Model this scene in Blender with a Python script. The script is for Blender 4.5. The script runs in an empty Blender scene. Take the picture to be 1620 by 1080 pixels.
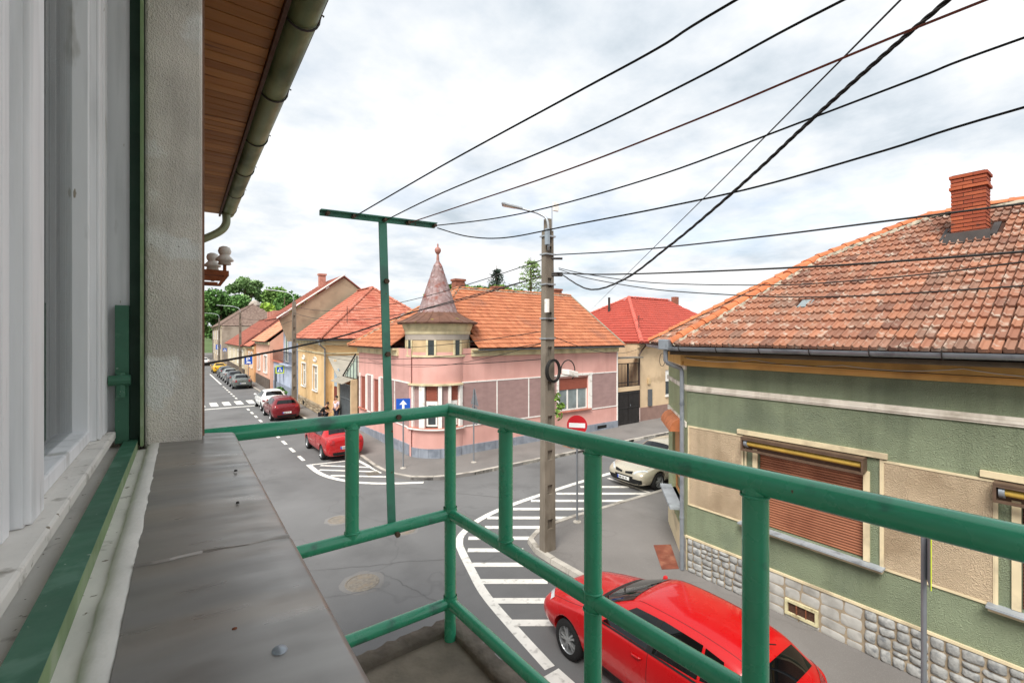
import bpy, bmesh, math, random
import numpy as np
from mathutils import Vector, Matrix
from mathutils.bvhtree import BVHTree
R = math.radians
sc = bpy.context.scene
col = sc.collection
rng = random.Random(7)

# ------------------------------------------------------------------ camera, world, sun, exposure
EYE = 5.5                      # eye height above the street, metres
YAW = R(36.0)                  # camera turned right of the street direction (+Y)
CY, SY = math.cos(YAW), math.sin(YAW)
cam_d = bpy.data.cameras.new('camera'); cam = bpy.data.objects.new('camera', cam_d); col.objects.link(cam)
cam_d.lens = 16.0; cam_d.sensor_width = 36.0; cam_d.sensor_fit = 'HORIZONTAL'
cam_d.shift_y = -10.0 / 1620.0
cam_d.clip_start = 0.02; cam_d.clip_end = 3000
cam.location = (0, 0, EYE); cam.rotation_euler = (R(90), 0, -YAW)
sc.camera = cam
sc.render.engine = 'CYCLES'

SUN_EL, SUN_AZ = 50.0, 236.0    # azimuth clockwise from +Y: veiled sun behind the camera on the left
world = bpy.data.worlds.new('World'); sc.world = world; world.use_nodes = True
nt = world.node_tree; nt.nodes.clear()
def wn(t, **k):
    n = nt.nodes.new(t)
    for a, b in k.items(): setattr(n, a, b)
    return n
sky = wn('ShaderNodeTexSky', sky_type='NISHITA', sun_disc=False)
sky.sun_elevation = R(SUN_EL); sky.sun_rotation = R(SUN_AZ); sky.dust_density = 2.0
tc = wn('ShaderNodeTexCoord'); sp = wn('ShaderNodeSeparateXYZ'); nt.links.new(tc.outputs['Generated'], sp.inputs[0])
def wmath(op, a, b=None, clamp=False):
    n = wn('ShaderNodeMath', operation=op, use_clamp=clamp)
    for i, v in enumerate((a, b)):
        if v is None: continue
        if isinstance(v, (int, float)): n.inputs[i].default_value = v
        else: nt.links.new(v, n.inputs[i])
    return n.outputs[0]
zz = wmath('ADD', wmath('MAXIMUM', sp.outputs[2], 0.0), 0.16)
cx = wmath('DIVIDE', sp.outputs[0], zz); cyy = wmath('DIVIDE', sp.outputs[1], zz)
cb = wn('ShaderNodeCombineXYZ'); nt.links.new(cx, cb.inputs[0]); nt.links.new(cyy, cb.inputs[1])
def wnoise(scale, detail, off, rough=0.55):
    mp = wn('ShaderNodeMapping'); mp.inputs['Location'].default_value = off; nt.links.new(cb.outputs[0], mp.inputs[0])
    n = wn('ShaderNodeTexNoise'); n.inputs['Scale'].default_value = scale; n.inputs['Detail'].default_value = detail
    n.inputs['Roughness'].default_value = rough
    nt.links.new(mp.outputs[0], n.inputs['Vector']); return n.outputs['Fac']
def wramp(fac, stops):
    r = wn('ShaderNodeValToRGB'); e = r.color_ramp.elements
    e[0].position, e[0].color = stops[0]; e[1].position, e[1].color = stops[-1]
    for p, c in stops[1:-1]:
        q = e.new(p); q.color = c
    nt.links.new(fac, r.inputs[0]); return r.outputs[0]
cloud = wramp(wnoise(1.5, 8, (3.1, 1.7, 0), 0.58), [(0.31, (0.285, 0.325, 0.36, 1)), (0.41, (0.37, 0.40, 0.43, 1)), (0.50, (0.44, 0.457, 0.472, 1)), (0.58, (0.51, 0.515, 0.52, 1)), (0.72, (0.62, 0.62, 0.62, 1))])
cover = wramp(wnoise(0.75, 5, (7.7, 0.4, 0)), [(0.33, (0.72, 0.72, 0.72, 1)), (0.50, (1, 1, 1, 1))])
bg1 = wn('ShaderNodeBackground'); bg1.inputs[1].default_value = 0.11; nt.links.new(sky.outputs[0], bg1.inputs[0])
bg2 = wn('ShaderNodeBackground'); bg2.inputs[1].default_value = 1.0; nt.links.new(cloud, bg2.inputs[0])
mx = wn('ShaderNodeMixShader'); nt.links.new(cover, mx.inputs[0]); nt.links.new(bg1.outputs[0], mx.inputs[1]); nt.links.new(bg2.outputs[0], mx.inputs[2])
wo = wn('ShaderNodeOutputWorld'); nt.links.new(mx.outputs[0], wo.inputs[0])

sun_d = bpy.data.lights.new('sun', 'SUN'); sun_d.energy = 2.25; sun_d.angle = R(28); sun_d.color = (1.0, 0.96, 0.9)
sun = bpy.data.objects.new('sun', sun_d); col.objects.link(sun)
sd = Vector((math.sin(R(SUN_AZ)) * math.cos(R(SUN_EL)), math.cos(R(SUN_AZ)) * math.cos(R(SUN_EL)), math.sin(R(SUN_EL))))
sun.rotation_euler = (-sd).to_track_quat('-Z', 'Y').to_euler(); sun.location = (0, 0, 40)
sc.view_settings.view_transform = 'Standard'; sc.view_settings.look = 'None'
sc.view_settings.exposure = 1.12; sc.view_settings.gamma = 1.0

# ------------------------------------------------------------------ helpers: pixels -> places (directions met with ground, walls, heights)
def G(px, py, z=0.0):
    d = (EYE - z) * 720.0 / (py - 530.0); u = (px - 810.0) / 720.0
    return Vector((d * (u * CY + SY), d * (CY - u * SY), z))
def DP(px, py, d):
    u = (px - 810.0) / 720.0
    return Vector((d * (u * CY + SY), d * (CY - u * SY), EYE - (py - 530.0) / 720.0 * d))

# ------------------------------------------------------------------ materials
def srgb(h):
    h = h.lstrip('#'); v = [int(h[i:i + 2], 16) / 255 for i in (0, 2, 4)]
    return tuple(((c / 12.92) if c <= 0.04045 else ((c + 0.055) / 1.055) ** 2.4) for c in v)
MATS = {}
def M(name, base, rough=0.75, var=0.12, scale=2.5, bump=0.0, bscale=60, bdist=0.01, metallic=0.0, stain=None, stain_scale=1.5, stain_lo=0.52,
      stain_hi=0.68, rnd=0.0, rndcol=None, coat=0.0, spec=0.4, stretch=(1, 1, 1), wave=None, voro=None, streak=None, specks=None):
    if name in MATS: return MATS[name]
    c = srgb(base) if isinstance(base, str) else base
    m = bpy.data.materials.new(name); m.use_nodes = True; t = m.node_tree; nd = t.nodes; L = t.links.new
    b = nd['Principled BSDF']; b.inputs['Roughness'].default_value = rough; b.inputs['Metallic'].default_value = metallic
    b.inputs['Specular IOR Level'].default_value = spec
    if coat: b.inputs['Coat Weight'].default_value = coat; b.inputs['Coat Roughness'].default_value = 0.04
    geo = nd.new('ShaderNodeNewGeometry')
    mp = nd.new('ShaderNodeMapping'); mp.inputs['Scale'].default_value = stretch; L(geo.outputs['Position'], mp.inputs[0])
    def noise(s, det=5, off=0.0):
        n = nd.new('ShaderNodeTexNoise'); n.inputs['Scale'].default_value = s; n.inputs['Detail'].default_value = det
        if off:
            m2 = nd.new('ShaderNodeMapping'); m2.inputs['Location'].default_value = (off, off * 1.7, off * 0.6); L(mp.outputs[0], m2.inputs[0]); L(m2.outputs[0], n.inputs['Vector'])
        else: L(mp.outputs[0], n.inputs['Vector'])
        return n.outputs['Fac']
    def mix(f, a, bb):
        n = nd.new('ShaderNodeMix'); n.data_type = 'RGBA'
        if isinstance(f, (int, float)): n.inputs[0].default_value = f
        else: L(f, n.inputs[0])
        for i, v in ((6, a), (7, bb)):
            if isinstance(v, tuple): n.inputs[i].default_value = (*v[:3], 1)
            else: L(v, n.inputs[i])
        return n.outputs[2]
    def mr(f, a, bb, lo=0.0, hi=1.0):
        n = nd.new('ShaderNodeMapRange'); L(f, n.inputs[0]); n.inputs[1].default_value = a; n.inputs[2].default_value = bb
        n.inputs[3].default_value = lo; n.inputs[4].default_value = hi; return n.outputs[0]
    lo = tuple(x * (1 - var) for x in c); hi = tuple(min(1, x * (1 + var)) for x in c)
    out = mix(mr(noise(scale), 0.32, 0.68), lo, hi)
    if rnd or rndcol:
        oi = nd.new('ShaderNodeObjectInfo'); ad = nd.new('ShaderNodeMath'); ad.operation = 'ADD'
        L(oi.outputs['Random'], ad.inputs[0]); L(geo.outputs['Random Per Island'], ad.inputs[1])
        fr = nd.new('ShaderNodeMath'); fr.operation = 'FRACT'; L(ad.outputs[0], fr.inputs[0]); f = fr.outputs[0]
        if rndcol:
            r = nd.new('ShaderNodeValToRGB'); e = r.color_ramp.elements; r.color_ramp.interpolation = 'LINEAR'
            cs = [srgb(x) for x in rndcol]
            e[0].color = (*cs[0], 1); e[1].color = (*cs[-1], 1)
            for i in range(1, len(cs) - 1):
                q = e.new(i / (len(cs) - 1)); q.color = (*cs[i], 1)
            L(f, r.inputs[0]); out = mix(0.72, out, r.outputs[0])
        if rnd:
            hs = nd.new('ShaderNodeHueSaturation'); L(out, hs.inputs['Color']); L(mr(f, 0, 1, 1 - rnd, 1 + rnd), hs.inputs['Value']); out = hs.outputs[0]
    if stain:
        out = mix(mr(noise(stain_scale, 7, 3.3), stain_lo, stain_hi), out, srgb(stain) if isinstance(stain, str) else stain)
    if streak:   # rain streaks: (colour, strength, frequency)
        m3 = nd.new('ShaderNodeMapping'); m3.inputs['Scale'].default_value = (1, 1, 0.07); L(geo.outputs['Position'], m3.inputs[0])
        n3 = nd.new('ShaderNodeTexNoise'); n3.inputs['Scale'].default_value = streak[2]; n3.inputs['Detail'].default_value = 5; L(m3.outputs[0], n3.inputs['Vector'])
        out = mix(mr(n3.outputs['Fac'], 0.50, 0.72, 0.0, streak[1]), out, srgb(streak[0]))
    if specks:   # chips and rust spots: (colour, frequency, threshold)
        out = mix(mr(noise(specks[1], 3, 5.1), specks[2], specks[2] + 0.03), out, srgb(specks[0]))
    if wave:   # (axis index, frequency, amount): painted-in grain only
        w = nd.new('ShaderNodeTexWave'); w.wave_type = 'BANDS'; w.bands_direction = 'XYZ'[wave[0]]; w.inputs['Scale'].default_value = wave[1]; w.inputs['Distortion'].default_value = 3; w.inputs['Detail'].default_value = 3
        L(mp.outputs[0], w.inputs[0]); out = mix(mr(w.outputs['Fac'], 0, 1, 0, wave[2]), out, tuple(x * 0.55 for x in c))
    L(out, b.inputs['Base Color'])
    if rough > 0.25:
        L(mr(noise(scale * 2.3, 4, 1.1), 0.3, 0.7, max(0.05, rough - 0.1), min(1, rough + 0.1)), b.inputs['Roughness'])
    if bump:
        bp = nd.new('ShaderNodeBump'); bp.inputs['Strength'].default_value = bump; bp.inputs['Distance'].default_value = bdist
        if voro:
            v = nd.new('ShaderNodeTexVoronoi'); v.inputs['Scale'].default_value = voro; L(mp.outputs[0], v.inputs['Vector'])
            ad2 = nd.new('ShaderNodeMath'); ad2.operation = 'ADD'; L(v.outputs['Distance'], ad2.inputs[0]); L(noise(bscale, 3), ad2.inputs[1]); L(ad2.outputs[0], bp.inputs['Height'])
        else: L(noise(bscale, 3), bp.inputs['Height'])
        L(bp.outputs[0], b.inputs['Normal'])
    MATS[name] = m; return m

def glass_mat(name, tint=(0.9, 0.95, 0.95), mixf=0.35):
    m = bpy.data.materials.new(name); m.use_nodes = True; t = m.node_tree; nd = t.nodes; nd.clear(); L = t.links.new
    tr = nd.new('ShaderNodeBsdfTransparent'); tr.inputs[0].default_value = (*tint, 1)
    gl = nd.new('ShaderNodeBsdfGlossy'); gl.inputs['Roughness'].default_value = 0.02
    fr = nd.new('ShaderNodeFresnel'); fr.inputs[0].default_value = 1.5
    ml = nd.new('ShaderNodeMath'); ml.operation = 'MULTIPLY_ADD'; ml.use_clamp = True; L(fr.outputs[0], ml.inputs[0]); ml.inputs[1].default_value = 0.9; ml.inputs[2].default_value = mixf * 0.1
    x = nd.new('ShaderNodeMixShader'); L(ml.outputs[0], x.inputs[0]); L(tr.outputs[0], x.inputs[1]); L(gl.outputs[0], x.inputs[2])
    o = nd.new('ShaderNodeOutputMaterial'); L(x.outputs[0], o.inputs[0]); return m

# ------------------------------------------------------------------ mesh builder
OFF = {}
def top(name, loc, label, cat, group=None):
    o = bpy.data.objects.new(name, None); o.empty_display_size = 0.2; col.objects.link(o); o.location = loc
    o['label'] = label; o['category'] = cat
    if group: o['group'] = group
    OFF[o.name] = Vector(loc); return o
def tag(o, label=None, cat=None, group=None, kind=None):
    for k, v in (('label', label), ('category', cat), ('group', group), ('kind', kind)):
        if v: o[k] = v
    return o
def off_of(o): return OFF.get(o.name, Vector((0, 0, 0)))
class MB:
    def __init__(s): s.v = []; s.f = []
    def add(s, vs, fs):
        n = len(s.v); s.v += [tuple(p) for p in vs]; s.f += [tuple(i + n for i in f) for f in fs]; return s
    def hexa(s, p):   # 8 points: bottom ring 0-3, top ring 4-7
        return s.add(p, [(3, 2, 1, 0), (4, 5, 6, 7), (0, 1, 5, 4), (1, 2, 6, 5), (2, 3, 7, 6), (3, 0, 4, 7)])
    def box(s, x0, x1, y0, y1, z0, z1):
        return s.hexa([(x0, y0, z0), (x1, y0, z0), (x1, y1, z0), (x0, y1, z0), (x0, y0, z1), (x1, y0, z1), (x1, y1, z1), (x0, y1, z1)])
    def fbox(s, P, u, n, a0, a1, z0, z1, n0, n1):   # box in a facade frame: along u, up, along outward normal n
        P, u, n = Vector(P), Vector(u), Vector(n); Z = Vector((0, 0, 1))
        q = lambda a, d, z: P + u * a + n * d + Z * z
        pts = [q(a0, n0, z0), q(a1, n0, z0), q(a1, n1, z0), q(a0, n1, z0), q(a0, n0, z1), q(a1, n0, z1), q(a1, n1, z1), q(a0, n1, z1)]
        fs = [(3, 2, 1, 0), (4, 5, 6, 7), (0, 1, 5, 4), (1, 2, 6, 5), (2, 3, 7, 6), (3, 0, 4, 7)]
        if u.cross(n).z < 0: fs = [f[::-1] for f in fs]
        return s.add(pts, fs)
    def quad(s, a, b, c, d): return s.add([a, b, c, d], [(0, 1, 2, 3)])
    def poly(s, pts): return s.add(pts, [tuple(range(len(pts)))])
    def slab(s, pts, n, t):   # polygon pts extruded by t against n
        n = Vector(n); k = len(pts); a = [Vector(p) for p in pts]; b = [p - n * t for p in a]
        return s.add(a + b, [tuple(range(k)), tuple(range(2 * k - 1, k - 1, -1))] + [(i, i + k, (i + 1) % k + k, (i + 1) % k) for i in range(k)])
    def tube(s, pts, r, n=10, caps=True, closed=False):
        pts = [Vector(p) for p in pts]; k = len(pts); rs = r if isinstance(r, (list, tuple)) else [r] * k
        vs = []; prev = None
        for i, p in enumerate(pts):
            if closed: d = pts[(i + 1) % k] - pts[i - 1]
            else: d = pts[min(i + 1, k - 1)] - pts[max(i - 1, 0)]
            d.normalize()
            if prev is None:
                a = Vector((0, 0, 1)) if abs(d.z) < 0.9 else Vector((1, 0, 0)); e1 = d.cross(a).normalized()
            else: e1 = (prev - d * prev.dot(d)).normalized()
            prev = e1; e2 = d.cross(e1)
            vs += [p + (e1 * math.cos(2 * math.pi * j / n) + e2 * math.sin(2 * math.pi * j / n)) * rs[i] for j in range(n)]
        fs = []
        for i in range(k if closed else k - 1):
            b = ((i + 1) % k) * n
            fs += [(i * n + j, i * n + (j + 1) % n, b + (j + 1) % n, b + j) for j in range(n)]
        if caps and not closed: fs += [tuple(range(n))[::-1], tuple((k - 1) * n + j for j in range(n))]
        return s.add(vs, fs)
    def lathe(s, prof, c=(0, 0, 0), n=20, axis='Z', a0=0.0, a1=None):
        c = Vector(c); full = a1 is None; a1 = a0 + 2 * math.pi if full else a1
        m = n if full else n + 1; vs = []
        for r, h in prof:
            for j in range(m):
                a = a0 + (a1 - a0) * j / n
                if axis == 'Z': vs.append(c + Vector((r * math.cos(a), r * math.sin(a), h)))
                elif axis == 'Y': vs.append(c + Vector((r * math.cos(a), h, -r * math.sin(a))))
                else: vs.append(c + Vector((h, r * math.cos(a), r * math.sin(a))))
        fs = []
        for i in range(len(prof) - 1):
            for j in range(n):
                j2 = (j + 1) % m if full else j + 1
                fs.append((i * m + j, i * m + j2, (i + 1) * m + j2, (i + 1) * m + j))
        return s.add(vs, fs)
    def build(s, name, mat, parent=None, smooth=False, bevel=0.0, **t):
        me = bpy.data.meshes.new(name); o0 = off_of(parent) if parent else Vector((0, 0, 0))
        if 'loc' in t: o0 = Vector(t.pop('loc')); setloc = o0
        else: setloc = None
        me.from_pydata([tuple(Vector(p) - o0) for p in s.v], [], s.f)
        if smooth:
            me.polygons.foreach_set('use_smooth', [True] * len(me.polygons))
        me.materials.append(mat); me.update()
        o = bpy.data.objects.new(name, me); col.objects.link(o)
        if smooth == 'auto':
            bm = bmesh.new(); bm.from_mesh(me)
            for e in bm.edges:
                if len(e.link_faces) == 2 and e.calc_face_angle(0) > 0.6: e.smooth = False
            bm.to_mesh(me); bm.free()
        if bevel:
            md = o.modifiers.new('bevel', 'BEVEL'); md.width = bevel; md.segments = 2; md.limit_method = 'ANGLE'
        if parent:
            o.parent = parent; OFF[o.name] = o0
        elif setloc is not None:
            o.location = setloc; OFF[o.name] = setloc
        tag(o, **t); return o
def inst(name, me, mat_world, parent, scale=None):
    """one more piece sharing mesh data; mat_world in world space"""
    o = bpy.data.objects.new(name, me); col.objects.link(o); o.parent = parent
    m = Matrix.Translation(-off_of(parent)) @ mat_world
    o.matrix_local = m; return o
def frame_m(P, e1, e2, e3):
    return Matrix(((e1[0], e2[0], e3[0], P[0]), (e1[1], e2[1], e3[1], P[1]), (e1[2], e2[2], e3[2], P[2]), (0, 0, 0, 1)))
def mesh_of(mb, name, mat, smooth=False):
    me = bpy.data.meshes.new(name); me.from_pydata([tuple(p) for p in mb.v], [], mb.f); me.materials.append(mat)
    if smooth: me.polygons.foreach_set('use_smooth', [True] * len(me.polygons))
    me.update(); return me

def facade(mb, P, u, n, a0, a1, z0, z1, holes, depth=0.14):
    """outer skin of one wall with real openings (a0,a1,z0,z1) and their reveals"""
    P, u, n = Vector(P), Vector(u), Vector(n); Z = Vector((0, 0, 1)); flip = u.cross(Z).dot(n) < 0
    q = lambda a, z, d=0.0: P + u * a + Z * z + n * d
    A = sorted({a0, a1, *[h[0] for h in holes], *[h[1] for h in holes]}); V = sorted({z0, z1, *[h[2] for h in holes], *[h[3] for h in holes]})
    def face(p): mb.poly(p[::-1] if flip else p)
    for i in range(len(A) - 1):
        for j in range(len(V) - 1):
            ca, cz = (A[i] + A[i + 1]) / 2, (V[j] + V[j + 1]) / 2
            if any(h[0] < ca < h[1] and h[2] < cz < h[3] for h in holes): continue
            face([q(A[i], V[j]), q(A[i + 1], V[j]), q(A[i + 1], V[j + 1]), q(A[i], V[j + 1])])
    for h in holes:
        b0, b1, y0, y1 = h; e = -depth
        face([q(b0, y0), q(b0, y0, e), q(b0, y1, e), q(b0, y1)][::-1]); face([q(b1, y0), q(b1, y0, e), q(b1, y1, e), q(b1, y1)])
        face([q(b0, y0), q(b0, y0, e), q(b1, y0, e), q(b1, y0)]); face([q(b0, y1), q(b0, y1, e), q(b1, y1, e), q(b1, y1)][::-1])
    return mb
def window(parent, P, u, n, a0, a1, z0, z1, depth, frame_mat, glass, cols=1, rows=(), fw=0.06, shutter=0.0, shutter_mat=None, curtain=None, sill=None, sill_out=0.08, sill_over=0.06):
    """frame bars (part) with panes, shutter curtain, sill as sub-parts"""
    mb = MB(); d0, d1 = -depth, -depth + 0.055
    mb.fbox(P, u, n, a0, a0 + fw, z0, z1, d0, d1); mb.fbox(P, u, n, a1 - fw, a1, z0, z1, d0, d1)
    mb.fbox(P, u, n, a0 + fw, a1 - fw, z0, z0 + fw, d0, d1 - 0.002); mb.fbox(P, u, n, a0 + fw, a1 - fw, z1 - fw, z1, d0, d1 - 0.002)
    step = (a1 - a0) / cols
    for k in range(1, cols): mb.fbox(P, u, n, a0 + step * k - fw * 0.7, a0 + step * k + fw * 0.7, z0 + fw, z1 - fw, d0, d1 - 0.004)
    for r in rows:
        zr = z0 + (z1 - z0) * r; mb.fbox(P, u, n, a0 + fw, a1 - fw, zr - fw * 0.5, zr + fw * 0.5, d0, d1 - 0.006)
    w = mb.build('window', frame_mat, parent)
    for k in range(cols):
        MB().fbox(P, u, n, a0 + step * k + fw * 0.5, a0 + step * (k + 1) - fw * 0.5, z0 + fw * 0.5, z1 - fw * 0.5, d0 + 0.02, d0 + 0.03).build('pane', glass, w)
    if curtain: MB().fbox(P, u, n, a0, a1, z0, z1, d0 - 0.08, d0 - 0.05).build('curtain', curtain, w)
    if shutter:
        zs = z1 - (z1 - z0) * shutter; sm = MB(); k = max(3, int((z1 - zs) / 0.07)); h = (z1 - zs) / k
        for i in range(k):
            sm.fbox(P, u, n, a0 + 0.01, a1 - 0.01, zs + i * h + 0.006, zs + (i + 1) * h, d1 + 0.004, d1 + 0.02)
            sm.fbox(P, u, n, a0 + 0.01, a1 - 0.01, zs + i * h, zs + i * h + 0.006, d1 + 0.004, d1 + 0.012)
        sm.build('roller_shutter', shutter_mat, w)
    if sill: MB().fbox(P, u, n, a0 - sill_over, a1 + sill_over, z0 - 0.06, z0 + 0.0, -depth + 0.06, sill_out).build('sill', sill, w)
    return w

# ---- roof tiles
def tile_mesh(w, L, seed=0, rib=0.024):
    r = random.Random(seed); mb = MB(); t = 0.016
    xs = [-w / 2 + 0.002, -w / 2 + w * 0.10, -w / 2 + w * 0.22, 0.0, w / 2 - w * 0.16, w / 2 - 0.002]
    hs = [0.004, rib, 0.004, 0.008, 0.003, 0.004]
    j = lambda: r.uniform(-0.003, 0.003)
    bot = [(x, -0.004 + j(), 0.052 + h + j()) for x, h in zip(xs, hs)]; topv = [(x, L, 0.006 + h) for x, h in zip(xs, hs)]
    low = [(x, 0.0, 0.012) for x in xs]
    k = len(xs); mb.add(bot + topv + low, [(i, i + 1, k + i + 1, k + i) for i in range(k - 1)] + [(2 * k + i, 2 * k + i + 1, i + 1, i) for i in range(k - 1)])
    mb.add([bot[0], topv[0], (xs[0], L, -0.01), low[0]], [(0, 1, 2, 3)]); mb.add([bot[-1], topv[-1], (xs[-1], L, -0.01), low[-1]], [(3, 2, 1, 0)])
    return mb
def in_poly(x, y, poly):
    c = False; n = len(poly)
    for i in range(n):
        x1, y1 = poly[i]; x2, y2 = poly[(i + 1) % n]
        if (y1 > y) != (y2 > y) and x < (x2 - x1) * (y - y1) / (y2 - y1) + x1: c = not c
    return c
def roof_tiles(parent, O, U, V, poly, w, gauge, mat, n_single=0, name='roof_tiles', jitter=0.006, seed=1, skip=None, name1='roof_tile', thr=0.0):
    """tiles laid in the plane O + a*U + b*V inside poly (a,b); nearest n_single as objects, the rest joined"""
    O, U, V = Vector(O), Vector(U).normalized(), Vector(V).normalized(); N = U.cross(V).normalized()
    if N.z < 0: N = -N
    E1 = V.cross(N)   # right-handed frame e1,V,N
    r = random.Random(seed); a0 = min(p[0] for p in poly); a1 = max(p[0] for p in poly); b0 = min(p[1] for p in poly); b1 = max(p[1] for p in poly)
    variants = [tile_mesh(w, gauge * 1.28, s) for s in range(4)]; spots = []
    for i in range(int((b1 - b0) / gauge) + 1):
        for k in range(int((a1 - a0) / w) + 1):
            a, b = a0 + (k + 0.5) * w, b0 + i * gauge
            if not in_poly(a, b + gauge * 0.5, poly): continue
            if skip and skip(a, b): continue
            P = O + U * (a + r.uniform(-jitter, jitter)) + V * (b + r.uniform(-jitter, jitter)) + N * r.uniform(0, jitter * 0.8)
            ang = r.uniform(-1, 1) * jitter * 2.5
            e1 = (E1 * math.cos(ang) + V * math.sin(ang)); e2 = (V * math.cos(ang) - E1 * math.sin(ang))
            spots.append(((P - Vector((0, 0, EYE))).length, frame_m(P, e1, e2, N), r.randrange(4)))
    spots.sort(key=lambda t: t[0])
    if n_single:
        mes = [mesh_of(v, name1, mat) for v in variants]
        for d, m, k in spots[:n_single]: inst(name1, mes[k], m, parent)
    rest = spots[n_single:]
    if rest:
        vv = [np.array([(*p, 1.0) for p in v.v]) for v in variants]; mb = MB(); V_ = []; F_ = []; n = 0
        for d, m, k in rest:
            V_.append((vv[k] @ np.array(m).T)[:, :3]); F_ += [tuple(i + n for i in f) for f in variants[k].f]; n += len(vv[k])
        mb.v = [tuple(p) for p in np.concatenate(V_)]; mb.f = F_
        mb.build(name, mat, parent, kind='stuff')
    return N
def ridge_tiles(parent, A, B, mat, L=0.38, r=0.11, seed=0, name='ridge_tile', lift=0.02):
    A, B = Vector(A), Vector(B); d = (B - A); n = max(1, int(d.length / (L * 0.9))); d.normalize(); step = (B - A).length / n
    side = d.cross(Vector((0, 0, 1))).normalized(); up = side.cross(d).normalized(); rr = random.Random(seed); mb = MB(); k = 8
    vs = []
    for y, rad in ((-0.02, r * 1.12), (step * 0.16, r * 1.1), (step * 0.18, r * 1.0), (step * 1.04, r * 0.86)):
        vs += [(math.cos(math.pi * j / k) * rad * 1.15, y, math.sin(math.pi * j / k) * rad * 0.8 - 0.03) for j in range(k + 1)]
    m = k + 1; mb.add(vs, [(i * m + j, (i + 1) * m + j, (i + 1) * m + j + 1, i * m + j + 1) for i in range(3) for j in range(k)])
    mb.add(vs[:m], [tuple(range(m))])
    me = mesh_of(mb, name, mat, True)
    for i in range(n):
        P = A + d * (step * i) + up * (lift + rr.uniform(-0.008, 0.008)) + side * rr.uniform(-0.01, 0.01)
        inst(name, me, frame_m(P, side, d, up), parent)
def wobble_strip(A, B, w, h, seed=0, n=40):
    """lumpy mortar bed along a line"""
    A, B = Vector(A), Vector(B); d = (B - A).normalized(); side = d.cross(Vector((0, 0, 1))).normalized(); up = side.cross(d); rr = random.Random(seed); mb = MB(); vs = []
    for i in range(n + 1):
        P = A.lerp(B, i / n); ww = w * rr.uniform(0.8, 1.2); hh = h * rr.uniform(0.7, 1.15)
        vs += [P - side * ww - up * 0.03, P - side * ww * 0.6 + up * hh * 0.55, P + up * hh, P + side * ww * 0.6 + up * hh * 0.55, P + side * ww - up * 0.03]
    mb.add(vs, [(i * 5 + j, i * 5 + j + 1, i * 5 + j + 6, i * 5 + j + 5) for i in range(n) for j in range(4)]); return mb
def splits(x0, x1, y0, y1, tw, th, r):
    """uneven coursed cells of a rubble wall"""
    w, h = x1 - x0, y1 - y0
    if w > tw * 1.5 or h > th * 1.5:
        if w / tw > h / th:
            c = x0 + w * r.uniform(0.36, 0.64); return splits(x0, c, y0, y1, tw, th, r) + splits(c, x1, y0, y1, tw, th, r)
        c = y0 + h * r.uniform(0.36, 0.64); return splits(x0, x1, y0, c, tw, th, r) + splits(x0, x1, c, y1, tw, th, r)
    return [(x0, x1, y0, y1)]
def stone_mesh(seed, relief, mat, rnd=0.2):
    """unit stone: spans -0.5..0.5 in a and z, proud along y"""
    r = random.Random(seed); n = 4; vs = []; g = {}
    for i in range(n + 1):
        for j in range(n + 1):
            a, z = i / n - 0.5, j / n - 0.5; edge = i in (0, n) or j in (0, n); corner = i in (0, n) and j in (0, n)
            if corner: a *= 0.86 + r.uniform(-0.05, 0.05); z *= 0.86 + r.uniform(-0.05, 0.05)
            elif edge:
                if i in (0, n): a *= 0.95 + r.uniform(-0.05, 0.05)
                else: z *= 0.95 + r.uniform(-0.05, 0.05)
            else: a += r.uniform(-0.05, 0.05); z += r.uniform(-0.05, 0.05)
            y = relief * (0.3 if edge else r.uniform(0.85, 1.1)); g[i, j] = len(vs); vs.append((a, y, z))
    fs = [(g[i, j], g[i + 1, j], g[i + 1, j + 1], g[i, j + 1]) for i in range(n) for j in range(n)]
    ring = [(i, 0) for i in range(n)] + [(n, j) for j in range(n)] + [(i, n) for i in range(n, 0, -1)] + [(0, j) for j in range(n, 0, -1)]
    base = len(vs); vs += [(vs[g[p]][0] * 1.02, -0.03, vs[g[p]][2] * 1.02) for p in ring]; k = len(ring)
    fs += [(base + i, base + (i + 1) % k, g[ring[(i + 1) % k]], g[ring[i]]) for i in range(k)]
    mb = MB(); mb.add(vs, [f[::-1] for f in fs] if False else fs); return mesh_of(mb, 'stone', mat, True)
def catenary(A, B, sag, n=24):
    A, B = Vector(A), Vector(B); return [A.lerp(B, i / n) - Vector((0, 0, sag * 4 * (i / n) * (1 - i / n))) for i in range(n + 1)]
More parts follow.
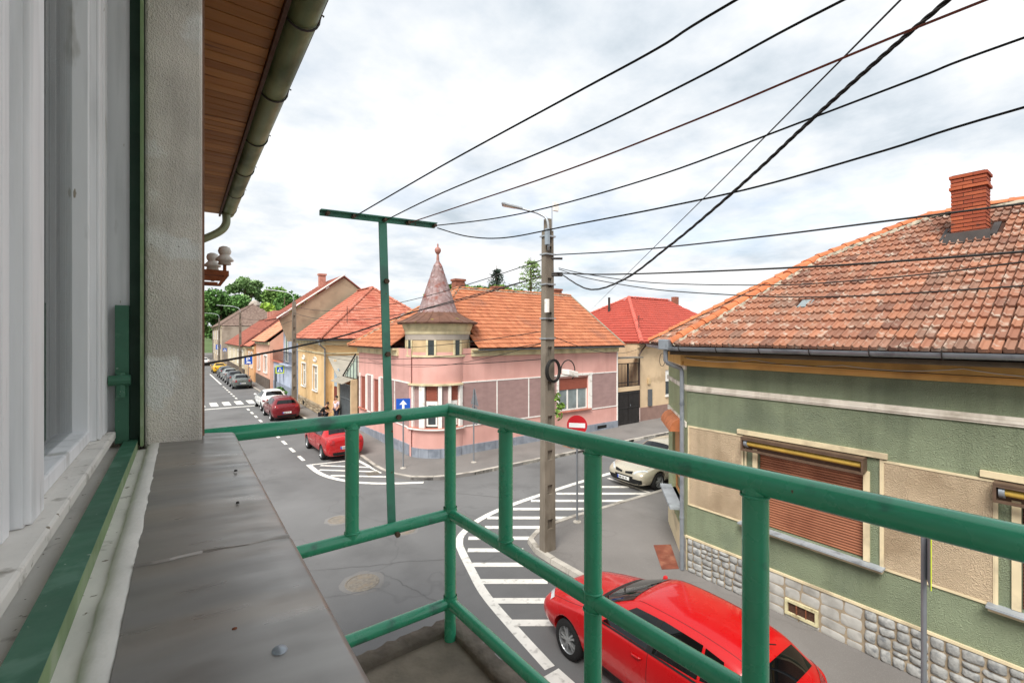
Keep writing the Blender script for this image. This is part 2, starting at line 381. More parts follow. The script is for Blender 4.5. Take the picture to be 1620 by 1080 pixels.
# ------------------------------------------------------------------ the setting: ground, road, pavements, kerbs, markings
def asphalt(name, base, crack=0.5, scale=0.35, tint=(1, 1, 1)):
    m = M(name, base, rough=0.88, var=0.13, scale=scale, bump=0.35, bscale=260, bdist=0.004, stain=tuple(x * 0.72 for x in base), stain_scale=0.55, stain_lo=0.5, stain_hi=0.75)
    t = m.node_tree; nd = t.nodes; L = t.links.new; b = nd['Principled BSDF']; src = b.inputs['Base Color'].links[0].from_socket
    geo = nd.new('ShaderNodeNewGeometry')
    def mixm(f, a, c, mode='MIX'):
        n = nd.new('ShaderNodeMix'); n.data_type = 'RGBA'; n.blend_type = mode; L(f, n.inputs[0]); L(a, n.inputs[6]); n.inputs[7].default_value = (*c, 1); return n.outputs[2]
    n1 = nd.new('ShaderNodeTexNoise'); n1.inputs['Scale'].default_value = 90; n1.inputs['Detail'].default_value = 2; L(geo.outputs['Position'], n1.inputs['Vector'])
    r1 = nd.new('ShaderNodeMapRange'); r1.inputs[1].default_value = 0.55; r1.inputs[2].default_value = 0.75; r1.inputs[4].default_value = 0.5; L(n1.outputs['Fac'], r1.inputs[0])
    src = mixm(r1.outputs[0], src, tuple(min(1, x * 1.7) for x in base))
    # long meandering cracks: thin iso-lines of a large noise
    n2 = nd.new('ShaderNodeTexNoise'); n2.inputs['Scale'].default_value = 0.22; n2.inputs['Detail'].default_value = 4; n2.inputs['Roughness'].default_value = 0.5; L(geo.outputs['Position'], n2.inputs['Vector'])
    s = nd.new('ShaderNodeMath'); s.operation = 'SUBTRACT'; L(n2.outputs['Fac'], s.inputs[0]); s.inputs[1].default_value = 0.5
    a = nd.new('ShaderNodeMath'); a.operation = 'ABSOLUTE'; L(s.outputs[0], a.inputs[0])
    r2 = nd.new('ShaderNodeMapRange'); r2.inputs[1].default_value = 0.0; r2.inputs[2].default_value = 0.006; r2.inputs[3].default_value = crack; r2.inputs[4].default_value = 0.0; L(a.outputs[0], r2.inputs[0])
    src = mixm(r2.outputs[0], src, tuple(x * 0.5 for x in base)); L(src, b.inputs['Base Color']); return m
m_road = asphalt('asphalt', (0.150, 0.149, 0.148), 0.25)
m_pave = asphalt('pavement_asphalt', (0.190, 0.177, 0.166), 0.2, 0.5)
m_kerb = M('kerb_concrete', '#b4aea4', rough=0.9, var=0.15, scale=3, bump=0.4, bscale=80, stain='#7d766c', stain_scale=2.0, rnd=0.1)
m_paint = M('road_paint', '#e3e0d8', rough=0.7, var=0.07, scale=4, bump=0.15, bscale=120, stain='#96928b', stain_scale=7, stain_lo=0.55, stain_hi=0.78)
m_soil = M('soil', '#6d6a50', rough=0.95, var=0.25, scale=0.4)
drift = lambda y: -0.019 * max(0.0, y - 20.0)
g = MB(); N_ = 24
for i in range(N_):
    for j in range(N_):
        f = lambda k: (k / N_ * 2 - 1) * abs(k / N_ * 2 - 1) * 1500
        x0, x1, y0, y1 = f(i), f(i + 1), f(j), f(j + 1); g.quad((x0, y0, -0.15), (x1, y0, -0.15), (x1, y1, -0.15), (x0, y1, -0.15))
g.build('ground', m_soil, kind='structure')
road = MB()
for j in range(20):
    y0, y1 = -30 + j * 10, -20 + j * 10
    road.quad((-20, y0, 0), (75, y0, 0), (75, y1, 0), (-20, y1, 0))
road = road.build('road', m_road, kind='structure')
# pavements as raised slabs with separate kerb stones
KR = [(7.2, -14), (7.2, 7.6), (7.17, 8.6), (7.22, 9.15), (7.42, 9.52), (7.78, 9.77), (8.4, 9.93), (9.5, 9.98), (14, 9.8), (60, 9.4)]
KL = [(6.75 + drift(165), 165), (6.75, 24), (6.62, 20), (6.58, 18.4), (6.7, 17.3), (7.15, 16.35), (8.0, 15.72), (9.2, 15.52), (11, 15.5), (19, 15.5), (60, 15.2)]
def inset(poly, d):
    out = []
    for i, p in enumerate(poly):
        a = Vector(poly[max(0, i - 1)]); b = Vector(poly[min(len(poly) - 1, i + 1)]); t = (b - a).normalized(); out.append((p[0] + t.y * d, p[1] - t.x * d))
    return out
def pavement(kerb, back, name, zt=0.115):
    inner = inset(kerb, 0.16); pts = [(x, y, zt) for x, y in inner] + [(x, y, zt) for x, y in back]
    mb = MB(); mb.slab(pts, (0, 0, 1), 0.12 + zt)
    p = mb.build(name, m_pave, kind='structure'); return p, inner
paveR, innR = pavement(KR, [(60, -14)], 'pavement')
paveL, innL = pavement([p for p in KL], [(60, 60), (30, 165)], 'pavement')
def kerb_stones(parent, line, inner, step_near, seed, zt=0.125, maxd=60):
    r = random.Random(seed)
    cum = [0.0]
    for i in range(len(line) - 1): cum.append(cum[-1] + (Vector(line[i + 1]) - Vector(line[i])).length)
    def at(l, s):
        for i in range(len(l) - 1):
            if s <= cum[i + 1] or i == len(l) - 2:
                t = (s - cum[i]) / (cum[i + 1] - cum[i]); return Vector(l[i]).lerp(Vector(l[i + 1]), min(1, t))
    s = 0.0; rest = MB()
    while s < cum[-1] - 0.05:
        e = min(cum[-1], s + step_near)
        a, b = at(line, s + 0.006), at(line, e - 0.006); c, d = at(inner, e - 0.006), at(inner, s + 0.006)
        z = zt + r.uniform(-0.006, 0.006); far = (a.length > maxd) or a.y < -3
        mb = rest if far else MB()
        q = 0.015
        na, nb = a.lerp(d, 0.1), b.lerp(c, 0.1)
        mb.hexa([(a.x, a.y, -0.05), (b.x, b.y, -0.05), (c.x, c.y, -0.05), (d.x, d.y, -0.05), (na.x, na.y, z), (nb.x, nb.y, z), (c.x, c.y, z + 0.004), (d.x, d.y, z + 0.004)])
        if not far: mb.build('kerb_stone', m_kerb, parent)
        s = e
    if rest.v: rest.build('kerb_stones', m_kerb, parent, kind='stuff')
kerb_stones(paveR, KR, innR, 0.62, 1); kerb_stones(paveL, KL, innL, 0.8, 2, maxd=48)
# own side of the street
MB().slab([(1.15, -14, 0.12), (1.15 + drift(165), 165, 0.12), (-2 + drift(165), 165, 0.12), (-6, -14, 0.12)], (0, 0, 1), 0.2).build('pavement', m_pave, kind='structure')
# painted markings, each a thin sheet on the road
ZM = 0.005
NM = [0]
def ribbon(pts, w, name='road_marking', n_sub=1):
    mb = MB(); L_, R_ = [], []; NM[0] += 1; ZM = 0.005 + 0.0004 * (NM[0] % 9)
    for i, p in enumerate(pts):
        a = Vector(pts[max(0, i - 1)][:2]); b = Vector(pts[min(len(pts) - 1, i + 1)][:2]); t = (b - a).normalized(); ww = w if not isinstance(w, list) else w[i]
        L_.append((p[0] - t.y * ww / 2, p[1] + t.x * ww / 2, ZM)); R_.append((p[0] + t.y * ww / 2, p[1] - t.x * ww / 2, ZM))
    for i in range(len(pts) - 1): mb.quad(R_[i], R_[i + 1], L_[i + 1], L_[i])
    return mb.build(name, m_paint, road)
def smooth_line(P, n=6):
    out = []
    for i in range(len(P) - 1):
        p0, p1, p2, p3 = (Vector(P[max(0, i - 1)]), Vector(P[i]), Vector(P[i + 1]), Vector(P[min(len(P) - 1, i + 2)]))
        for k in range(n):
            t = k / n; out.append(tuple(0.5 * ((2 * p1) + (-p0 + p2) * t + (2 * p0 - 5 * p1 + 4 * p2 - p3) * t * t + (-p0 + 3 * p1 - 3 * p2 + p3) * t ** 3)))
    out.append(tuple(P[-1])); return out
ribbon(smooth_line([(4.93, 5.72), (5.05, 6.9), (5.22, 8.17), (5.5, 9.2), (5.77, 10.1), (5.97, 10.6), (6.35, 11.05), (7.26, 11.58), (8.69, 11.95), (11.5, 12.25), (13.4, 12.35), (15.3, 12.45)]), 0.2)
ribbon([(4.84, 5.63), (4.84, 3.9)], 0.40)
for y, x0, x1 in [(770, 918, 995), (780.7, 880, 1027), (792, 840, 992), (805, 812, 926), (819, 771, 912), (834, 767, 861), (851, 741, 838), (870, 740, 828), (893, 745, 838), (919.5, 757, 866), (950, 775, 900), (985, 806, 900)]:
    a, b = G(x0, y), G(x1, y); ribbon([a[:], b[:]], 0.20)
a, b = G(962, 756), G(1030, 780); ribbon([a[:], b[:]], 0.13)
ribbon(smooth_line([G(488, 735)[:], G(505, 748)[:], G(530, 757)[:], G(570, 763.3)[:], G(620, 764.5)[:], G(670, 763)[:]]), 0.2)
for p, q in [((493, 735), (548, 729)), ((507, 736), (585, 739)), ((505, 743), (597, 746)), ((523, 752), (612, 754)), ((566, 728), (604, 748))]:
    ribbon([G(*p)[:], G(*q)[:]], 0.15)
y = 21.5; lane_x = lambda yy: 4.36 - 0.0195 * (yy - 20.5)
while y < 58:
    if not 39.8 < y < 44.5: ribbon([(lane_x(y), y, 0), (lane_x(y + 0.95), y + 0.95, 0)], 0.15)
    y += 1.86
ribbon([(lane_x(60), 60, 0), (lane_x(77), 77, 0)], 0.16)
for x in (1.25, 2.1, 2.95, 3.8, 4.65, 5.5): ribbon([(x, 41.9, 0), (x - 0.04, 44.2, 0)], 0.5)
ribbon([(0.9, 40.55, 0), (5.0, 40.5, 0)], 0.34)
m_iron = M('cast_iron', '#7d766c', rough=0.7, var=0.2, scale=14, bump=0.5, bscale=45, stain='#857867', stain_scale=6)
m_patch = asphalt('asphalt_patch', (0.185, 0.178, 0.170), 0.2, 0.9)
for px, py, r_ in ((573, 921, 0.36), (536, 822, 0.30), (640, 838, 0.30)):
    c = G(px, py); mb = MB(); mb.lathe([(0.0, 0.012), (r_ * 0.82, 0.012), (r_ * 0.84, 0.006), (r_ * 0.9, 0.006), (r_ * 0.92, 0.014), (r_, 0.012), (r_ * 1.03, 0.002)], c, 28); mb.build('manhole_cover', m_iron, road)
    ring = MB(); rr = random.Random(px); pts = [(c.x + r_ * 1.3 * rr.uniform(0.93, 1.12) * math.cos(k * 0.35), c.y + r_ * 1.3 * rr.uniform(0.93, 1.12) * math.sin(k * 0.35), 0.0025) for k in range(18)]
    ring.poly(pts); ring.build('asphalt_patch', m_patch, road)
m_seam = asphalt('asphalt_seam', (0.132, 0.130, 0.128), 0.2, 0.9)
def seam(pts, w, m=m_seam):
    o = ribbon([p[:] for p in pts], w, 'tar_seam'); o.data.materials[0] = m
    for v in o.data.vertices: v.co.z = 0.0035
rr = random.Random(11)
def jag(P, Q, n=26, k=0.03):
    P, Q = Vector(P), Vector(Q); t = (Q - P).normalized(); nn = Vector((-t.y, t.x, 0)); o = 0; out = []
    for i in range(n + 1):
        o = o * 0.8 + rr.uniform(-k, k); out.append(tuple(P.lerp(Q, i / n) + nn * o))
    return out
seam(jag(G(470, 905), G(712, 882)), 0.05); seam(jag(G(478, 712), G(575, 790), k=0.05), 0.045); seam(jag(G(640, 770), G(830, 790), k=0.04), 0.045); seam(jag(G(470, 952), G(600, 930)), 0.035); seam(jag(G(600, 905), G(690, 950)), 0.035)
dr = G(590, 749); mb = MB()
for k in range(7): mb.box(dr.x - 0.25, dr.x + 0.25, dr.y - 0.21 + k * 0.07, dr.y - 0.18 + k * 0.07, 0.002, 0.012)
mb.build('drain_grate', m_iron, road)
# soil bed with bricks edge by the pink house kerb
MB().slab([G(879, 695, 0.12)[:2] + (0.125,), G(905, 706, 0.12)[:2] + (0.125,), G(930, 702, 0.12)[:2] + (0.125,), G(905, 690, 0.12)[:2] + (0.125,)] if False else [(15.0, 15.75, 0.124), (17.2, 15.75, 0.124), (17.2, 16.5, 0.124), (15.0, 16.5, 0.124)], (0, 0, 1), 0.05).build('planting_bed', M('bed_soil', '#9a6b4f', rough=0.95, var=0.3, scale=6, bump=0.6, bscale=30, stain='#6d7a45', stain_scale=5), paveL)
# rusty plate on the pavement before the corner door
pl = [G(1034, 862, 0.12), G(1061, 861, 0.12), G(1074, 899, 0.12), G(1047, 900, 0.12)]
MB().slab([(p.x, p.y, 0.128) for p in pl], (0, 0, 1), 0.012).build('cover_plate', M('rust_plate', '#7a4432', rough=0.85, var=0.18, scale=5, bump=0.2, bscale=30, stain='#94604a', stain_scale=3), paveR)
# ------------------------------------------------------------------ green corner house on the right
m_green = M('green_roughcast', '#8f9a7e', rough=0.95, var=0.12, scale=1.3, bump=1.0, bscale=60, bdist=0.02, voro=80, streak=('#6d775f', 0.55, 2.6), stain='#7a8570', stain_scale=0.9, stain_lo=0.5, stain_hi=0.7)
m_green_l = M('pale_green_roughcast', '#a9b18b', rough=0.95, var=0.1, scale=1.5, bump=0.9, bscale=42, bdist=0.018, voro=70)
m_beige = M('beige_roughcast', '#ccb698', rough=0.95, var=0.10, scale=1.6, bump=1.0, bscale=60, bdist=0.02, voro=80, streak=('#9d8a70', 0.5, 2.6), stain='#b09a7e', stain_scale=1.2)
m_cream = M('cream_trim', '#d9c9a6', rough=0.85, var=0.08, scale=3, bump=0.15, bscale=40, stain='#b5a68a', stain_scale=2.5)
m_yellow = M('ochre_cornice', '#d9ab66', rough=0.85, streak=('#b58d55', 0.5, 2.0), var=0.07, scale=1.2, bump=0.1, bscale=40, stain='#b98f56', stain_scale=1.5, stain_lo=0.55)
m_white_trim = M('white_trim', '#e6ded0', rough=0.8, streak=('#b3a898', 0.6, 4.0), var=0.06, scale=3, bump=0.12, bscale=50, stain='#bfb5a6', stain_scale=3)
m_stone = M('grey_limestone', '#9c9c99', rough=0.9, var=0.18, scale=9, bump=0.9, bscale=28, bdist=0.014, stain='#737576', stain_scale=9, stain_lo=0.5, stain_hi=0.68, rnd=0.14)
m_stone_f = M('painted_stone', '#aeaca6', rough=0.85, var=0.14, scale=3.5, bump=0.5, bscale=12, bdist=0.012, stain='#8e8b85', stain_scale=3, stain_lo=0.5, stain_hi=0.7, rnd=0.07)
m_mortar = M('mortar', '#9c8d78', rough=0.95, var=0.15, scale=6, bump=0.6, bscale=50)
m_mortar_w = M('lichen_mortar', '#a79e8c', rough=0.95, var=0.2, scale=8, bump=0.8, bscale=25, stain='#7a7263', stain_scale=7)
m_tile_old = M('old_clay_tile', '#976753', rough=0.85, var=0.22, scale=5, bump=0.4, bscale=70, bdist=0.006, rndcol=('#74564a', '#a07059', '#8f624f', '#ae795d', '#786255', '#9a694f', '#876959'), rnd=0.12, stain='#b5a798', stain_scale=6.0, stain_lo=0.55, stain_hi=0.72)
m_ridge_new = M('new_ridge_tile', '#bd7048', rough=0.75, var=0.12, scale=4, bump=0.2, bscale=50, rnd=0.1, stain='#b56b45', stain_scale=4)
m_brick = M('red_brick', '#9c4c34', rough=0.85, var=0.18, scale=9, bump=0.6, bscale=40, bdist=0.008, rndcol=('#8a412d', '#a85838', '#994e36', '#7f3c2a', '#b0623f'), rnd=0.1, stain='#5e4038', stain_scale=7, stain_lo=0.6, stain_hi=0.75)
m_soot = M('sooty_mortar', '#4d3a33', rough=0.95, var=0.2, scale=8, bump=0.5, bscale=40)
m_zinc = M('zinc_gutter', '#9aa1a8', rough=0.45, var=0.1, scale=3, metallic=0.55, stain='#7f858c', stain_scale=4)
m_flash = M('dark_flashing', '#3c3836', rough=0.6, var=0.2, scale=4, metallic=0.2)
m_slat = M('brown_shutter', '#9a6349', rough=0.6, var=0.06, scale=2, rnd=0.05, stain='#8a553d', stain_scale=2)
m_dark = M('dark_void', '#171413', rough=0.9, var=0.1)
m_roller = M('yellow_roller', '#c9a64d', rough=0.6, var=0.15, scale=6)
m_boxmetal = M('shutter_housing', '#6a5647', rough=0.55, var=0.15, scale=5, metallic=0.3)
m_sillgrey = M('grey_sill', '#9ba1a6', rough=0.6, var=0.12, scale=4, stain='#7d8286', stain_scale=5)
m_glass = M('window_glass', '#3a4246', rough=0.06, var=0.25, scale=1.3, spec=0.8)
m_glass_l = M('pale_window_glass', '#7f8a8b', rough=0.08, var=0.3, scale=1.6, spec=0.7)
m_lace = M('lace_curtain', '#d9dad6', rough=0.9, var=0.06, scale=8)

gh = top('green_house', (9.4, 2.0, 0), 'sage green roughcast corner house with beige panels and brick chimney on its tiled roof', 'house')
XW = 9.4; gP, gu, gn = (XW, 0, 0), (0, 1, 0), (-1, 0, 0)
W1 = (2.75, 4.51, 1.68, 3.16); W2 = (-0.85, 0.95, 1.68, 3.16)
mb = MB(); facade(mb, gP, gu, gn, -8, 6.1, 0, 5.06, [W1, W2], 0.16)
mb.poly([(XW, -8, 0), (20.0, -8, 0), (20.0, -8, 5.06), (XW, -8, 5.06)]); mb.build('street_wall', m_green, gh)
cA, cB = Vector((XW, 6.1, 0)), Vector((11.42, 8.0, 0)); ct = (cB - cA).normalized(); cn = Vector((-ct.y, ct.x, 0)); CL = (cB - cA).length
CW = (0.75, 2.05, 1.35, 3.15)
mb = MB(); facade(mb, cA, ct, cn, 0.0, CL, 0, 5.06, [CW], 0.16)
mb.quad((11.42, 8, 0), (20, 8, 0), (20, 8, 5.06), (11.42, 8, 5.06)); mb.quad((20, 8, 0), (20, -8, 0), (20, -8, 5.06), (20, 8, 5.06)); mb.build('corner_wall', m_green_l, gh)
MB().box(XW + 0.3, 19.9, -7.9, 5.9, 0.0, 5.0).build('inner_core', m_dark, gh)
# panels, trims
for y0, y1 in ((4.83, 6.03), (1.22, 2.47), (-3.0, -1.1)):
    MB().fbox(gP, gu, gn, y0, y1, 1.66, 3.40, -0.01, 0.012).build('wall_panel', m_beige, gh)
    t = MB(); e = 0.035
    t.fbox(gP, gu, gn, y0 - e, y1 + e, 3.40, 3.40 + e, -0.005, 0.022); t.fbox(gP, gu, gn, y0 - e, y1 + e, 1.66 - e, 1.66, -0.005, 0.022)
    t.fbox(gP, gu, gn, y0 - e, y0, 1.66, 3.40, -0.005, 0.021); t.fbox(gP, gu, gn, y1, y1 + e, 1.66, 3.40, -0.005, 0.021); t.build('panel_border', m_cream, gh)
for w in (W1, W2):
    for s in (w[0] - 0.09, w[1] + 0.0): MB().fbox(gP, gu, gn, s, s + 0.09, 1.68, 3.2, -0.005, 0.03).build('window_surround', m_cream, gh)
    for s in (w[0] - 0.26, w[1] + 0.22): MB().fbox(gP, gu, gn, s, s + 0.035, 1.66, 3.46, -0.005, 0.024).build('window_surround', m_cream, gh)
    MB().fbox(gP, gu, gn, w[0] - 0.33, w[1] + 0.40, 3.46, 3.55, -0.005, 0.05).build('lintel_strip', m_cream, gh)
t = MB(); t.fbox(gP, gu, gn, -8, 6.12, 4.26, 4.31, -0.005, 0.045); t.fbox(gP, gu, gn, -8, 6.12, 4.313, 4.36, -0.005, 0.032); t.fbox(gP, gu, gn, -8, 6.12, 4.227, 4.257, -0.005, 0.03)
t.fbox(cA, ct, cn, 0.02, CL, 4.25, 4.35, -0.005, 0.045); t.fbox(cA, ct, cn, 0.02, CL, 3.38, 3.5, -0.005, 0.03); t.fbox(cA, ct, cn, 0.02, CL, 4.70, 4.8, -0.005, 0.03); t.build('string_course', m_white_trim, gh)
t = MB(); t.fbox(gP, gu, gn, -8, 6.15, 4.80, 4.90, -0.005, 0.05); t.fbox(gP, gu, gn, -8, 6.17, 4.903, 5.06, -0.005, 0.14); t.fbox(cA, ct, cn, 0.03, CL + 0.1, 4.805, 5.055, -0.005, 0.12); t.build('cornice', m_yellow, gh)
MB().fbox(gP, gu, gn, -8, 6.12, 0.87, 0.915, -0.005, 0.035).build('plinth_coping', m_cream, gh)
# plinth stones
r_ = random.Random(5); PN = Vector(gn)
stone_v = [stone_mesh(s, 1.0, m_stone) for s in range(9)]; stone_flat = [stone_mesh(40 + s, 0.30, m_stone_f) for s in range(6)]
def lay_stones(parent, P, u, n, a0, a1, z0, z1, tw, th, variants, gap, relief, r):
    for (x0, x1, y0, y1) in splits(a0, a1, z0, z1, tw, th, r):
        c = Vector(P) + Vector(u) * ((x0 + x1) / 2) + Vector((0, 0, 1)) * ((y0 + y1) / 2) + Vector(n) * 0.012
        e2 = Vector(n); e3 = Vector((0, 0, 1)); e1 = e2.cross(e3); rot = r.uniform(-0.09, 0.09)
        e1r, e3r = e1 * math.cos(rot) + e3 * math.sin(rot), e3 * math.cos(rot) - e1 * math.sin(rot)
        m = frame_m(c, e1r, e2, e3r) @ Matrix.Diagonal((x1 - x0 - gap, relief, y1 - y0 - gap, 1)); inst('stone', variants[r.randrange(len(variants))], m, parent)
plinth = MB().fbox(gP, gu, gn, -8, 6.08, 0.0, 0.87, -0.05, 0.012).build('plinth', m_mortar, gh)
lay_stones(plinth, gP, gu, gn, 4.80, 6.07, 0.1, 0.865, 0.165, 0.125, stone_v, 0.016, 0.045, r_)
lay_stones(plinth, gP, gu, gn, 0.0, 2.74, 0.1, 0.865, 0.215, 0.155, stone_v, 0.018, 0.05, r_)
for z in ((2.76, 3.40, 0.1, 0.865), (4.0, 4.79, 0.1, 0.865), (3.40, 4.0, 0.49, 0.865), (3.40, 4.0, 0.1, 0.18)): lay_stones(plinth, gP, gu, gn, *z, 0.36, 0.2, stone_flat, 0.012, 0.03, r_)
lay_stones(plinth, cA, ct, cn, 0.05, 0.75, 0.1, 0.8, 0.3, 0.24, stone_flat, 0.012, 0.03, r_)
MB().fbox(cA, ct, cn, 0.0, CL, 0.0, 0.8, -0.03, 0.012).build('corner_plinth', m_cream, gh)
# vent in the plinth
v = MB(); v.fbox(gP, gu, gn, 3.42, 3.98, 0.19, 0.24, 0.0, 0.06); v.fbox(gP, gu, gn, 3.42, 3.98, 0.43, 0.48, 0.0, 0.06); v.fbox(gP, gu, gn, 3.42, 3.47, 0.24, 0.43, 0.0, 0.059); v.fbox(gP, gu, gn, 3.93, 3.98, 0.24, 0.43, 0.0, 0.059)
v = v.build('vent_frame', M('old_cream_paint', '#c9c09a', rough=0.8, var=0.12, scale=8, stain='#8a7b5d', stain_scale=9), gh)
MB().fbox(gP, gu, gn, 3.47, 3.93, 0.24, 0.43, 0.013, 0.02).build('vent_mesh', M('rusty_mesh', '#4a3226', rough=0.9, var=0.35, scale=40), v)
for k in (3.615, 3.775): MB().fbox(gP, gu, gn, k, k + 0.018, 0.24, 0.43, 0.02, 0.045).build('vent_bar', M('rust', '#7b4a32', rough=0.9, var=0.25, scale=20), v)
# roller shutters
slat_me = None
for w in (W1, W2):
    sh = MB().fbox(gP, gu, gn, w[0], w[1], w[2], w[3], -0.13, -0.12).build('roller_shutter', m_dark, gh)
    z = w[2] + 0.01; hgt = 0.0485
    while z < w[3] - 0.02:
        s_ = MB(); prof = [(-0.10, 0.0), (-0.083, 0.004), (-0.076, 0.018), (-0.082, 0.036), (-0.10, 0.0445)]
        pts = [Vector((XW - d, y, z + h)) for y in (w[0] + 0.012, w[1] - 0.012) for d, h in prof]; k = len(prof)
        s_.add(pts, [(i, i + 1, k + i + 1, k + i) for i in range(k - 1)] + [tuple(range(k)), tuple(range(2 * k - 1, k - 1, -1)), (k - 1, 0, k, 2 * k - 1)]); s_.build('slat', m_slat, sh)
        z += hgt
    hb = MB(); y0, y1 = w[0] - 0.05, w[1] + 0.25
    hb.fbox(gP, gu, gn, y0, y1, 3.415, 3.44, 0.0, 0.2); hb.fbox(gP, gu, gn, y0, y1, 3.165, 3.195, 0.12, 0.2); hb.fbox(gP, gu, gn, y0, y1, 3.17, 3.42, -0.005, 0.02)
    hb.fbox(gP, gu, gn, y0, y0 + 0.03, 3.19, 3.42, 0.02, 0.195); hb.fbox(gP, gu, gn, y1 - 0.03, y1, 3.19, 3.42, 0.02, 0.195)
    hb.fbox(gP, gu, gn, y0 + 0.03, y1 - 0.03, 3.38, 3.415, 0.17, 0.195)
    hb = hb.build('shutter_housing', m_boxmetal, gh)
    MB().tube([(XW - 0.1, y0 + 0.05, 3.31), (XW - 0.1, y1 - 0.05, 3.31)], 0.055, 12).build('roller', m_roller, hb, smooth='auto')
    MB().tube([(XW - 0.1, y1 - 0.11, 3.31), (XW - 0.1, y1 - 0.05, 3.31)], 0.085, 14).build('pulley', m_zinc, hb, smooth='auto')
    sl = MB(); n = 2; L_ = (w[1] + 0.33 - (w[0] - 0.3)) / n
    so = MB().fbox(gP, gu, gn, w[0] - 0.28, w[1] + 0.31, 1.585, 1.64, -0.01, 0.12).build('sill_ledge', m_cream, gh)
    for k in range(n): MB().fbox(gP, gu, gn, w[0] - 0.3 + k * L_, w[0] - 0.3 + (k + 1) * L_ - 0.006, 1.642, 1.672, -0.16, 0.18).build('sill_slab', m_sillgrey, so)
# corner window with rusty hood
hood = MB(); k = 8; P0 = cA + ct * 0.62; 
prof = [(0.02 + 0.27 * math.sin(math.pi / 2 * i / k), 3.15 + 0.30 * math.cos(math.pi / 2 * i / k)) for i in range(k + 1)]
pts = [cA + ct * a + cn * d + Vector((0, 0, z)) for a in (0.62, 2.18) for d, z in prof]; m_ = k + 1
hood.add(pts, [(i, i + 1, m_ + i + 1, m_ + i) for i in range(k)]); hood.add([*pts[:m_], cA + ct * 0.62 + Vector((0, 0, 3.15))], [tuple(range(m_ + 1))]); hood.add([*pts[m_:], cA + ct * 2.18 + Vector((0, 0, 3.15))], [tuple(range(m_ + 1))])
hood.build('shutter_hood', M('rust_orange', '#b9714a', rough=0.8, var=0.18, scale=6, bump=0.2, bscale=30), gh)
window(gh, cA, ct, cn, *CW, 0.14, M('orange_wood', '#b98450', rough=0.7, var=0.15, scale=5), m_glass, 2, (), 0.07, 0.75, M('orange_slats', '#c08d60', rough=0.7, var=0.1, scale=4), None, m_sillgrey, 0.3, 0.25)
# gutter, brackets, downpipe
GX, GZ = 8.86, 5.235
def half_pipe(path, r, n=8, t=0.008):
    mb = MB(); rings = []
    for i, p in enumerate(path):
        a = Vector(path[max(0, i - 1)]); b = Vector(path[min(len(path) - 1, i + 1)]); d = (b - a).normalized(); s = d.cross(Vector((0, 0, 1))).normalized()
        rings.append([Vector(p) + s * (math.cos(math.pi * j / n) * r) - Vector((0, 0, math.sin(math.pi * j / n) * r)) for j in range(n + 1)] + [Vector(p) + s * (math.cos(math.pi * j / n) * (r - t)) - Vector((0, 0, math.sin(math.pi * j / n) * (r - t))) for j in range(n, -1, -1)])
    k = len(rings[0])
    for i in range(len(rings) - 1): mb.add(rings[i] + rings[i + 1], [(j, (j + 1) % k, k + (j + 1) % k, k + j) for j in range(k)])
    mb.add(rings[0], [tuple(range(k))]); mb.add(rings[-1], [tuple(range(k))[::-1]]); return mb
chE = [Vector((8.86, 6.22, GZ)), Vector((11.2, 8.52, GZ))]
gut = half_pipe([(GX, -8, GZ + 0.02), (GX, 0, GZ + 0.015), (GX, 6.22, GZ)], 0.085).build('gutter', m_zinc, gh, smooth='auto')
half_pipe([chE[0], chE[1]], 0.085).build('gutter', m_zinc, gh, smooth='auto')
for k in range(9):
    y = 5.9 - k * 0.85; b = MB(); b.tube([(GX + 0.0 + 0.092 * math.cos(a), y, GZ - 0.092 * math.sin(a) + 0.004) for a in [math.pi * j / 8 for j in range(9)]] + [(GX - 0.105, y, GZ + 0.05)], 0.009, 6); b.build('gutter_bracket', m_flash, gut)
bx_ = MB(); bx_.box(GX - 0.09, GX + 0.12, 6.16, 6.42, GZ - 0.06, GZ + 0.17); bx_.build('rain_head', m_zinc, gh, bevel=0.015)
dp = [(GX + 0.02, 6.3, GZ - 0.05), (GX + 0.02, 6.3, 4.93), (GX + 0.06, 6.28, 4.87), (XW - 0.12, 6.18, 4.74), (XW - 0.10, 6.16, 4.66), (XW - 0.10, 6.16, 2.0), (XW - 0.10, 6.16, 0.13)]
dpo = MB().tube(dp, 0.05, 12).build('downpipe', m_zinc, gh, smooth='auto')
for z in (3.9, 2.6, 1.3): MB().tube([(XW - 0.10, 6.16, z), (XW - 0.10, 6.16, z + 0.04)], 0.058, 12).build('pipe_clamp', m_zinc, dpo, smooth='auto')
MB().box(8.9, 9.4, -8, 6.2, 5.065, 5.14).build('eave_soffit', M('eave_wood', '#4c4133', rough=0.9, var=0.2, scale=4), gh)
# roof: planes, tiles, hips
TP = 0.548; EX, EZ, NY = 8.95, 5.27, 8.45; RX = 14.46; rz = lambda x: EZ + TP * (x - EX)
apexA = Vector((12.75, 4.65, rz(12.75))); apexR = Vector((RX, 2.94, rz(RX))); eA = Vector((EX, 6.25, EZ)); eB = Vector((11.2, NY, EZ))
roof = MB(); m_deck = M('roof_deck', '#4a2f25', rough=0.95, var=0.2)
roof.slab([(EX, -8, EZ), eA, apexA, apexR, (RX, -8, apexR.z)], (0, 0, 1), 0.06); roof.slab([eA, eB, apexA], (0, 0, 1), 0.06)
roof.slab([eB, (20.4, NY, EZ), (RX, 2.94, apexR.z) , apexA], (0, 0, 1), 0.06); roof.slab([(20.0, -8, EZ), (20.4, NY, EZ), apexR, (RX, -8, apexR.z)], (0, 0, 1), 0.06)
roof = roof.build('roof', m_deck, gh)
V_ = Vector((1, 0, TP)).normalized(); SL = lambda x: (x - EX) * math.sqrt(1 + TP * TP)
chim = (2.29, 1.78, 12.93, 13.40)
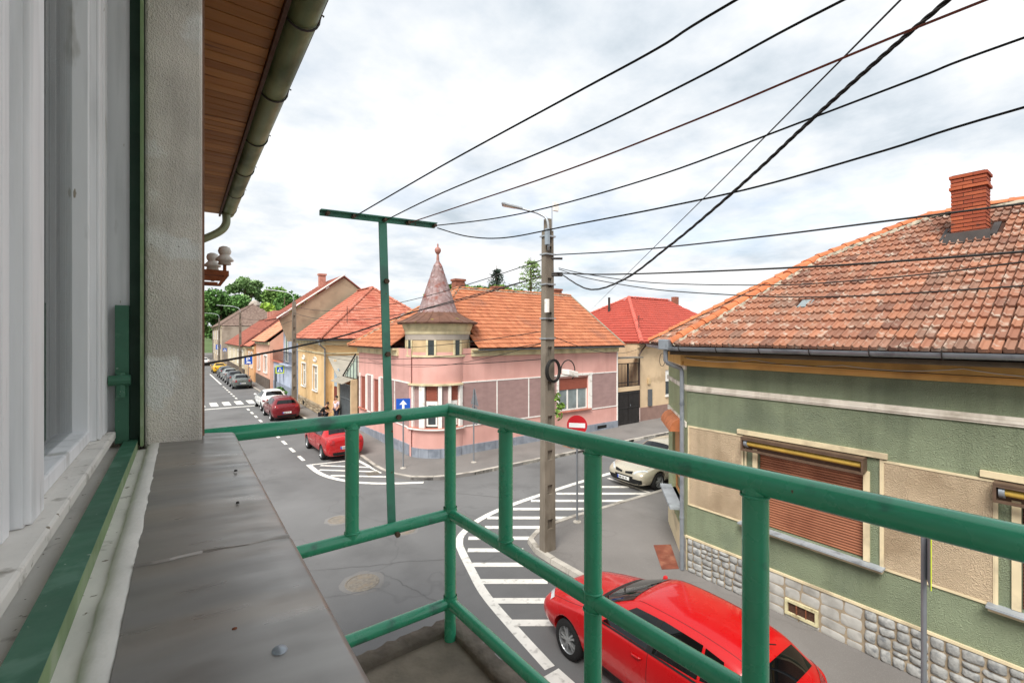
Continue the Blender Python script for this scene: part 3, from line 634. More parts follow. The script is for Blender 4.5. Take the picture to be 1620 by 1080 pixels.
polyF = [(-8, -0.04), (6.2, -0.04), (4.65, SL(12.75)), (2.94, SL(RX)), (-8, SL(RX))]
LOWV = (0, 0)
def skipF(a, b):
    x = EX + (b + 0.16) / math.sqrt(1 + TP * TP); return (chim[1] - 0.12 < a < chim[0] + 0.12 and chim[2] - 0.06 < x < chim[3] + 0.05) or (abs(a - 4.06) < 0.13 and abs(b - 5 * 0.33 + 0.04) < 0.1)
_tm = tile_mesh
def tile_mesh(w, L, seed=0, rib=0.024):     # double-trough clay tile with toothed lower edge
    r = random.Random(seed); mb = MB(); xs, hs, dy = [], [], []
    for h in (0, 1):
        x0 = -w / 2 + h * w / 2; q = w / 2
        xs += [x0 + q * 0.02, x0 + q * 0.04, x0 + q * 0.14, x0 + q * 0.24, x0 + q * 0.36, x0 + q * 0.84, x0 + q * 0.88]; hs += [-0.04, 0.022, 0.042, 0.036, 0.008, 0.006, -0.04]; dy += [0.010, 0.002, 0.0, 0.0, 0.0, 0.0, 0.008]
    j = lambda: r.uniform(-0.003, 0.003); k = len(xs)
    bot = [(x, y + j(), 0.058 + h + j()) for x, h, y in zip(xs, hs, dy)]; tp = [(x, L, 0.004 + h) for x, h in zip(xs, hs)]; low = [(x, y + 0.002, 0.008) for x, y in zip(xs, dy)]
    mb.add(bot + tp + low, [(i, i + 1, k + i + 1, k + i) for i in range(k - 1)] + [(2 * k + i, 2 * k + i + 1, i + 1, i) for i in range(k - 1)]); return mb
NF = roof_tiles(roof, (EX, 0, EZ), (0, 1, 0), V_, polyF, 0.245, 0.33, m_tile_old, n_single=300, jitter=0.008, skip=skipF)
tile_mesh = _tm
# chamfer and north slopes
def plane_tiles(parent, A, B, C, w, gauge, mat, extra=None, **k):
    """tiles on a triangle/quad with eave A->B and further corners"""
    A, B = Vector(A), Vector(B); U = (B - A).normalized(); cs = [Vector(c) for c in C]; t = cs[0] - A; V = (t - U * t.dot(U)).normalized()
    poly = [(0, 0), ((B - A).length, 0)] + [((c - A).dot(U), (c - A).dot(V)) for c in cs]; roof_tiles(parent, A, U, V, poly, w, gauge, mat, **k)
plane_tiles(roof, eA, eB, [apexA], 0.235, 0.33, m_tile_old, seed=4, name='corner_roof_tiles')
plane_tiles(roof, eB, (20.4, NY, EZ), [apexR, apexA], 0.235, 0.33, m_tile_old, seed=5, name='north_roof_tiles')
for a, b, s in ((eA, apexA, 1), (eB, apexA, 2), (apexA, apexR, 3), (apexR, Vector((RX, -8, apexR.z)), 4)):
    up = Vector((0, 0, 0.05)); wobble_strip(a + up * 0.4, b + up * 0.4, 0.20 if s != 2 else 0.13, 0.085, s, 60).build('mortar_bed', m_mortar_w, roof)
    ridge_tiles(roof, a + up, b + up, m_ridge_new, 0.36, 0.115, s, lift=0.045)
# chimney of single bricks
ch = MB().box(chim[2] + 0.012, chim[3] - 0.012, chim[1] + 0.012, chim[0] - 0.012, 7.2, 8.80).build('chimney', m_soot, roof)
r_ = random.Random(9); z = 7.40; kk = 0
bricks = {}
def brick(x0, x1, y0, y1, z0, z1):
    key = (round(x1 - x0, 2), round(y1 - y0, 2))
    if key not in bricks:
        b = MB(); a, c = (x1 - x0) / 2, (y1 - y0) / 2; h = (z1 - z0) / 2; e = 0.006
        b.hexa([(-a + e, -c + e, -h), (a - e, -c + e, -h), (a - e, c - e, -h), (-a + e, c - e, -h), (-a + e, -c + e, h), (a - e, -c + e, h), (a - e, c - e, h), (-a + e, c - e, h)])
        b.hexa([(-a, -c, -h + e), (a, -c, -h + e), (a, c, -h + e), (-a, c, -h + e), (-a, -c, h - e), (a, -c, h - e), (a, c, h - e), (-a, c, h - e)]); bricks[key] = mesh_of(b, 'brick', m_brick)
    inst('brick', bricks[key], Matrix.Translation(((x0 + x1) / 2 + r_.uniform(-.003, .003), (y0 + y1) / 2 + r_.uniform(-.003, .003), (z0 + z1) / 2)) @ Matrix.Rotation(r_.uniform(-.012, .012), 4, 'Z'), ch)
while z < 8.78:
    ex = 0.03 if kk in (14, 17) else (0.008 if kk in (15, 16) else 0.0)
    x0, x1, y0, y1 = chim[2] - ex, chim[3] + ex, chim[1] - ex, chim[0] + ex; h = 0.066; d = 0.115
    W = y1 - y0; cut = (W * 0.38) if kk % 2 else (W * 0.64)
    for (a, b) in ((y0, y0 + cut - 0.008), (y0 + cut, y1)): brick(x0, x0 + d, a, b, z, z + h); brick(x1 - d, x1, a, b, z, z + h)
    xc = (x0 + x1) / 2 + (0.06 if kk % 2 else -0.06)
    for (a, b) in ((x0 + d + 0.008, xc - 0.004), (xc + 0.004, x1 - d - 0.008)): brick(a, b, y0, y0 + d, z, z + h); brick(a, b, y1 - d, y1, z, z + h)
    z += 0.0775; kk += 1
fl = MB(); zf = rz(chim[2])
fl.hexa([(chim[2] - 0.28, chim[1] - 0.1, rz(chim[2] - 0.28) + 0.045), (chim[2] - 0.01, chim[1] - 0.06, zf + 0.05), (chim[2] - 0.01, chim[0] + 0.06, zf + 0.05), (chim[2] - 0.28, chim[0] + 0.1, rz(chim[2] - 0.28) + 0.045),
         (chim[2] - 0.28, chim[1] - 0.1, rz(chim[2] - 0.28) + 0.065), (chim[2] - 0.012, chim[1] - 0.06, zf + 0.16), (chim[2] - 0.012, chim[0] + 0.06, zf + 0.16), (chim[2] - 0.28, chim[0] + 0.1, rz(chim[2] - 0.28) + 0.065)])
for ya, yb in ((chim[1] - 0.16, chim[1] - 0.055), (chim[0] + 0.055, chim[0] + 0.16)): fl.hexa([(chim[2] - 0.1, ya, rz(chim[2] - .1) + 0.06), (chim[3], ya, rz(chim[3]) + 0.06), (chim[3], yb, rz(chim[3]) + 0.06), (chim[2] - 0.1, yb, rz(chim[2] - .1) + 0.06), (chim[2] - 0.1, ya, rz(chim[2] - .1) + 0.09), (chim[3], ya, rz(chim[3]) + 0.09), (chim[3], yb, rz(chim[3]) + 0.09), (chim[2] - 0.1, yb, rz(chim[2] - .1) + 0.09)])
fl.build('chimney_flashing', m_flash, roof)
# small glass tile
NV = Vector((-TP, 0, 1)).normalized(); b0 = 5 * 0.33 - 0.04; gp = Vector((EX, 0, EZ)) + V_ * b0 + NV * 0.05
MB().slab([gp + Vector((0, 3.95, 0)), gp + Vector((0, 4.17, 0)), gp + Vector((0, 4.17, 0)) + V_ * 0.33, gp + Vector((0, 3.95, 0)) + V_ * 0.33], NV, 0.02).build('glass_tile', m_glass_l, roof)
# slack service cables under the eave
m_cable_w = M('white_cable', '#d7d3c8', rough=0.6, var=0.05); m_wire = M('black_wire', '#23211f', rough=0.65, var=0.2, scale=8)
pts = []
for k in range(4): pts += catenary((XW - 0.16, 6.0 - k * 1.5, 4.98 + (k % 2) * 0.03), (XW - 0.16, 4.5 - k * 1.5, 4.98 + ((k + 1) % 2) * 0.03), 0.06, 10)[:-1]
MB().tube(pts, 0.007, 6).build('eave_cable', m_cable_w, gh, smooth=True)
MB().tube(catenary((XW - 0.17, 6.05, 5.0), (XW - 0.17, -3, 4.93), 0.05), 0.006, 6).build('eave_cable', m_wire, gh, smooth=True)
# ------------------------------------------------------------------ pink corner house with turret
m_pink = M('pink_render', '#d8a59b', rough=0.9, streak=('#b9877d', 0.45, 1.6), var=0.06, scale=0.9, bump=0.25, bscale=60, bdist=0.006, stain='#cc988e', stain_scale=0.8, stain_lo=0.5, stain_hi=0.75)
m_mauve = M('mauve_render', '#9f827e', rough=0.92, streak=('#8a706d', 0.45, 2.0), var=0.10, scale=2.0, bump=0.5, bscale=55, bdist=0.008, stretch=(1, 1, 2.5))
m_bluegrey = M('blue_grey_plinth', '#8c929c', rough=0.8, streak=('#6a6f78', 0.6, 3.0), var=0.14, scale=2.5, bump=0.2, bscale=30, stain='#737a85', stain_scale=2, rnd=0.06)
m_whitep = M('white_paint', '#ece8e2', rough=0.7, var=0.04, scale=4, stain='#cfc8be', stain_scale=5, stain_lo=0.6)
m_creamw = M('cream_render', '#d6c8a2', rough=0.9, streak=('#a59a7c', 0.6, 2.2), var=0.08, scale=2, stain='#b3a684', stain_scale=1.6)
m_tanw = M('tan_render', '#c4ab84', rough=0.9, var=0.1, scale=3, bump=0.3, bscale=60)
m_greyw = M('grey_render', '#a69c91', rough=0.92, var=0.1, scale=3, bump=0.4, bscale=60)
m_tile_or = M('orange_clay_tile', '#ab6a4a', rough=0.8, var=0.14, scale=1.2, rndcol=('#a26242', '#b57250', '#aa6949', '#bb7a57', '#98583d'), rnd=0.07, stain='#96614a', stain_scale=0.8, stain_lo=0.56, stain_hi=0.72)
m_brownsh = M('brown_roller', '#93503f', rough=0.6, var=0.06, scale=3)
m_brownsill = M('terracotta_sill', '#b87260', rough=0.7, var=0.1, scale=4)
m_shingle = M('metal_shingle', '#93787a', rough=0.55, var=0.2, scale=3, rndcol=('#86655f', '#a08c88', '#8f7470', '#ab9a97', '#7b544c'), rnd=0.1, stain='#8a4a3c', stain_scale=2.2, stain_lo=0.56, stain_hi=0.66)
m_rustroof = M('rusty_sheet', '#6b4c3e', rough=0.7, var=0.22, scale=3, rnd=0.12, metallic=0.15, stain='#8a7a3c', stain_scale=2.5, stain_lo=0.62, stain_hi=0.75)
PXL, PYR = 8.25, 18.0; PXR, PYB = 20.75, 26.3
TC = Vector((9.75, 19.35, 0)); TR = 1.47
ph = top('pink_house', (9.0, 19.0, 0), 'pink single-storey corner house with a rounded bay under a pointed turret', 'house')
rP, ru, rn = (0, PYR, 0), (1, 0, 0), (0, -1, 0); lP, lu, ln = (PXL, 0, 0), (0, 1, 0), (-1, 0, 0)
WR = (16.1, 18.3, 1.45, 3.2); WL1, WL2 = (25.0, 26.0, 1.45, 3.2), (22.95, 23.85, 1.45, 3.2)
aS = math.atan2(19.1 - TC.y, 8.3 - TC.x); aE = math.atan2(17.98 - TC.y, 10.15 - TC.x)   # bay arc from the left wall to the right wall
aS = aS % (2 * math.pi); aE = aE % (2 * math.pi)
apt = lambda a, r, z: Vector((TC.x + r * math.cos(a), TC.y + r * math.sin(a), z))
mb = MB(); facade(mb, rP, ru, rn, 10.05, PXR, 0.1, 4.9, [WR], 0.16); facade(mb, lP, lu, ln, 18.98, PYB, 0.1, 4.9, [WL1, WL2], 0.16)
mb.quad((PXR, PYR, 0.1), (PXR, PYB, 0.1), (PXR, PYB, 4.9), (PXR, PYR, 4.9)); mb.quad((PXL, PYB, 0.1), (PXR, PYB, 0.1), (PXR, PYB, 4.9), (PXL, PYB, 4.9))
mb.build('wall', m_pink, ph)
MB().box(10.6, PXR - 0.3, PYR + 0.3, PYB - 0.3, 0.1, 4.8).build('inner_core', m_dark, ph); MB().box(PXL + 0.3, 11, 21.2, PYB - 0.3, 0.1, 4.8).build('inner_core', m_dark, ph)
# curved bay: bands with two window openings
bay_w = [(0.33, 0.55), (0.80, 0.965)]; seg = 40
def arc_strip(mb, t0, t1, z0, z1, r, k=None):
    k = k or max(1, int(abs(t1 - t0) * seg)); vs = []
    for i in range(k + 1):
        a = aS + (aE - aS) * (t0 + (t1 - t0) * i / k); vs += [apt(a, r, z0), apt(a, r, z1)]
    mb.add(vs, [(2 * i, 2 * i + 2, 2 * i + 3, 2 * i + 1) for i in range(k)])
def arc_block(mb, t0, t1, z0, z1, r0, r1):
    k = max(1, int(abs(t1 - t0) * seg)); vs = []
    for i in range(k + 1):
        a = aS + (aE - aS) * (t0 + (t1 - t0) * i / k); vs += [apt(a, r1, z0), apt(a, r1, z1), apt(a, r0, z1), apt(a, r0, z0)]
    fs = []
    for i in range(k):
        for j in range(4): fs.append((4 * i + j, 4 * i + 4 + j, 4 * i + 4 + (j + 1) % 4, 4 * i + (j + 1) % 4))
    fs += [(0, 1, 2, 3), (4 * k + 3, 4 * k + 2, 4 * k + 1, 4 * k)]; mb.add(vs, fs)
for z0_, z1_ in ((0.1, 1.42), (3.3, 4.75)):
    mb = MB(); arc_strip(mb, -0.06, 1.06, z0_, z1_, TR, 48); mb.build('bay_wall', m_pink, ph, smooth=True)
cuts = [-0.05] + [x for w in bay_w for x in w] + [1.05]
for i in range(0, len(cuts), 2): mb = MB(); arc_strip(mb, cuts[i], cuts[i + 1], 1.42, 3.3, TR - 0.06, 12); mb.build('bay_panel', m_mauve, ph, smooth=True)
for t0, t1 in bay_w:
    bw = MB(); arc_block(bw, t0 + 0.005, t0 + 0.035, 1.48, 3.28, TR - 0.16, TR - 0.10); arc_block(bw, t1 - 0.035, t1 - 0.005, 1.48, 3.28, TR - 0.16, TR - 0.10); arc_block(bw, t0, t1, 1.48, 1.55, TR - 0.16, TR - 0.098); arc_block(bw, t0, t1, 2.42, 2.60, TR - 0.16, TR - 0.098)
    bw = bw.build('window', m_whitep, ph); pn = MB(); arc_block(pn, t0, t1, 1.5, 2.6, TR - 0.15, TR - 0.14); pn.build('pane', m_glass, bw)
    sh = MB()
    for k in range(10): arc_block(sh, t0 + 0.004, t1 - 0.004, 2.60 + k * 0.068, 2.66 + k * 0.068, TR - 0.15, TR - 0.085)
    sh.build('roller_shutter', m_brownsh, bw)
for t, w in ((0.0, 0.07), (0.215, 0.105), (0.56, 0.065), (0.745, 0.045), (0.97, 0.07)): mb = MB(); arc_block(mb, t, t + w, 1.42, 3.3, TR - 0.08, TR + 0.05); mb.build('bay_pilaster', m_whitep, ph)
mb = MB(); arc_block(mb, -0.03, 1.03, 3.28, 3.36, TR - 0.1, TR + 0.12); mb.build('bay_lintel', m_creamw, ph)
mb = MB(); arc_block(mb, -0.05, 1.05, 1.34, 1.40, TR - 0.1, TR + 0.14); mb.build('bay_sill_edge', m_whitep, ph)
mb = MB(); arc_block(mb, -0.04, 1.04, 1.403, 1.425, TR - 0.1, TR + 0.12); mb.build('bay_sill', m_brownsill, ph)
# plinth slabs
pl = MB(); arc_block(pl, 0.0, 1.0, 0.1, 0.5, TR - 0.1, TR + 0.028); pl = pl.build('plinth', m_bluegrey, ph)
for k in range(5):
    b = MB(); arc_block(b, k / 5 + 0.004, (k + 1) / 5 - 0.004, 0.1, 0.52, TR - 0.05, TR + 0.05); b.build('plinth_slab', m_bluegrey, pl)
x = 10.2
while x < PXR - 0.05:
    e = min(PXR, x + 0.62); MB().fbox(rP, ru, rn, x + 0.006, e - 0.006, 0.1, 0.5, -0.01, 0.05).build('plinth_slab', m_bluegrey, pl); x = e
y = 19.15
while y < PYB - 0.05:
    e = min(PYB, y + 0.62); MB().fbox(lP, lu, ln, y + 0.006, e - 0.006, 0.1, 0.62 - 0.03 * (y - 19.15), -0.01, 0.05).build('plinth_slab', m_bluegrey, pl); y = e
for x in (16.9, 19.0): MB().fbox(rP, ru, rn, x, x + 0.75, 0.2, 0.38, 0.051, 0.056).build('cellar_vent', m_dark, pl)
# mauve panels with white fillets
zp0, zp1 = 1.37, 3.36
for a, b in ((10.25, 12.15), (12.21, 14.07), (14.13, 15.95), (18.62, 20.62)): MB().fbox(rP, ru, rn, a, b, zp0 + 0.03, zp1 - 0.03, -0.01, 0.014).build('wall_panel', m_mauve, ph)
for a, b in ((19.2, 20.82), (20.88, 22.7), (24.0, 24.75), (26.05, 26.3)): MB().fbox(lP, lu, ln, a, b, zp0 + 0.03, zp1 - 0.03, -0.01, 0.014).build('wall_panel', m_mauve, ph)
f = MB()
for a, b in ((10.2, 16.0), (18.6, 20.72)):
    for z in (zp0, zp1): f.fbox(rP, ru, rn, a, b, z - 0.028, z + 0.028, -0.005, 0.03)
for a in (12.15, 14.07, 20.64): f.fbox(rP, ru, rn, a, a + 0.06, zp0 + 0.03, zp1 - 0.03, -0.005, 0.028)
f.fbox(rP, ru, rn, 20.66, 20.74, 0.1, 4.5, -0.004, 0.035)
for a, b in ((19.15, 22.8), (23.95, 24.85)):
    for z in (zp0, zp1): f.fbox(lP, lu, ln, a, b, z - 0.028, z + 0.028, -0.005, 0.03)
f.fbox(lP, lu, ln, 20.82, 20.88, zp0 + 0.03, zp1 - 0.03, -0.005, 0.028); f.build('wall_fillet', m_whitep, ph)
for a in (15.98, 18.31): MB().fbox(rP, ru, rn, a, a + 0.26 if a > 17 else a + 0.12, 1.43, 3.30, -0.005, 0.06).build('window_surround', m_whitep, ph)
MB().fbox(rP, ru, rn, 15.95, 18.62, 3.301, 3.42, -0.005, 0.07).build('window_surround', m_whitep, ph)
for a, b in ((24.8, 25.0), (26.0, 26.1), (22.75, 22.95), (23.85, 24.05)): MB().fbox(lP, lu, ln, a, b, 1.43, 3.36, -0.005, 0.06).build('window_surround', m_whitep, ph)
window(ph, rP, ru, rn, *WR, 0.14, m_whitep, m_glass_l, 3, (), 0.07, 0.36, m_brownsh, m_lace, m_brownsill, 0.14, 0.15)
for w in (WL1, WL2): window(ph, lP, lu, ln, *w, 0.14, m_brownsill, m_glass, 1, (), 0.07, 0.97, m_brownsh, None, m_brownsill, 0.12, 0.1)
# cornice and gutter
c = MB(); c.fbox(rP, ru, rn, 10.75, PXR, 4.53, 4.80, -0.005, 0.10); c.fbox(rP, ru, rn, 10.75, PXR, 4.803, 4.88, -0.005, 0.25); c.fbox(lP, lu, ln, 20.4, PYB, 4.53, 4.80, -0.005, 0.10); c.fbox(lP, lu, ln, 20.4, PYB, 4.803, 4.88, -0.005, 0.25); c.build('cornice', m_creamw, ph)
m_gutd = M('grey_gutter', '#6f7478', rough=0.5, var=0.15, scale=3, metallic=0.4)
half_pipe([(10.95, 17.62, 4.86), (PXR + 0.15, 17.62, 4.86)], 0.075).build('gutter', m_gutd, ph, smooth='auto')
# roof
eX, eY, eZ, rY, rXs = 7.8, 17.62, 4.92, 22.2, 12.38; tz = (8.08 - eZ) / (rY - eY); rzz = 8.08; fY = 26.78
c1, c2, c3, a1, a2 = Vector((eX, eY, eZ)), Vector((PXR + 0.15, eY, eZ)), Vector((eX, fY, eZ)), Vector((rXs, rY, rzz)), Vector((PXR + 0.15, rY, rzz))
rf = MB()
tzz = lambda q: Vector((q[0], q[1], eZ + tz * q[2]))
hp = tzz((10.80, 20.62, 3.0)); rf.slab([(11.3, eY, eZ), c2, a2, a1, hp, tzz((11.3, 19.4, 19.4 - eY))], (0, 0, 1), 0.06); rf.slab([c3, (eX, 20.95, eZ), tzz((9.7, 20.95, 1.9)), hp, a1], (0, 0, 1), 0.06); rf.slab([a1, a2, (PXR + 0.15, fY, eZ), c3], (0, 0, 1), 0.06); rf = rf.build('roof', m_deck, ph)
in_tower = lambda A, U, V: (lambda a, b: ((A + U * a + V * (b + 0.15)).xy - TC.xy).length < 1.62 or ((A + U * a + V * b).x < 10.9 and (A + U * a + V * b).y < 20.4 and (A + U * a + V * b).x - 9.75 + (A + U * a + V * b).y - 19.35 < 1.6))
U = Vector((1, 0, 0)); V = Vector((0, rY - eY, rzz - eZ)).normalized(); Ls = Vector((0, rY - eY, rzz - eZ)).length
roof_tiles(rf, c1, U, V, [(0, -0.05), (PXR + 0.15 - eX, -0.05), (PXR + 0.15 - eX, Ls), (rXs - eX, Ls)], 0.24, 0.335, m_tile_or, skip=in_tower(c1, U, V), seed=8)
U2 = Vector((0, 1, 0)); V2 = Vector((rXs - eX, 0, rzz - eZ)).normalized(); L2 = Vector((rXs - eX, 0, rzz - eZ)).length
roof_tiles(rf, c1, U2, V2, [(0, -0.05), (fY - eY, -0.05), (rY - eY, L2)], 0.24, 0.335, m_tile_or, skip=in_tower(c1, U2, V2), seed=9, name='side_roof_tiles')
m_ridge_or = M('weathered_ridge_tile', '#bd7b55', rough=0.85, var=0.2, scale=4, rnd=0.15, stain='#8d7d6c', stain_scale=3)
up = Vector((0, 0, 0.05)); t2 = c1.lerp(a1, 0.66)
for a, b, s in ((a1, a2, 21), (c3, a1, 22), (t2, a1, 23)): wobble_strip(a, b, 0.14, 0.07, s, 40).build('mortar_bed', m_mortar_w, rf); ridge_tiles(rf, a + up, b + up, m_ridge_or, 0.4, 0.11, s)
vg = MB(); vg.hexa([(PXR + 0.10, eY, eZ), (PXR + 0.2, eY, eZ), (PXR + 0.2, rY, rzz), (PXR + 0.10, rY, rzz), (PXR + 0.10, eY, eZ + 0.1), (PXR + 0.2, eY, eZ + 0.1), (PXR + 0.2, rY, rzz + 0.1), (PXR + 0.10, rY, rzz + 0.1)]); vg.build('verge_board', M('verge_wood', '#8f8573', rough=0.9, var=0.15, scale=5), rf)
for x, y, w, h in ((13.0, 23.2, 0.6, 0.72), (15.9, 23.4, 0.7, 0.42), (20.3, 22.9, 0.55, 0.5)):
    c = MB(); c.box(x - w / 2, x + w / 2, y - 0.25, y + 0.25, 7.0, rzz + h * 0.75); c.box(x - w / 2 - 0.05, x + w / 2 + 0.05, y - 0.3, y + 0.3, rzz + h * 0.75, rzz + h * 0.75 + 0.12); c.build('chimney', M('old_brick', '#8f5a48', rough=0.9, var=0.25, scale=8, bump=0.5, bscale=25), rf)
# turret: drum, small windows, flared skirt, shingled cone, finial
td = MB(); td.lathe([(TR, 4.55), (TR, 5.32)], TC, 40); td = td.build('turret_drum', m_tanw, ph, smooth=True)
b = MB(); b.lathe([(TR + 0.01, 5.28), (TR + 0.025, 5.29), (TR + 0.025, 5.53), (TR, 5.54)], TC, 40); b.build('drum_frieze', m_greyw, ph, smooth='auto')
b = MB(); b.lathe([(TR + 0.03, 5.54), (TR + 0.05, 5.55), (TR + 0.05, 5.68), (TR + 0.10, 5.75), (TR + 0.16, 5.95), (TR + 0.16, 6.02)], TC, 40); b.build('drum_cornice', m_creamw, ph, smooth='auto')
b = MB(); b.lathe([(TR + 0.01, 4.52), (TR + 0.05, 4.53), (TR + 0.05, 4.6), (TR, 4.61)], TC, 40); b.build('drum_base_band', m_creamw, ph, smooth='auto')
for deg, in ((186,), (232,), (279,), (140,), (325,)):
    a = R(deg); da = 0.15; fr = MB(); pn = MB()
    for s in (-1, 1):
        p0, p1 = a + s * da, a + s * (da - 0.06)
        q = [apt(x, r, z) for z in (4.61, 5.28) for x, r in ((p0, TR), (p1, TR), (p1, TR + 0.045), (p0, TR + 0.045))]; fr.hexa(q)
    fo = fr.build('turret_window', m_creamw, td)
    pn.hexa([apt(x, r, z) for z in (4.62, 5.27) for x, r in ((a - da + 0.06, TR - 0.01), (a + da - 0.06, TR - 0.01), (a + da - 0.06, TR + 0.012), (a - da + 0.06, TR + 0.012))]); pn.build('pane', m_glass, fo)
n = 22; sk = MB(); sk.lathe([(1.84, 6.0), (1.84, 6.06), (0.3, 6.42)], TC, 44); sk = sk.build('turret_skirt', m_rustroof, ph)
for k in range(n):
    a0, a1_ = 2 * math.pi * k / n, 2 * math.pi * (k + 1) / n; b = MB(); e = 0.012
    prof = [(1.88, 6.055), (1.6, 6.16), (1.25, 6.33), (0.85, 6.58)]
    vs = []
    for r, z in prof: vs += [apt(a0 + e / r, r, z), apt(a1_ - e / r, r, z), apt(a0 + e / r, r, z + 0.02), apt(a1_ - e / r, r, z + 0.02)]
    for i in range(3): b.add([vs[4 * i], vs[4 * i + 1], vs[4 * i + 5], vs[4 * i + 4], vs[4 * i + 2], vs[4 * i + 3], vs[4 * i + 7], vs[4 * i + 6]], [(4, 5, 6, 7), (0, 1, 5, 4), (2, 3, 7, 6), (3, 0, 4, 7), (1, 2, 6, 5)])
    b.tube([apt(a0, r, z + 0.025) for r, z in prof], 0.018, 5); b.build('skirt_panel', m_rustroof, sk)
cone = MB(); cone.lathe([(0.90, 6.5), (0.86, 6.62), (0.62, 7.35), (0.34, 8.2), (0.13, 8.85), (0.07, 9.0)], TC, 36); cone = cone.build('turret_spire', m_shingle, ph, smooth=True)
shg = MB(); rows = 24
for i in range(rows):
    t = i / rows; z = 6.52 + t * 2.3; f_ = lambda zz: np.interp(zz, [6.5, 6.62, 7.35, 8.2, 8.85, 9.0], [0.92, 0.88, 0.64, 0.36, 0.15, 0.09])
    r0, r1 = f_(z), f_(z + 0.13); cnt = max(6, int(2 * math.pi * r0 / 0.15))
    for k in range(cnt):
        a = 2 * math.pi * (k + 0.5 * (i % 2)) / cnt; h = math.pi / cnt * 0.96
        pts = [apt(a + h, r1 + 0.004, z + 0.13), apt(a + h, r0 + 0.016, z + 0.03), apt(a + h * 0.55, r0 + 0.036, z - 0.012), apt(a, r0 + 0.040, z - 0.03), apt(a - h * 0.55, r0 + 0.036, z - 0.012), apt(a - h, r0 + 0.016, z + 0.03), apt(a - h, r1 + 0.004, z + 0.13)]
        shg.add(pts, [tuple(range(7))])
shg.build('spire_shingles', m_shingle, cone, kind='stuff')
fi = MB(); fi.lathe([(0.09, 8.9), (0.07, 9.0), (0.055, 9.25), (0.05, 9.3), (0.09, 9.33), (0.14, 9.42), (0.15, 9.5), (0.12, 9.58), (0.05, 9.62), (0.03, 9.68), (0.04, 9.73), (0.02, 9.78), (0.0, 9.83)], TC, 16); fi.build('finial', M('finial_metal', '#9c6a5e', rough=0.6, var=0.2, scale=6), cone, smooth=True)
# cheek flashing of the turret towards the right roof
MB().hexa([(11.15, 18.05, 4.95), (11.25, 18.05, 4.95), (11.25, 19.4, 5.95), (11.15, 19.4, 5.95), (11.15, 18.05, 5.05), (11.25, 18.05, 5.05), (11.25, 19.4, 6.05), (11.15, 19.4, 6.05)]).build('turret_flashing', m_flash, rf)

# ------------------------------------------------------------------ gate and red-roofed house beyond the pink one
gt = top('yard_gate', (21.7, 18.2, 0.1), 'tall dark metal yard gate with barred top beside the pink house', 'gate')
m_gate = M('dark_gate', '#2c2928', rough=0.55, var=0.15, scale=4); m_tanwall = M('tan_house_render', '#d2b896', rough=0.9, var=0.07, scale=1.4, stain='#b89f80', stain_scale=1.2, stain_lo=0.55)
gp_ = (0, 18.2, 0); gx0, gx1 = 20.85, 22.95
for k in range(2):
    a = gx0 + k * (gx1 - gx0) / 2 + 0.02; b = a + (gx1 - gx0) / 2 - 0.04
    lf = MB().fbox(gp_, ru, rn, a, b, 0.15, 2.1, 0.0, 0.03).build('gate_leaf', m_gate, gt)
    for j in range(9): x = a + 0.04 + j * (b - a - 0.09) / 8; MB().fbox(gp_, ru, rn, x, x + 0.035, 0.2, 2.05, 0.03, 0.05).build('gate_board', m_gate, lf)
    for z in (0.2, 1.1, 1.98): MB().fbox(gp_, ru, rn, a, b, z, z + 0.06, 0.051, 0.066).build('gate_rail', m_gate, lf)
    for j in range(8): x = a + 0.05 + j * (b - a - 0.12) / 7; MB().fbox(gp_, ru, rn, x, x + 0.022, 2.4, 3.78, 0.0, 0.022).build('gate_bar', m_gate, gt)
    for z in (2.38, 2.62, 3.76): MB().fbox(gp_, ru, rn, a, b, z, z + 0.045, -0.03, -0.002).build('gate_rail', m_gate, gt)
MB().fbox(gp_, ru, rn, 21.86, 21.93, 2.4, 3.8, -0.02, 0.05).build('gate_post', m_gate, gt)
MB().fbox(gp_, ru, rn, gx0, gx1, 2.12, 2.38, -0.1, 0.06).build('gate_beam', m_tanwall, gt)
MB().fbox(gp_, ru, rn, gx0, gx1, 4.1, 4.18, -0.3, 0.35).build('gate_canopy', M('grey_canopy', '#7c766d', rough=0.8, var=0.15), gt)
MB().fbox(gp_, ru, rn, gx0, gx1, 0.1, 4.1, -2.6, -2.5).build('yard_wall', M('brown_render', '#a98459', rough=0.9, var=0.15, scale=2), gt)
MB().box(22.05, 22.1, 18.13, 18.15, 1.2, 1.3).build('gate_handle', m_zinc, gt)
rh = top('red_roof_house', (25, 18.4, 0), 'tan house with bright red tiled hip roof beyond the dark yard gate', 'house')
hP = (0, 18.35, 0); W = (25.85, 27.0, 1.5, 3.2)
mb = MB(); facade(mb, hP, ru, rn, 22.98, 36, 0.1, 5.0, [W, (29.5, 30.7, 1.5, 3.2)], 0.16); mb.quad((22.98, 18.35, 0.1), (22.98, 29, 0.1), (22.98, 29, 5.0), (22.98, 18.35, 5.0)); mb.build('wall', m_tanwall, rh)
MB().box(23.3, 35.8, 18.7, 29, 0.1, 4.9).build('inner_core', m_dark, rh)
MB().fbox(hP, ru, rn, 22.99, 36, 0.1, 0.95, -0.01, 0.03).build('plinth', M('brown_plinth', '#8d7167', rough=0.9, var=0.12, scale=2), rh)
for w in (W, (29.5, 30.7, 1.5, 3.2)): window(rh, hP, ru, rn, *w, 0.13, m_whitep, m_glass, 2, (), 0.07, 0.45, m_whitep, None, m_whitep, 0.1)
MB().fbox(hP, ru, rn, 23.0, 36, 4.72, 4.98, -0.005, 0.12).build('cornice', m_tanwall, rh)
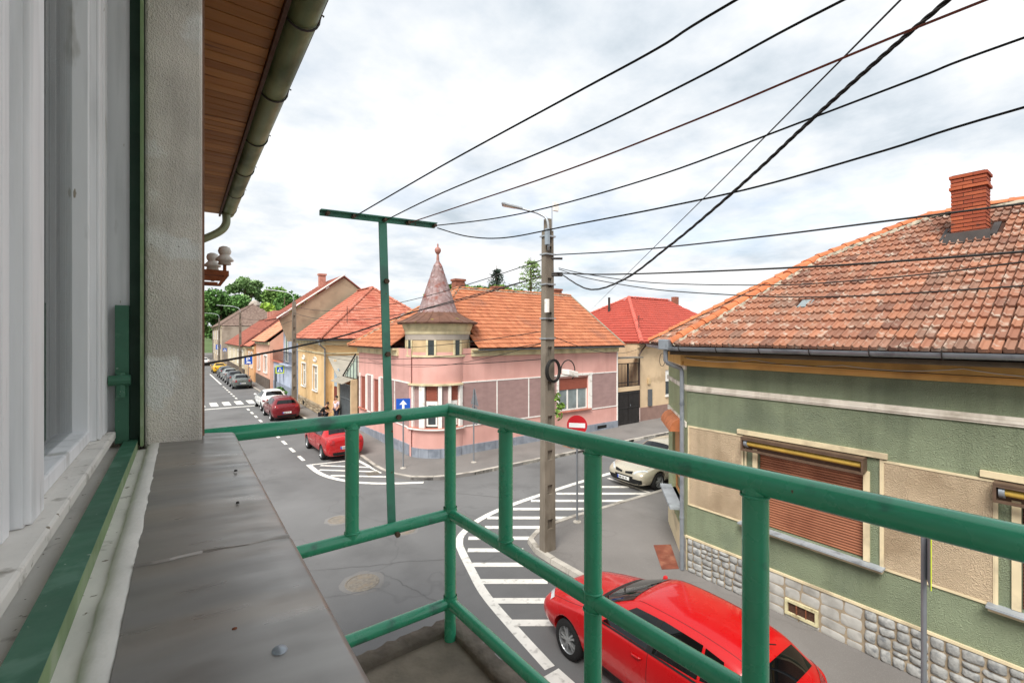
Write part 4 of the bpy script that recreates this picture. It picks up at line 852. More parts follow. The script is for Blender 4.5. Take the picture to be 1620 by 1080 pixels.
MB().fbox(hP, ru, rn, 24.0, 24.35, 1.0, 2.05, 0.0, 0.1).build('meter_box', M('meter_grey', '#5a5d60', rough=0.6, var=0.1), rh); MB().fbox(hP, ru, rn, 23.95, 24.2, 2.4, 2.75, 0.0, 0.1).build('meter_box', m_tanw, rh)
m_red = M('new_red_tile', '#a8483a', rough=0.7, var=0.08, scale=1.5, rnd=0.05)
q1, q2, qa, qr, q3 = Vector((22.9, 17.95, 5.06)), Vector((36.4, 17.95, 5.06)), Vector((28.7, 23.75, 8.45)), Vector((34, 23.75, 8.45)), Vector((22.9, 29.5, 5.06))
rr_ = MB(); rr_.slab([q1, q2, qr, qa], (0, 0, 1), 0.05); rr_.slab([q3, q1, qa], (0, 0, 1), 0.05); rr_.slab([qa, qr, (36.4, 29.5, 5.06), q3], (0, 0, 1), 0.05); rr_ = rr_.build('roof', m_red, rh)
plane_tiles(rr_, q1, q2, [qr, qa], 0.28, 0.35, m_red, name='roof_tiles', seed=31); plane_tiles(rr_, q1, q3, [qa], 0.28, 0.35, m_red, name='side_roof_tiles', seed=32)
m_redr = M('red_ridge', '#d0695a', rough=0.7, var=0.1, scale=2, rnd=0.08)
for a, b, s in ((q1, qa, 1), (qa, qr, 2), (q3, qa, 3)): ridge_tiles(rr_, a + up, b + up, m_redr, 0.4, 0.13, s)
half_pipe([(22.7, 17.9, 5.0), (36.4, 17.9, 5.0)], 0.07).build('gutter', M('brown_gutter', '#4a3730', rough=0.5, var=0.1), rh, smooth='auto')
MB().tube([(23.35, 17.9, 4.95), (23.3, 18.2, 4.6), (23.05, 18.25, 4.3), (23.05, 18.25, 1.0)], 0.05, 10).build('downpipe', M('brown_gutter', '#4a3730'), rh, smooth='auto'); MB().tube([(23.05, 18.25, 1.0), (23.05, 18.25, 0.12)], 0.055, 10).build('downpipe_foot', M('pale_pink_paint', '#cdb4ae', rough=0.7), rh, smooth='auto')
for x, y, z in ((34.6, 23.6, 8.8),): MB().box(x - 0.25, x + 0.25, y - 0.2, y + 0.2, 7.5, z).build('chimney', MATS['old_brick'], rr_)
MB().tube([(26.7, 24.0, 7.0), (26.7, 24.0, 8.4)], 0.09, 8).build('flue_pipe', m_flash, rr_, smooth='auto')
a = Vector((24.2, 19.2, 5.7)); MB().tube([a, a + Vector((0, 0, 1.1))], 0.02, 6).tube([a + Vector((-0.35, -0.2, 0.95)), a + Vector((0.35, 0.2, 1.05))], 0.015, 6).tube([a + Vector((-0.3, 0.1, 0.8)), a + Vector((0.3, -0.1, 0.85))], 0.015, 6).build('roof_aerial', m_flash, rr_)
MB().tube([(25.3 + 0.28 * math.cos(t) , 18.2, 3.9 + 0.42 * math.sin(t)) for t in [k * 0.4 for k in range(16)]], 0.018, 6, closed=True).build('cable_loop', m_wire, rh, smooth=True)
# ------------------------------------------------------------------ houses down the street
m_yel = M('yellow_render', '#dbb988', rough=0.9, streak=('#bd9a6a', 0.45, 1.5), var=0.07, scale=0.9, bump=0.15, bscale=50, stain='#c9a572', stain_scale=1.0, stain_lo=0.52)
m_rubble = M('brown_rubble', '#8d7f68', rough=0.9, var=0.2, scale=6, bump=0.6, bscale=20, rndcol=('#7d6f5b', '#a3927a', '#8a7760', '#b3a58d', '#6c6252'), rnd=0.12)
m_tile_pk = M('salmon_clay_tile', '#b46a56', rough=0.8, var=0.12, scale=1.0, rndcol=('#a96450', '#bd7660', '#b06a54', '#c58370'), rnd=0.06, stain='#a85a48', stain_scale=0.7, stain_lo=0.58)
m_tile_pale = M('pale_clay_tile', '#c78a6c', rough=0.85, var=0.18, scale=1.0, rndcol=('#c98d70', '#dba98c', '#b97458', '#d59a7a', '#a9634a'), rnd=0.1)
m_tile_dk = M('dark_clay_tile', '#8d5347', rough=0.85, var=0.18, scale=0.8, rndcol=('#8a4f44', '#9d6050', '#7d473d', '#a86a55'), rnd=0.1)
m_tile_br = M('brown_clay_tile', '#7d6a60', rough=0.9, var=0.15, scale=0.6, rndcol=('#766258', '#8d7a6e', '#6d5a52'), rnd=0.1)
MB_ = lambda *a: MB().box(*a)
YX = 7.58
yh = top('yellow_house', (YX, 31.2, 0), 'yellow house with stone plinth and salmon hip roof, two white-framed windows', 'house')
yP, yu, yn = (YX, 0, 0), (0, 1, 0), (-1, 0, 0); sP, su, sn = (0, 31.0, 0), (1, 0, 0), (0, -1, 0)
mb = MB(); wy = [(33.15, 34.5, 1.65, 3.35), (36.75, 38.2, 1.65, 3.35)]
facade(mb, yP, yu, yn, 31.0, 39.6, 0.1, 5.15, wy, 0.18); facade(mb, sP, su, sn, YX, 17.0, 0.1, 5.15, [], 0.1); mb.quad((17, 31, 0.1), (17, 39.6, 0.1), (17, 39.6, 5.15), (17, 31, 5.15)); mb.build('wall', m_yel, yh)
MB_(YX + 0.3, 16.8, 31.3, 39.4, 0.1, 5.0).build('inner_core', m_dark, yh)
for w in wy:
    window(yh, yP, yu, yn, *w, 0.15, m_whitep, m_glass_l, 2, (0.68,), 0.07, 0, None, m_lace, m_whitep, 0.1)
    for a_, b_, c_, d_ in ((w[0] - 0.08, w[0], w[2], w[3] + 0.08), (w[1], w[1] + 0.08, w[2], w[3] + 0.08), (w[0] + 0.001, w[1] - 0.001, w[3] + 0.001, w[3] + 0.1)): MB().fbox(yP, yu, yn, a_, b_, c_, d_, -0.005, 0.04).build('window_surround', m_whitep, yh)
    c = (w[0] + w[1]) / 2; o = MB()   # scrolled white plaster ornament over the window
    for s in (-1, 1): o.tube([(YX - 0.03, c + s * (0.1 + 0.42 * math.sin(t) * (1 - t / 8)), 3.78 + 0.2 * math.cos(t) * (1 - t / 7)) for t in [k * 0.45 for k in range(12)]], 0.035, 6)
    o.lathe([(0.0, -0.05), (0.12, -0.03), (0.1, 0.02)], (YX - 0.01, c, 3.88), 10, 'X'); o.build('plaster_ornament', m_whitep, yh)
f = MB(); f.fbox(yP, yu, yn, 31.0, 39.6, 4.26, 4.36, -0.005, 0.06); f.fbox(sP, su, sn, YX - 0.06, 17, 4.26, 4.36, -0.005, 0.06); f.fbox(yP, yu, yn, 31.0, 39.6, 4.85, 5.14, -0.005, 0.14); f.fbox(sP, su, sn, YX - 0.14, 17, 4.85, 5.139, -0.005, 0.13); f.build('cornice', m_creamw, yh)
ypl = MB().fbox(yP, yu, yn, 31.0, 39.6, 0.1, 0.8, -0.05, 0.02).build('plinth', m_mortar, yh); r_ = random.Random(3); rs = MB()
ps = [np.array([v.co[:] for v in stone_mesh(60 + s, 1.0, m_rubble).vertices]) for s in range(5)]; pf = [tuple(p.vertices) for p in stone_mesh(60, 1.0, m_rubble).polygons]
for (x0, x1, z0, z1) in splits(31.0, 39.6, 0.1, 0.8, 0.42, 0.24, r_):
    s = ps[r_.randrange(5)]; rs.add([(YX - 0.02 - 0.05 * p[1], (x0 + x1) / 2 + p[0] * (x1 - x0 - 0.03), (z0 + z1) / 2 + p[2] * (z1 - z0 - 0.03)) for p in s], pf)
rs.build('plinth_stones', m_rubble, ypl, kind='stuff'); MB().fbox(yP, yu, yn, 37.1, 37.6, 0.25, 0.55, 0.07, 0.08).build('cellar_vent', m_dark, ypl)
ye = [Vector((7.12, 30.7, 5.25)), Vector((17.4, 30.7, 5.25)), Vector((17.4, 41.0, 5.25)), Vector((7.12, 39.6, 5.25))]; ya = Vector((12.3, 35.9, 9.25)); yb = Vector((12.3, 39.6, 9.25))
rf = MB(); rf.slab([ye[0], ye[1], ya], (0, 0, 1), 0.06); rf.slab([ye[3], ye[0], ya, yb], (0, 0, 1), 0.06); rf.slab([ye[1], ye[2], yb, ya], (0, 0, 1), 0.06); rf = rf.build('roof', m_deck, yh)
plane_tiles(rf, ye[0], ye[1], [ya], 0.26, 0.36, m_tile_pk, seed=41, name='roof_tiles', jitter=0.01); plane_tiles(rf, ye[0], ye[3], [yb, ya], 0.26, 0.36, m_tile_pk, seed=42, name='side_roof_tiles')
plane_tiles(rf, ye[1], ye[2], [yb, ya], 0.26, 0.36, m_tile_pk, seed=43, name='back_roof_tiles')
for a, b, s in ((ye[0], ya, 1), (ye[1], ya, 2), (ya, yb, 3)): ridge_tiles(rf, a + up, b + up, m_tile_pk, 0.42, 0.13, s)
half_pipe([(7.08, 30.62, 5.2), (17.3, 30.62, 5.2)], 0.075).build('gutter', m_gutd, yh, smooth='auto'); half_pipe([(7.05, 39.5, 5.2), (7.05, 30.66, 5.2)], 0.075).build('gutter', m_gutd, yh, smooth='auto')
MB().tube([(7.1, 30.6, 5.15), (7.1, 30.6, 4.9), (7.5, 30.88, 4.6), (7.5, 30.88, 0.12)], 0.055, 10).build('downpipe', M('grey_pipe', '#8b8a88', rough=0.5, metallic=0.3), yh, smooth='auto')
a = Vector((9.2, 31.9, 6.3)); MB().tube([a, a + Vector((0, 0, 1.2))], 0.02, 6).build('roof_aerial', m_flash, rf)
b = MB(); b.lathe([(0.0, 0.0), (0.2, 0.03), (0.3, 0.08)], (13.4, 32.0, 6.85), 14, 'Y'); b.tube([(13.4, 32.0, 6.85), (13.4, 32.4, 6.45)], 0.02, 6); b.build('satellite_dish', m_zinc, rf)
# gateway between the yellow and the pink house
gw = top('gateway', (7.9, 28.5, 0.1), 'grey barred gateway with a glazed lean-to canopy between pink and yellow houses', 'gate')
wP, wu, wn = (7.9, 0, 0), (0, 1, 0), (-1, 0, 0); m_gg = M('grey_iron', '#5d6365', rough=0.55, var=0.12, scale=3); m_pil = M('gate_pillar', '#c7b08c', rough=0.9, var=0.12, scale=3)
for y0, y1 in ((28.95, 29.35), (26.42, 26.62)): MB().fbox(wP, wu, wn, y0, y1, 0.1, 2.95, -0.3, 0.05).build('gate_pillar', m_pil, gw)
for k in range(2):
    a = 26.65 + k * 1.15; b = a + 1.1; lf = MB().fbox(wP, wu, wn, a, b, 0.15, 1.75, -0.06, -0.04).build('gate_leaf', m_gg, gw)
    for j in range(7): x = a + 0.02 + j * (b - a - 0.07) / 6; MB().fbox(wP, wu, wn, x, x + 0.05, 0.15, 2.6, -0.039, 0.0).build('gate_bar', m_gg, lf)
    for z in (0.3, 1.72, 2.55): MB().fbox(wP, wu, wn, a, b, z, z + 0.06, 0.001, 0.016).build('gate_rail', m_gg, lf)
MB().fbox(wP, wu, wn, 29.4, 30.4, 0.12, 2.2, -0.1, -0.04).build('side_door', M('red_brown_door', '#74382c', rough=0.7, var=0.12, scale=4), gw)
MB().fbox(wP, wu, wn, 29.4, 30.4, 2.25, 3.4, -0.1, -0.05).build('door_panel', M('pale_blue_sheet', '#9fb0bd', rough=0.6, var=0.08), gw)
MB().fbox(wP, wu, wn, 30.42, 31.0, 0.1, 3.9, -0.2, -0.05).build('infill_wall', m_yel, gw)
m_shgrey = M('grey_sheet', '#a39d90', rough=0.8, var=0.1, scale=2)
MB().slab([(7.7, 31.0, 4.15), (7.75, 28.9, 2.95), (11.5, 28.9, 2.95), (11.5, 31.0, 4.15)], (0, 0, 1), 0.05).build('canopy_roof', m_shgrey, gw)
MB().slab([(7.74, 30.95, 4.2), (7.62, 28.75, 2.92), (7.62, 26.45, 4.2)], (-1, 0, 0), 0.04).build('canopy_gable', m_shgrey, gw) if False else None
for k in range(4):
    y0 = 26.45 + k * 0.6; zt = 4.3 - (y0 + 0.3 - 26.45) * 0.5
    MB().fbox(wP, wu, wn, y0 + 0.03, y0 + 0.57, 2.98, zt, -0.3, -0.28).build('canopy_pane', M('mint_glass', '#b5c4b4', rough=0.25, var=0.15, scale=2), gw)
    MB().fbox(wP, wu, wn, y0 - 0.03, y0 + 0.03, 2.98, zt + 0.15, -0.31, -0.25).build('canopy_mullion', m_gg, gw)
MB().tube([(8.1, 28.95, 3.0), (8.1, 26.45, 4.4)], 0.05, 6).build('canopy_edge', m_flash, gw)
for k in range(9): y0 = 26.5 + k * 0.28; MB().hexa([(7.35, y0, 2.72), (8.0, y0, 2.95), (8.0, y0 + 0.2, 2.95), (7.35, y0 + 0.2, 2.72), (7.35, y0, 2.75), (8.0, y0, 2.98), (8.0, y0 + 0.2, 2.98), (7.35, y0 + 0.2, 2.75)]).build('awning_slat', m_shgrey, gw)
# blue-grey house with brown gable
m_blue = M('blue_grey_render', '#a9b1c2', rough=0.9, var=0.07, scale=1.2, stain='#929aab', stain_scale=1.2); m_gable = M('brown_gable_render', '#a3917a', rough=0.95, var=0.12, scale=0.9, stain='#8b7a66', stain_scale=1.0, stain_lo=0.48)
BX = 7.3
bh = top('blue_house', (BX, 42, 0), 'blue-grey house with a tall bare brown gable and railed terrace beside the yellow house', 'house')
mb = MB(); mb.box(BX, 14.5, 40.2, 44.4, 0.1, 6.55); mb.build('wall', m_blue, bh); MB_(BX - 0.03, 9.5, 44.41, 49.5, 0.1, 3.0).build('terrace_wall', m_blue, bh); MB_(BX - 0.08, BX + 0.02, 40.25, 49.45, 0.1, 1.15).build('plinth', M('blue_grey_dado', '#7f8794', rough=0.9, var=0.1), bh)
MB().slab([(6.3, 40.1, 6.75), (11.3, 40.1, 10.45), (13.9, 40.1, 8.6), (13.9, 40.1, 5.0), (6.9, 40.1, 5.0)], (0, -1, 0), 0.2).build('gable_wall', m_gable, bh)
rf = MB(); rf.slab([(6.1, 39.95, 6.78), (6.1, 46.5, 6.78), (11.3, 46.5, 10.6), (11.3, 39.95, 10.6)], (0, 0, 1), 0.1); rf.slab([(11.3, 39.95, 10.6), (11.3, 46.5, 10.6), (16.5, 46.5, 6.8), (16.5, 39.95, 6.8)], (0, 0, 1), 0.1); rf = rf.build('roof', m_tile_dk, bh)
plane_tiles(rf, (6.1, 40.0, 6.8), (6.1, 46.5, 6.8), [(11.3, 46.5, 10.62), (11.3, 40.0, 10.62)], 0.26, 0.36, m_tile_dk, seed=51, name='roof_tiles')
MB().hexa([(6.1, 39.9, 6.8), (11.3, 39.9, 10.62), (11.3, 40.25, 10.62), (6.1, 40.25, 6.8), (6.1, 39.9, 6.9), (11.3, 39.9, 10.72), (11.3, 40.25, 10.72), (6.1, 40.25, 6.9)]).build('verge_flashing', m_whitep, rf)
MB_(10.15, 10.7, 43.7, 44.2, 9.0, 10.95).build('chimney', M('pink_brick', '#b98070', rough=0.9, var=0.2, scale=8), rf); MB_(10.08, 10.77, 43.63, 44.27, 10.951, 11.1).build('chimney_cap', MATS['pink_brick'], rf)
window(bh, (BX, 0, 0), (0, 1, 0), (-1, 0, 0), 42.0, 43.2, 3.2, 5.4, -0.02, m_whitep, m_glass_l, 1, (), 0.12)
tp = MB_(BX - 0.2, BX + 0.35, 44.41, 49.5, 3.001, 3.12).build('terrace_coping', m_tile_pk, bh)
for k in range(26): y = 40.3 + k * 0.36; MB().box(BX - 0.12, BX - 0.09, y, y + 0.03, 3.125 if y > 44.4 else 3.05, 4.05).build('railing_bar', m_flash, tp)
MB().box(BX - 0.125, BX - 0.085, 40.3, 49.5, 4.05, 4.1).build('railing_top', m_flash, tp); MB_(BX - 0.35, BX, 40.3, 44.4, 2.95, 3.05).build('balcony_slab', m_blue, bh)
MB().fbox((BX - 0.03, 0, 0), yu, yn, 47.6, 48.7, 0.15, 2.4, 0.0, 0.055).build('door', M('dark_door', '#3a4148', rough=0.6), bh)
MB_(8.6, 8.8, 44.45, 49.4, 3.0, 5.3).build('terrace_back_wall', M('salmon_wall', '#dba088', rough=0.9, var=0.06), bh)
# further houses: name, x, y0, y1, eave z, wall, tile, ridge rise, label
def row_house(x, y0, y1, ez, wall, tile, rise, depth, wins, label, plinth=None, gap=0.36, hip0=0.0, hip1=0.0, glassm=None, wz=(1.7, 3.4)):
    h = top('row_house', (x, (y0 + y1) / 2, 0), label, 'house'); P, u, n = (x, 0, 0), (0, 1, 0), (-1, 0, 0)
    holes = [(a, b, *wz) for a, b in wins]; mb = MB(); facade(mb, P, u, n, y0, y1, 0.1, ez, holes, 0.16)
    mb.quad((x, y0, 0.1), (x + depth, y0, 0.1), (x + depth, y0, ez), (x, y0, ez)); mb.quad((x, y1, 0.1), (x + depth, y1, 0.1), (x + depth, y1, ez), (x, y1, ez))
    if not hip0: mb.poly([(x, y0, ez), (x + depth, y0, ez), (x + depth / 2, y0, ez + rise * 0.98)])
    mb.build('wall', wall, h); MB_(x + 0.3, x + depth - 0.2, y0 + 0.3, y1 - 0.3, 0.1, ez).build('inner_core', m_dark, h)
    for w in holes:
        window(h, P, u, n, *w, 0.13, m_whitep, m_glass, 2, (), 0.1, 0, None, None, m_whitep, 0.1)
        for a_, b_, c_, d_ in ((w[0] - 0.15, w[0], w[2], w[3] + 0.15), (w[1], w[1] + 0.15, w[2], w[3] + 0.15), (w[0] + .001, w[1] - .001, w[3], w[3] + 0.15)): MB().fbox(P, u, n, a_, b_, c_, d_, -0.005, 0.05).build('window_surround', m_whitep, h)
    if plinth: MB().fbox(P, u, n, y0, y1, 0.1, 1.2, -0.02, 0.06).build('plinth', plinth, h)
    MB().fbox(P, u, n, y0, y1, ez - 0.3, ez - 0.02, -0.005, 0.15).build('cornice', m_creamw, h)
    e = 0.45; A, B = Vector((x - e, y0, ez)), Vector((x - e, y1, ez)); rx = x + depth / 2; C_, D_ = Vector((rx, y1 - hip1, ez + rise)), Vector((rx, y0 + hip0, ez + rise)); E_, F_ = Vector((x + depth + e, y1, ez)), Vector((x + depth + e, y0, ez))
    rf = MB(); rf.slab([A, B, C_, D_], (0, 0, 1), 0.08); rf.slab([D_, C_, E_, F_], (0, 0, 1), 0.08)
    if hip0: rf.slab([F_, A, D_], (0, 0, 1), 0.08)
    if hip1: rf.slab([B, E_, C_], (0, 0, 1), 0.08)
    rf = rf.build('roof', m_deck, h); plane_tiles(rf, A, B, [C_, D_], 0.27, gap, tile, seed=int(y0), name='roof_tiles')
    if hip0: plane_tiles(rf, F_, A, [D_], 0.27, gap, tile, seed=int(y0) + 1, name='hip_roof_tiles'); ridge_tiles(rf, A + up, D_ + up, tile, 0.5, 0.13, 1)
    ridge_tiles(rf, D_ + up, C_ + up, tile, 0.5, 0.13, 2); return h, rf
m_salm = M('salmon_render', '#d6a892', rough=0.9, var=0.06, scale=1.0, stain='#cf9478', stain_scale=1.2); m_oran = M('orange_render', '#d3a375', rough=0.9, var=0.06, scale=1.0); m_crm = M('pale_cream_render', '#cfc3a8', rough=0.9, var=0.08, scale=0.9, stain='#b3a890', stain_scale=1.0)
m_dkstone = M('dark_stone', '#5c5148', rough=0.95, var=0.3, scale=2.5, bump=0.7, bscale=8)
h1, rf1 = row_house(6.95, 49.6, 59.6, 4.85, m_salm, m_tile_pale, 3.9, 9.0, [(51.2, 53.4), (56.2, 58.0)], 'salmon house with pale patchy roof and dark stone base past the blue terrace', m_dkstone, 0.38, hip1=0.01)
MB_(11.0, 11.6, 52, 52.6, 7.5, 10.0).build('chimney', MATS['pink_brick'], rf1)
row_house(6.75, 59.7, 66.0, 4.2, m_oran, m_tile_pk, 3.2, 8.5, [(61, 62.2), (63.5, 64.7)], 'small orange house between the salmon and the cream houses', None, 0.38)
h3, rf3 = row_house(6.45, 66.1, 92, 4.1, m_crm, m_tile_dk, 3.9, 9.5, [(68, 69.6), (73, 74.6), (79, 80.6), (86, 87.6)], 'long cream house with dark red roof in the middle of the row', m_dkstone, 0.38, hip0=4.2)
for y in (74, 76.5, 79): MB_(10.8, 11.6, y, y + 0.7, 7.6, 9.1).build('chimney', MATS['pink_brick'], rf3)
m_far = M('grey_brown_render', '#a8998a', rough=0.92, var=0.1, scale=0.6, stain='#8c7d6f', stain_scale=0.6)
h4, rf4 = row_house(5.9, 97, 128, 7.2, m_far, m_tile_br, 4.4, 11, [(101, 102.6), (107, 108.6), (113, 114.6), (120, 121.6)], 'tall grey-brown house with a broad brown roof at the far end of the street', None, 0.42, hip0=5.5)
P, u, n = (5.9, 0, 0), (0, 1, 0), (-1, 0, 0)
for a in (101, 107, 113, 120): window(h4, P, u, n, a, a + 1.6, 4.6, 6.4, -0.03, m_whitep, m_glass, 2, (), 0.1)
for a in (98, 104.5, 111, 117.5): MB().fbox(P, u, n, a, a + 0.5, 0.1, 6.9, 0.0, 0.12).build('pilaster', m_crm, h4)
d = MB(); d.lathe([(1.0, 11.0), (1.0, 12.2), (1.3, 12.3), (0.9, 13.0), (0.3, 13.4), (0, 13.45)], (13.5, 118, 0), 10); d.build('roof_cupola', m_greyw, rf4)
bb = top('barn_block', (20, 135, 0), 'wide grey block under a brown roof closing the view behind the street', 'building')
MB_(16, 44, 130, 141, -0.1, 8.0).build('wall', m_far, bb); rf = MB(); rf.slab([(15.5, 129.4, 8.0), (44.5, 129.4, 8.0), (44.5, 135.5, 11.6), (15.5, 135.5, 11.6)], (0, 0, 1), 0.1); rf.slab([(15.5, 135.5, 11.6), (44.5, 135.5, 11.6), (44.5, 141.6, 8), (15.5, 141.6, 8)], (0, 0, 1), 0.1); rf.build('roof', m_tile_br, bb)
for k in range(5): window(bb, (0, 130, 0), (1, 0, 0), (0, -1, 0), 18 + k * 5, 19.8 + k * 5, 4.6, 6.6, -0.03, m_whitep, m_glass, 2, (), 0.12)
# ------------------------------------------------------------------ hill and trees
m_leaf = [M('leaf_%d' % i, c, rough=0.7, var=0.35, scale=0.35, rnd=0.3, spec=0.25) for i, c in enumerate(('#6a8a46', '#557a3e', '#98b64e', '#7a9862'))]; m_bark = M('bark', '#5a4a3b', rough=0.95, var=0.25, scale=3)
hl = MB(); rr = random.Random(2); nx, ny = 26, 14
vs = [(-120 + 360 * i / nx, 150 + 260 * j / ny, -0.6 + (1 - math.cos(math.pi * min(1, j / 9))) * 0.5 * (9 + 3 * math.sin(i * 0.7) + 2 * math.sin(i * 1.9 + j))) for i in range(nx + 1) for j in range(ny + 1)]
hl.add(vs, [(i * (ny + 1) + j, (i + 1) * (ny + 1) + j, (i + 1) * (ny + 1) + j + 1, i * (ny + 1) + j + 1) for i in range(nx) for j in range(ny)]); hl.build('hill', M('hill_grass', '#4c5e33', rough=0.95, var=0.3, scale=0.08), smooth=True, kind='structure')
def crown(lobes, n, ls, seed):
    r = np.random.default_rng(seed); V = []
    tot = sum(l[3] ** 2 for l in lobes)
    for (x, y, z, rad, fl) in lobes:
        k = int(n * rad ** 2 / tot); d = r.normal(size=(k, 3)); d /= np.linalg.norm(d, axis=1)[:, None]; rr_ = rad * np.clip(r.beta(4, 1.3, k), 0.15, 1) * (0.85 + 0.3 * r.random(k))
        c = d * rr_[:, None] * np.array([1, 1, fl]) + np.array([x, y, z]); a = r.normal(size=(k, 3)); a /= np.linalg.norm(a, axis=1)[:, None]; b = np.cross(a, r.normal(size=(k, 3))); b /= np.linalg.norm(b, axis=1)[:, None]
        s = ls * r.uniform(0.6, 1.4, k)[:, None]; V.append(np.stack([c - a * s, c + b * s * 0.7, c + a * s, c - b * s * 0.7], 1).reshape(-1, 3))
    V = np.concatenate(V); mb = MB(); mb.v = [tuple(p) for p in V]; mb.f = [(4 * i, 4 * i + 1, 4 * i + 2, 4 * i + 3) for i in range(len(V) // 4)]; return mb
def tree(loc, h, w, mat, label, seed, n=4500, ls=0.4, sparse=False, group='trees on the hill behind the street', trunk_f=0.35):
    r = random.Random(seed); x, y, z = loc; t = top('broadleaf_tree', loc, label, 'tree', group)
    tk = MB(); tk.tube([(x, y, z - 0.5), (x + 0.1, y, z + h * 0.3), (x - 0.15, y + 0.1, z + h * 0.6), (x, y, z + h * 0.85)], [h * 0.028, h * 0.022, h * 0.014, h * 0.004], 8)
    lobes = []
    for k in range(9 if not sparse else 14):
        a = r.uniform(0, 6.28); q = r.uniform(0.15, 0.85) ** 0.7; zz = z + h * r.uniform(trunk_f, 0.92); fall = math.sqrt(max(0.05, 1 - ((zz - z) / h - 0.55) ** 2 * 3)); c = (x + math.cos(a) * w * 0.38 * q * fall, y + math.sin(a) * w * 0.38 * q * fall, zz)
        lobes.append((*c, w * (r.uniform(0.16, 0.26) if not sparse else r.uniform(0.09, 0.16)), 0.75)); tk.tube([(x, y, z + h * r.uniform(0.25, 0.5)), ((x + c[0]) / 2, (y + c[1]) / 2, (z + h * 0.4 + c[2]) / 2), c], [h * 0.012, h * 0.008, h * 0.003], 5)
    tk.build('trunk', m_bark, t, smooth=True); crown(lobes, n, ls, seed).build('crown', mat, t)
tree((17.0, 172, 5), 19.5, 17, m_leaf[3], 'tall thin-crowned tree rising above the other trees at the street end', 1, 5200, 0.42, True)
tree((25, 150, 3), 16.5, 18, m_leaf[1], 'dense dark green tree behind the far roofs, right of the thin tall one', 2, 9000, 0.42, trunk_f=0.15)
tree((33.5, 146, 2), 17.8, 17, m_leaf[0], 'rounded green tree beside the chimneys of the blue house, rightmost of the far trees', 3, 9000, 0.42, trunk_f=0.15)
tree((9.5, 158, 2), 16.5, 15, m_leaf[1], 'bushy tree just left of the far grey-brown house roof', 4, 9000, 0.42, trunk_f=0.12)
tree((19.5, 144, 1), 13.5, 10, m_leaf[2], 'small bright yellow-green tree behind the far brown roof', 5, 5000, 0.4, trunk_f=0.15)
tree((2.2, 138, 0), 15.5, 12, m_leaf[0], 'leafy tree hanging over the far left edge of the street', 6, 9000, 0.4, trunk_f=0.1)
tree((-1.2, 122, 0), 13.0, 9, m_leaf[1], 'low leafy tree at the kerb behind the far black car', 7, 8000, 0.35, trunk_f=0.08)
tree((29, 166, 5), 16, 18, m_leaf[0], 'wide green tree farthest back on the hill in the middle of the wood', 8, 8000, 0.45, trunk_f=0.15)
tree((40, 160, 3), 16, 16, m_leaf[3], 'grey-green tree top over the roofs right of the far wood', 10, 7000, 0.45, trunk_f=0.15)
def conifer(loc, h, w, mat, label, seed, droop=0.25, dens=1.0):
    r = random.Random(seed); x, y, z = loc; t = top('conifer_tree', loc, label, 'tree'); tk = MB(); tk.tube([(x, y, z), (x, y, z + h * 0.6), (x, y, z + h)], [h * 0.02, h * 0.012, 0.02], 7); fol = MB(); nl = int(26 * dens)
    for i in range(nl):
        f_ = i / nl; zz = z + h * (0.25 + 0.74 * f_); L_ = w * 0.5 * (1 - f_) ** 0.8 + 0.12
        for k in range(6):
            a = r.uniform(0, 6.28); ll = L_ * r.uniform(0.65, 1.15); tipz = zz - ll * droop + (0.18 * ll if dens < 1 else 0); tip = Vector((x + math.cos(a) * ll, y + math.sin(a) * ll, tipz)); root = Vector((x, y, zz)); tk.tube([root, tip], [0.03, 0.008], 4, caps=False)
            for j in range(26):
                q = root.lerp(tip, r.uniform(0.15, 1.05)); s = 0.10 + 0.16 * r.random(); d = Vector((r.gauss(0, 1), r.gauss(0, 1), r.gauss(-0.3, 0.6))).normalized(); e = d.cross(Vector((r.gauss(0, 1), r.gauss(0, 1), r.gauss(0, 1)))).normalized(); q = q + Vector((r.gauss(0, .1), r.gauss(0, .1), r.gauss(0, .06))); fol.quad(q, q + d * s + e * 0.05, q + d * s * 1.6, q + d * s - e * 0.05)
    tk.build('trunk', m_bark, t); fol.build('crown', mat, t)
conifer((26.0, 38.5, 0), 12.6, 6.5, M('dark_needles', '#2f4436', rough=0.8, var=0.3, scale=1.5), 'dark spruce top showing over the orange roof', 1)
conifer((26.6, 33.6, 0), 12.8, 10.5, M('light_needles', '#7d9a58', rough=0.75, var=0.3, scale=1.2), 'pale green open conifer behind the orange roof next to the utility pole', 2, 0.05, 0.95)
t = top('broadleaf_tree', (20, 36, 0), 'low bushes of leaves peeping over the orange ridge left of the dark spruce', 'tree'); MB().tube([(20, 36, 0), (20.2, 36, 6), (20, 36.2, 8.4)], [0.2, 0.15, 0.05], 6).build('trunk', m_bark, t); crown([(18.3, 36, 9.0, 1.2, 0.6), (20.3, 36.3, 9.5, 1.3, 0.6), (22.3, 36.2, 9.3, 1.4, 0.6), (24.4, 36, 9.6, 1.3, 0.6), (26.6, 36, 9.2, 1.4, 0.6), (28.6, 36, 9.0, 1.3, 0.6)], 3600, 0.16, 9).build('crown', m_leaf[0], t)
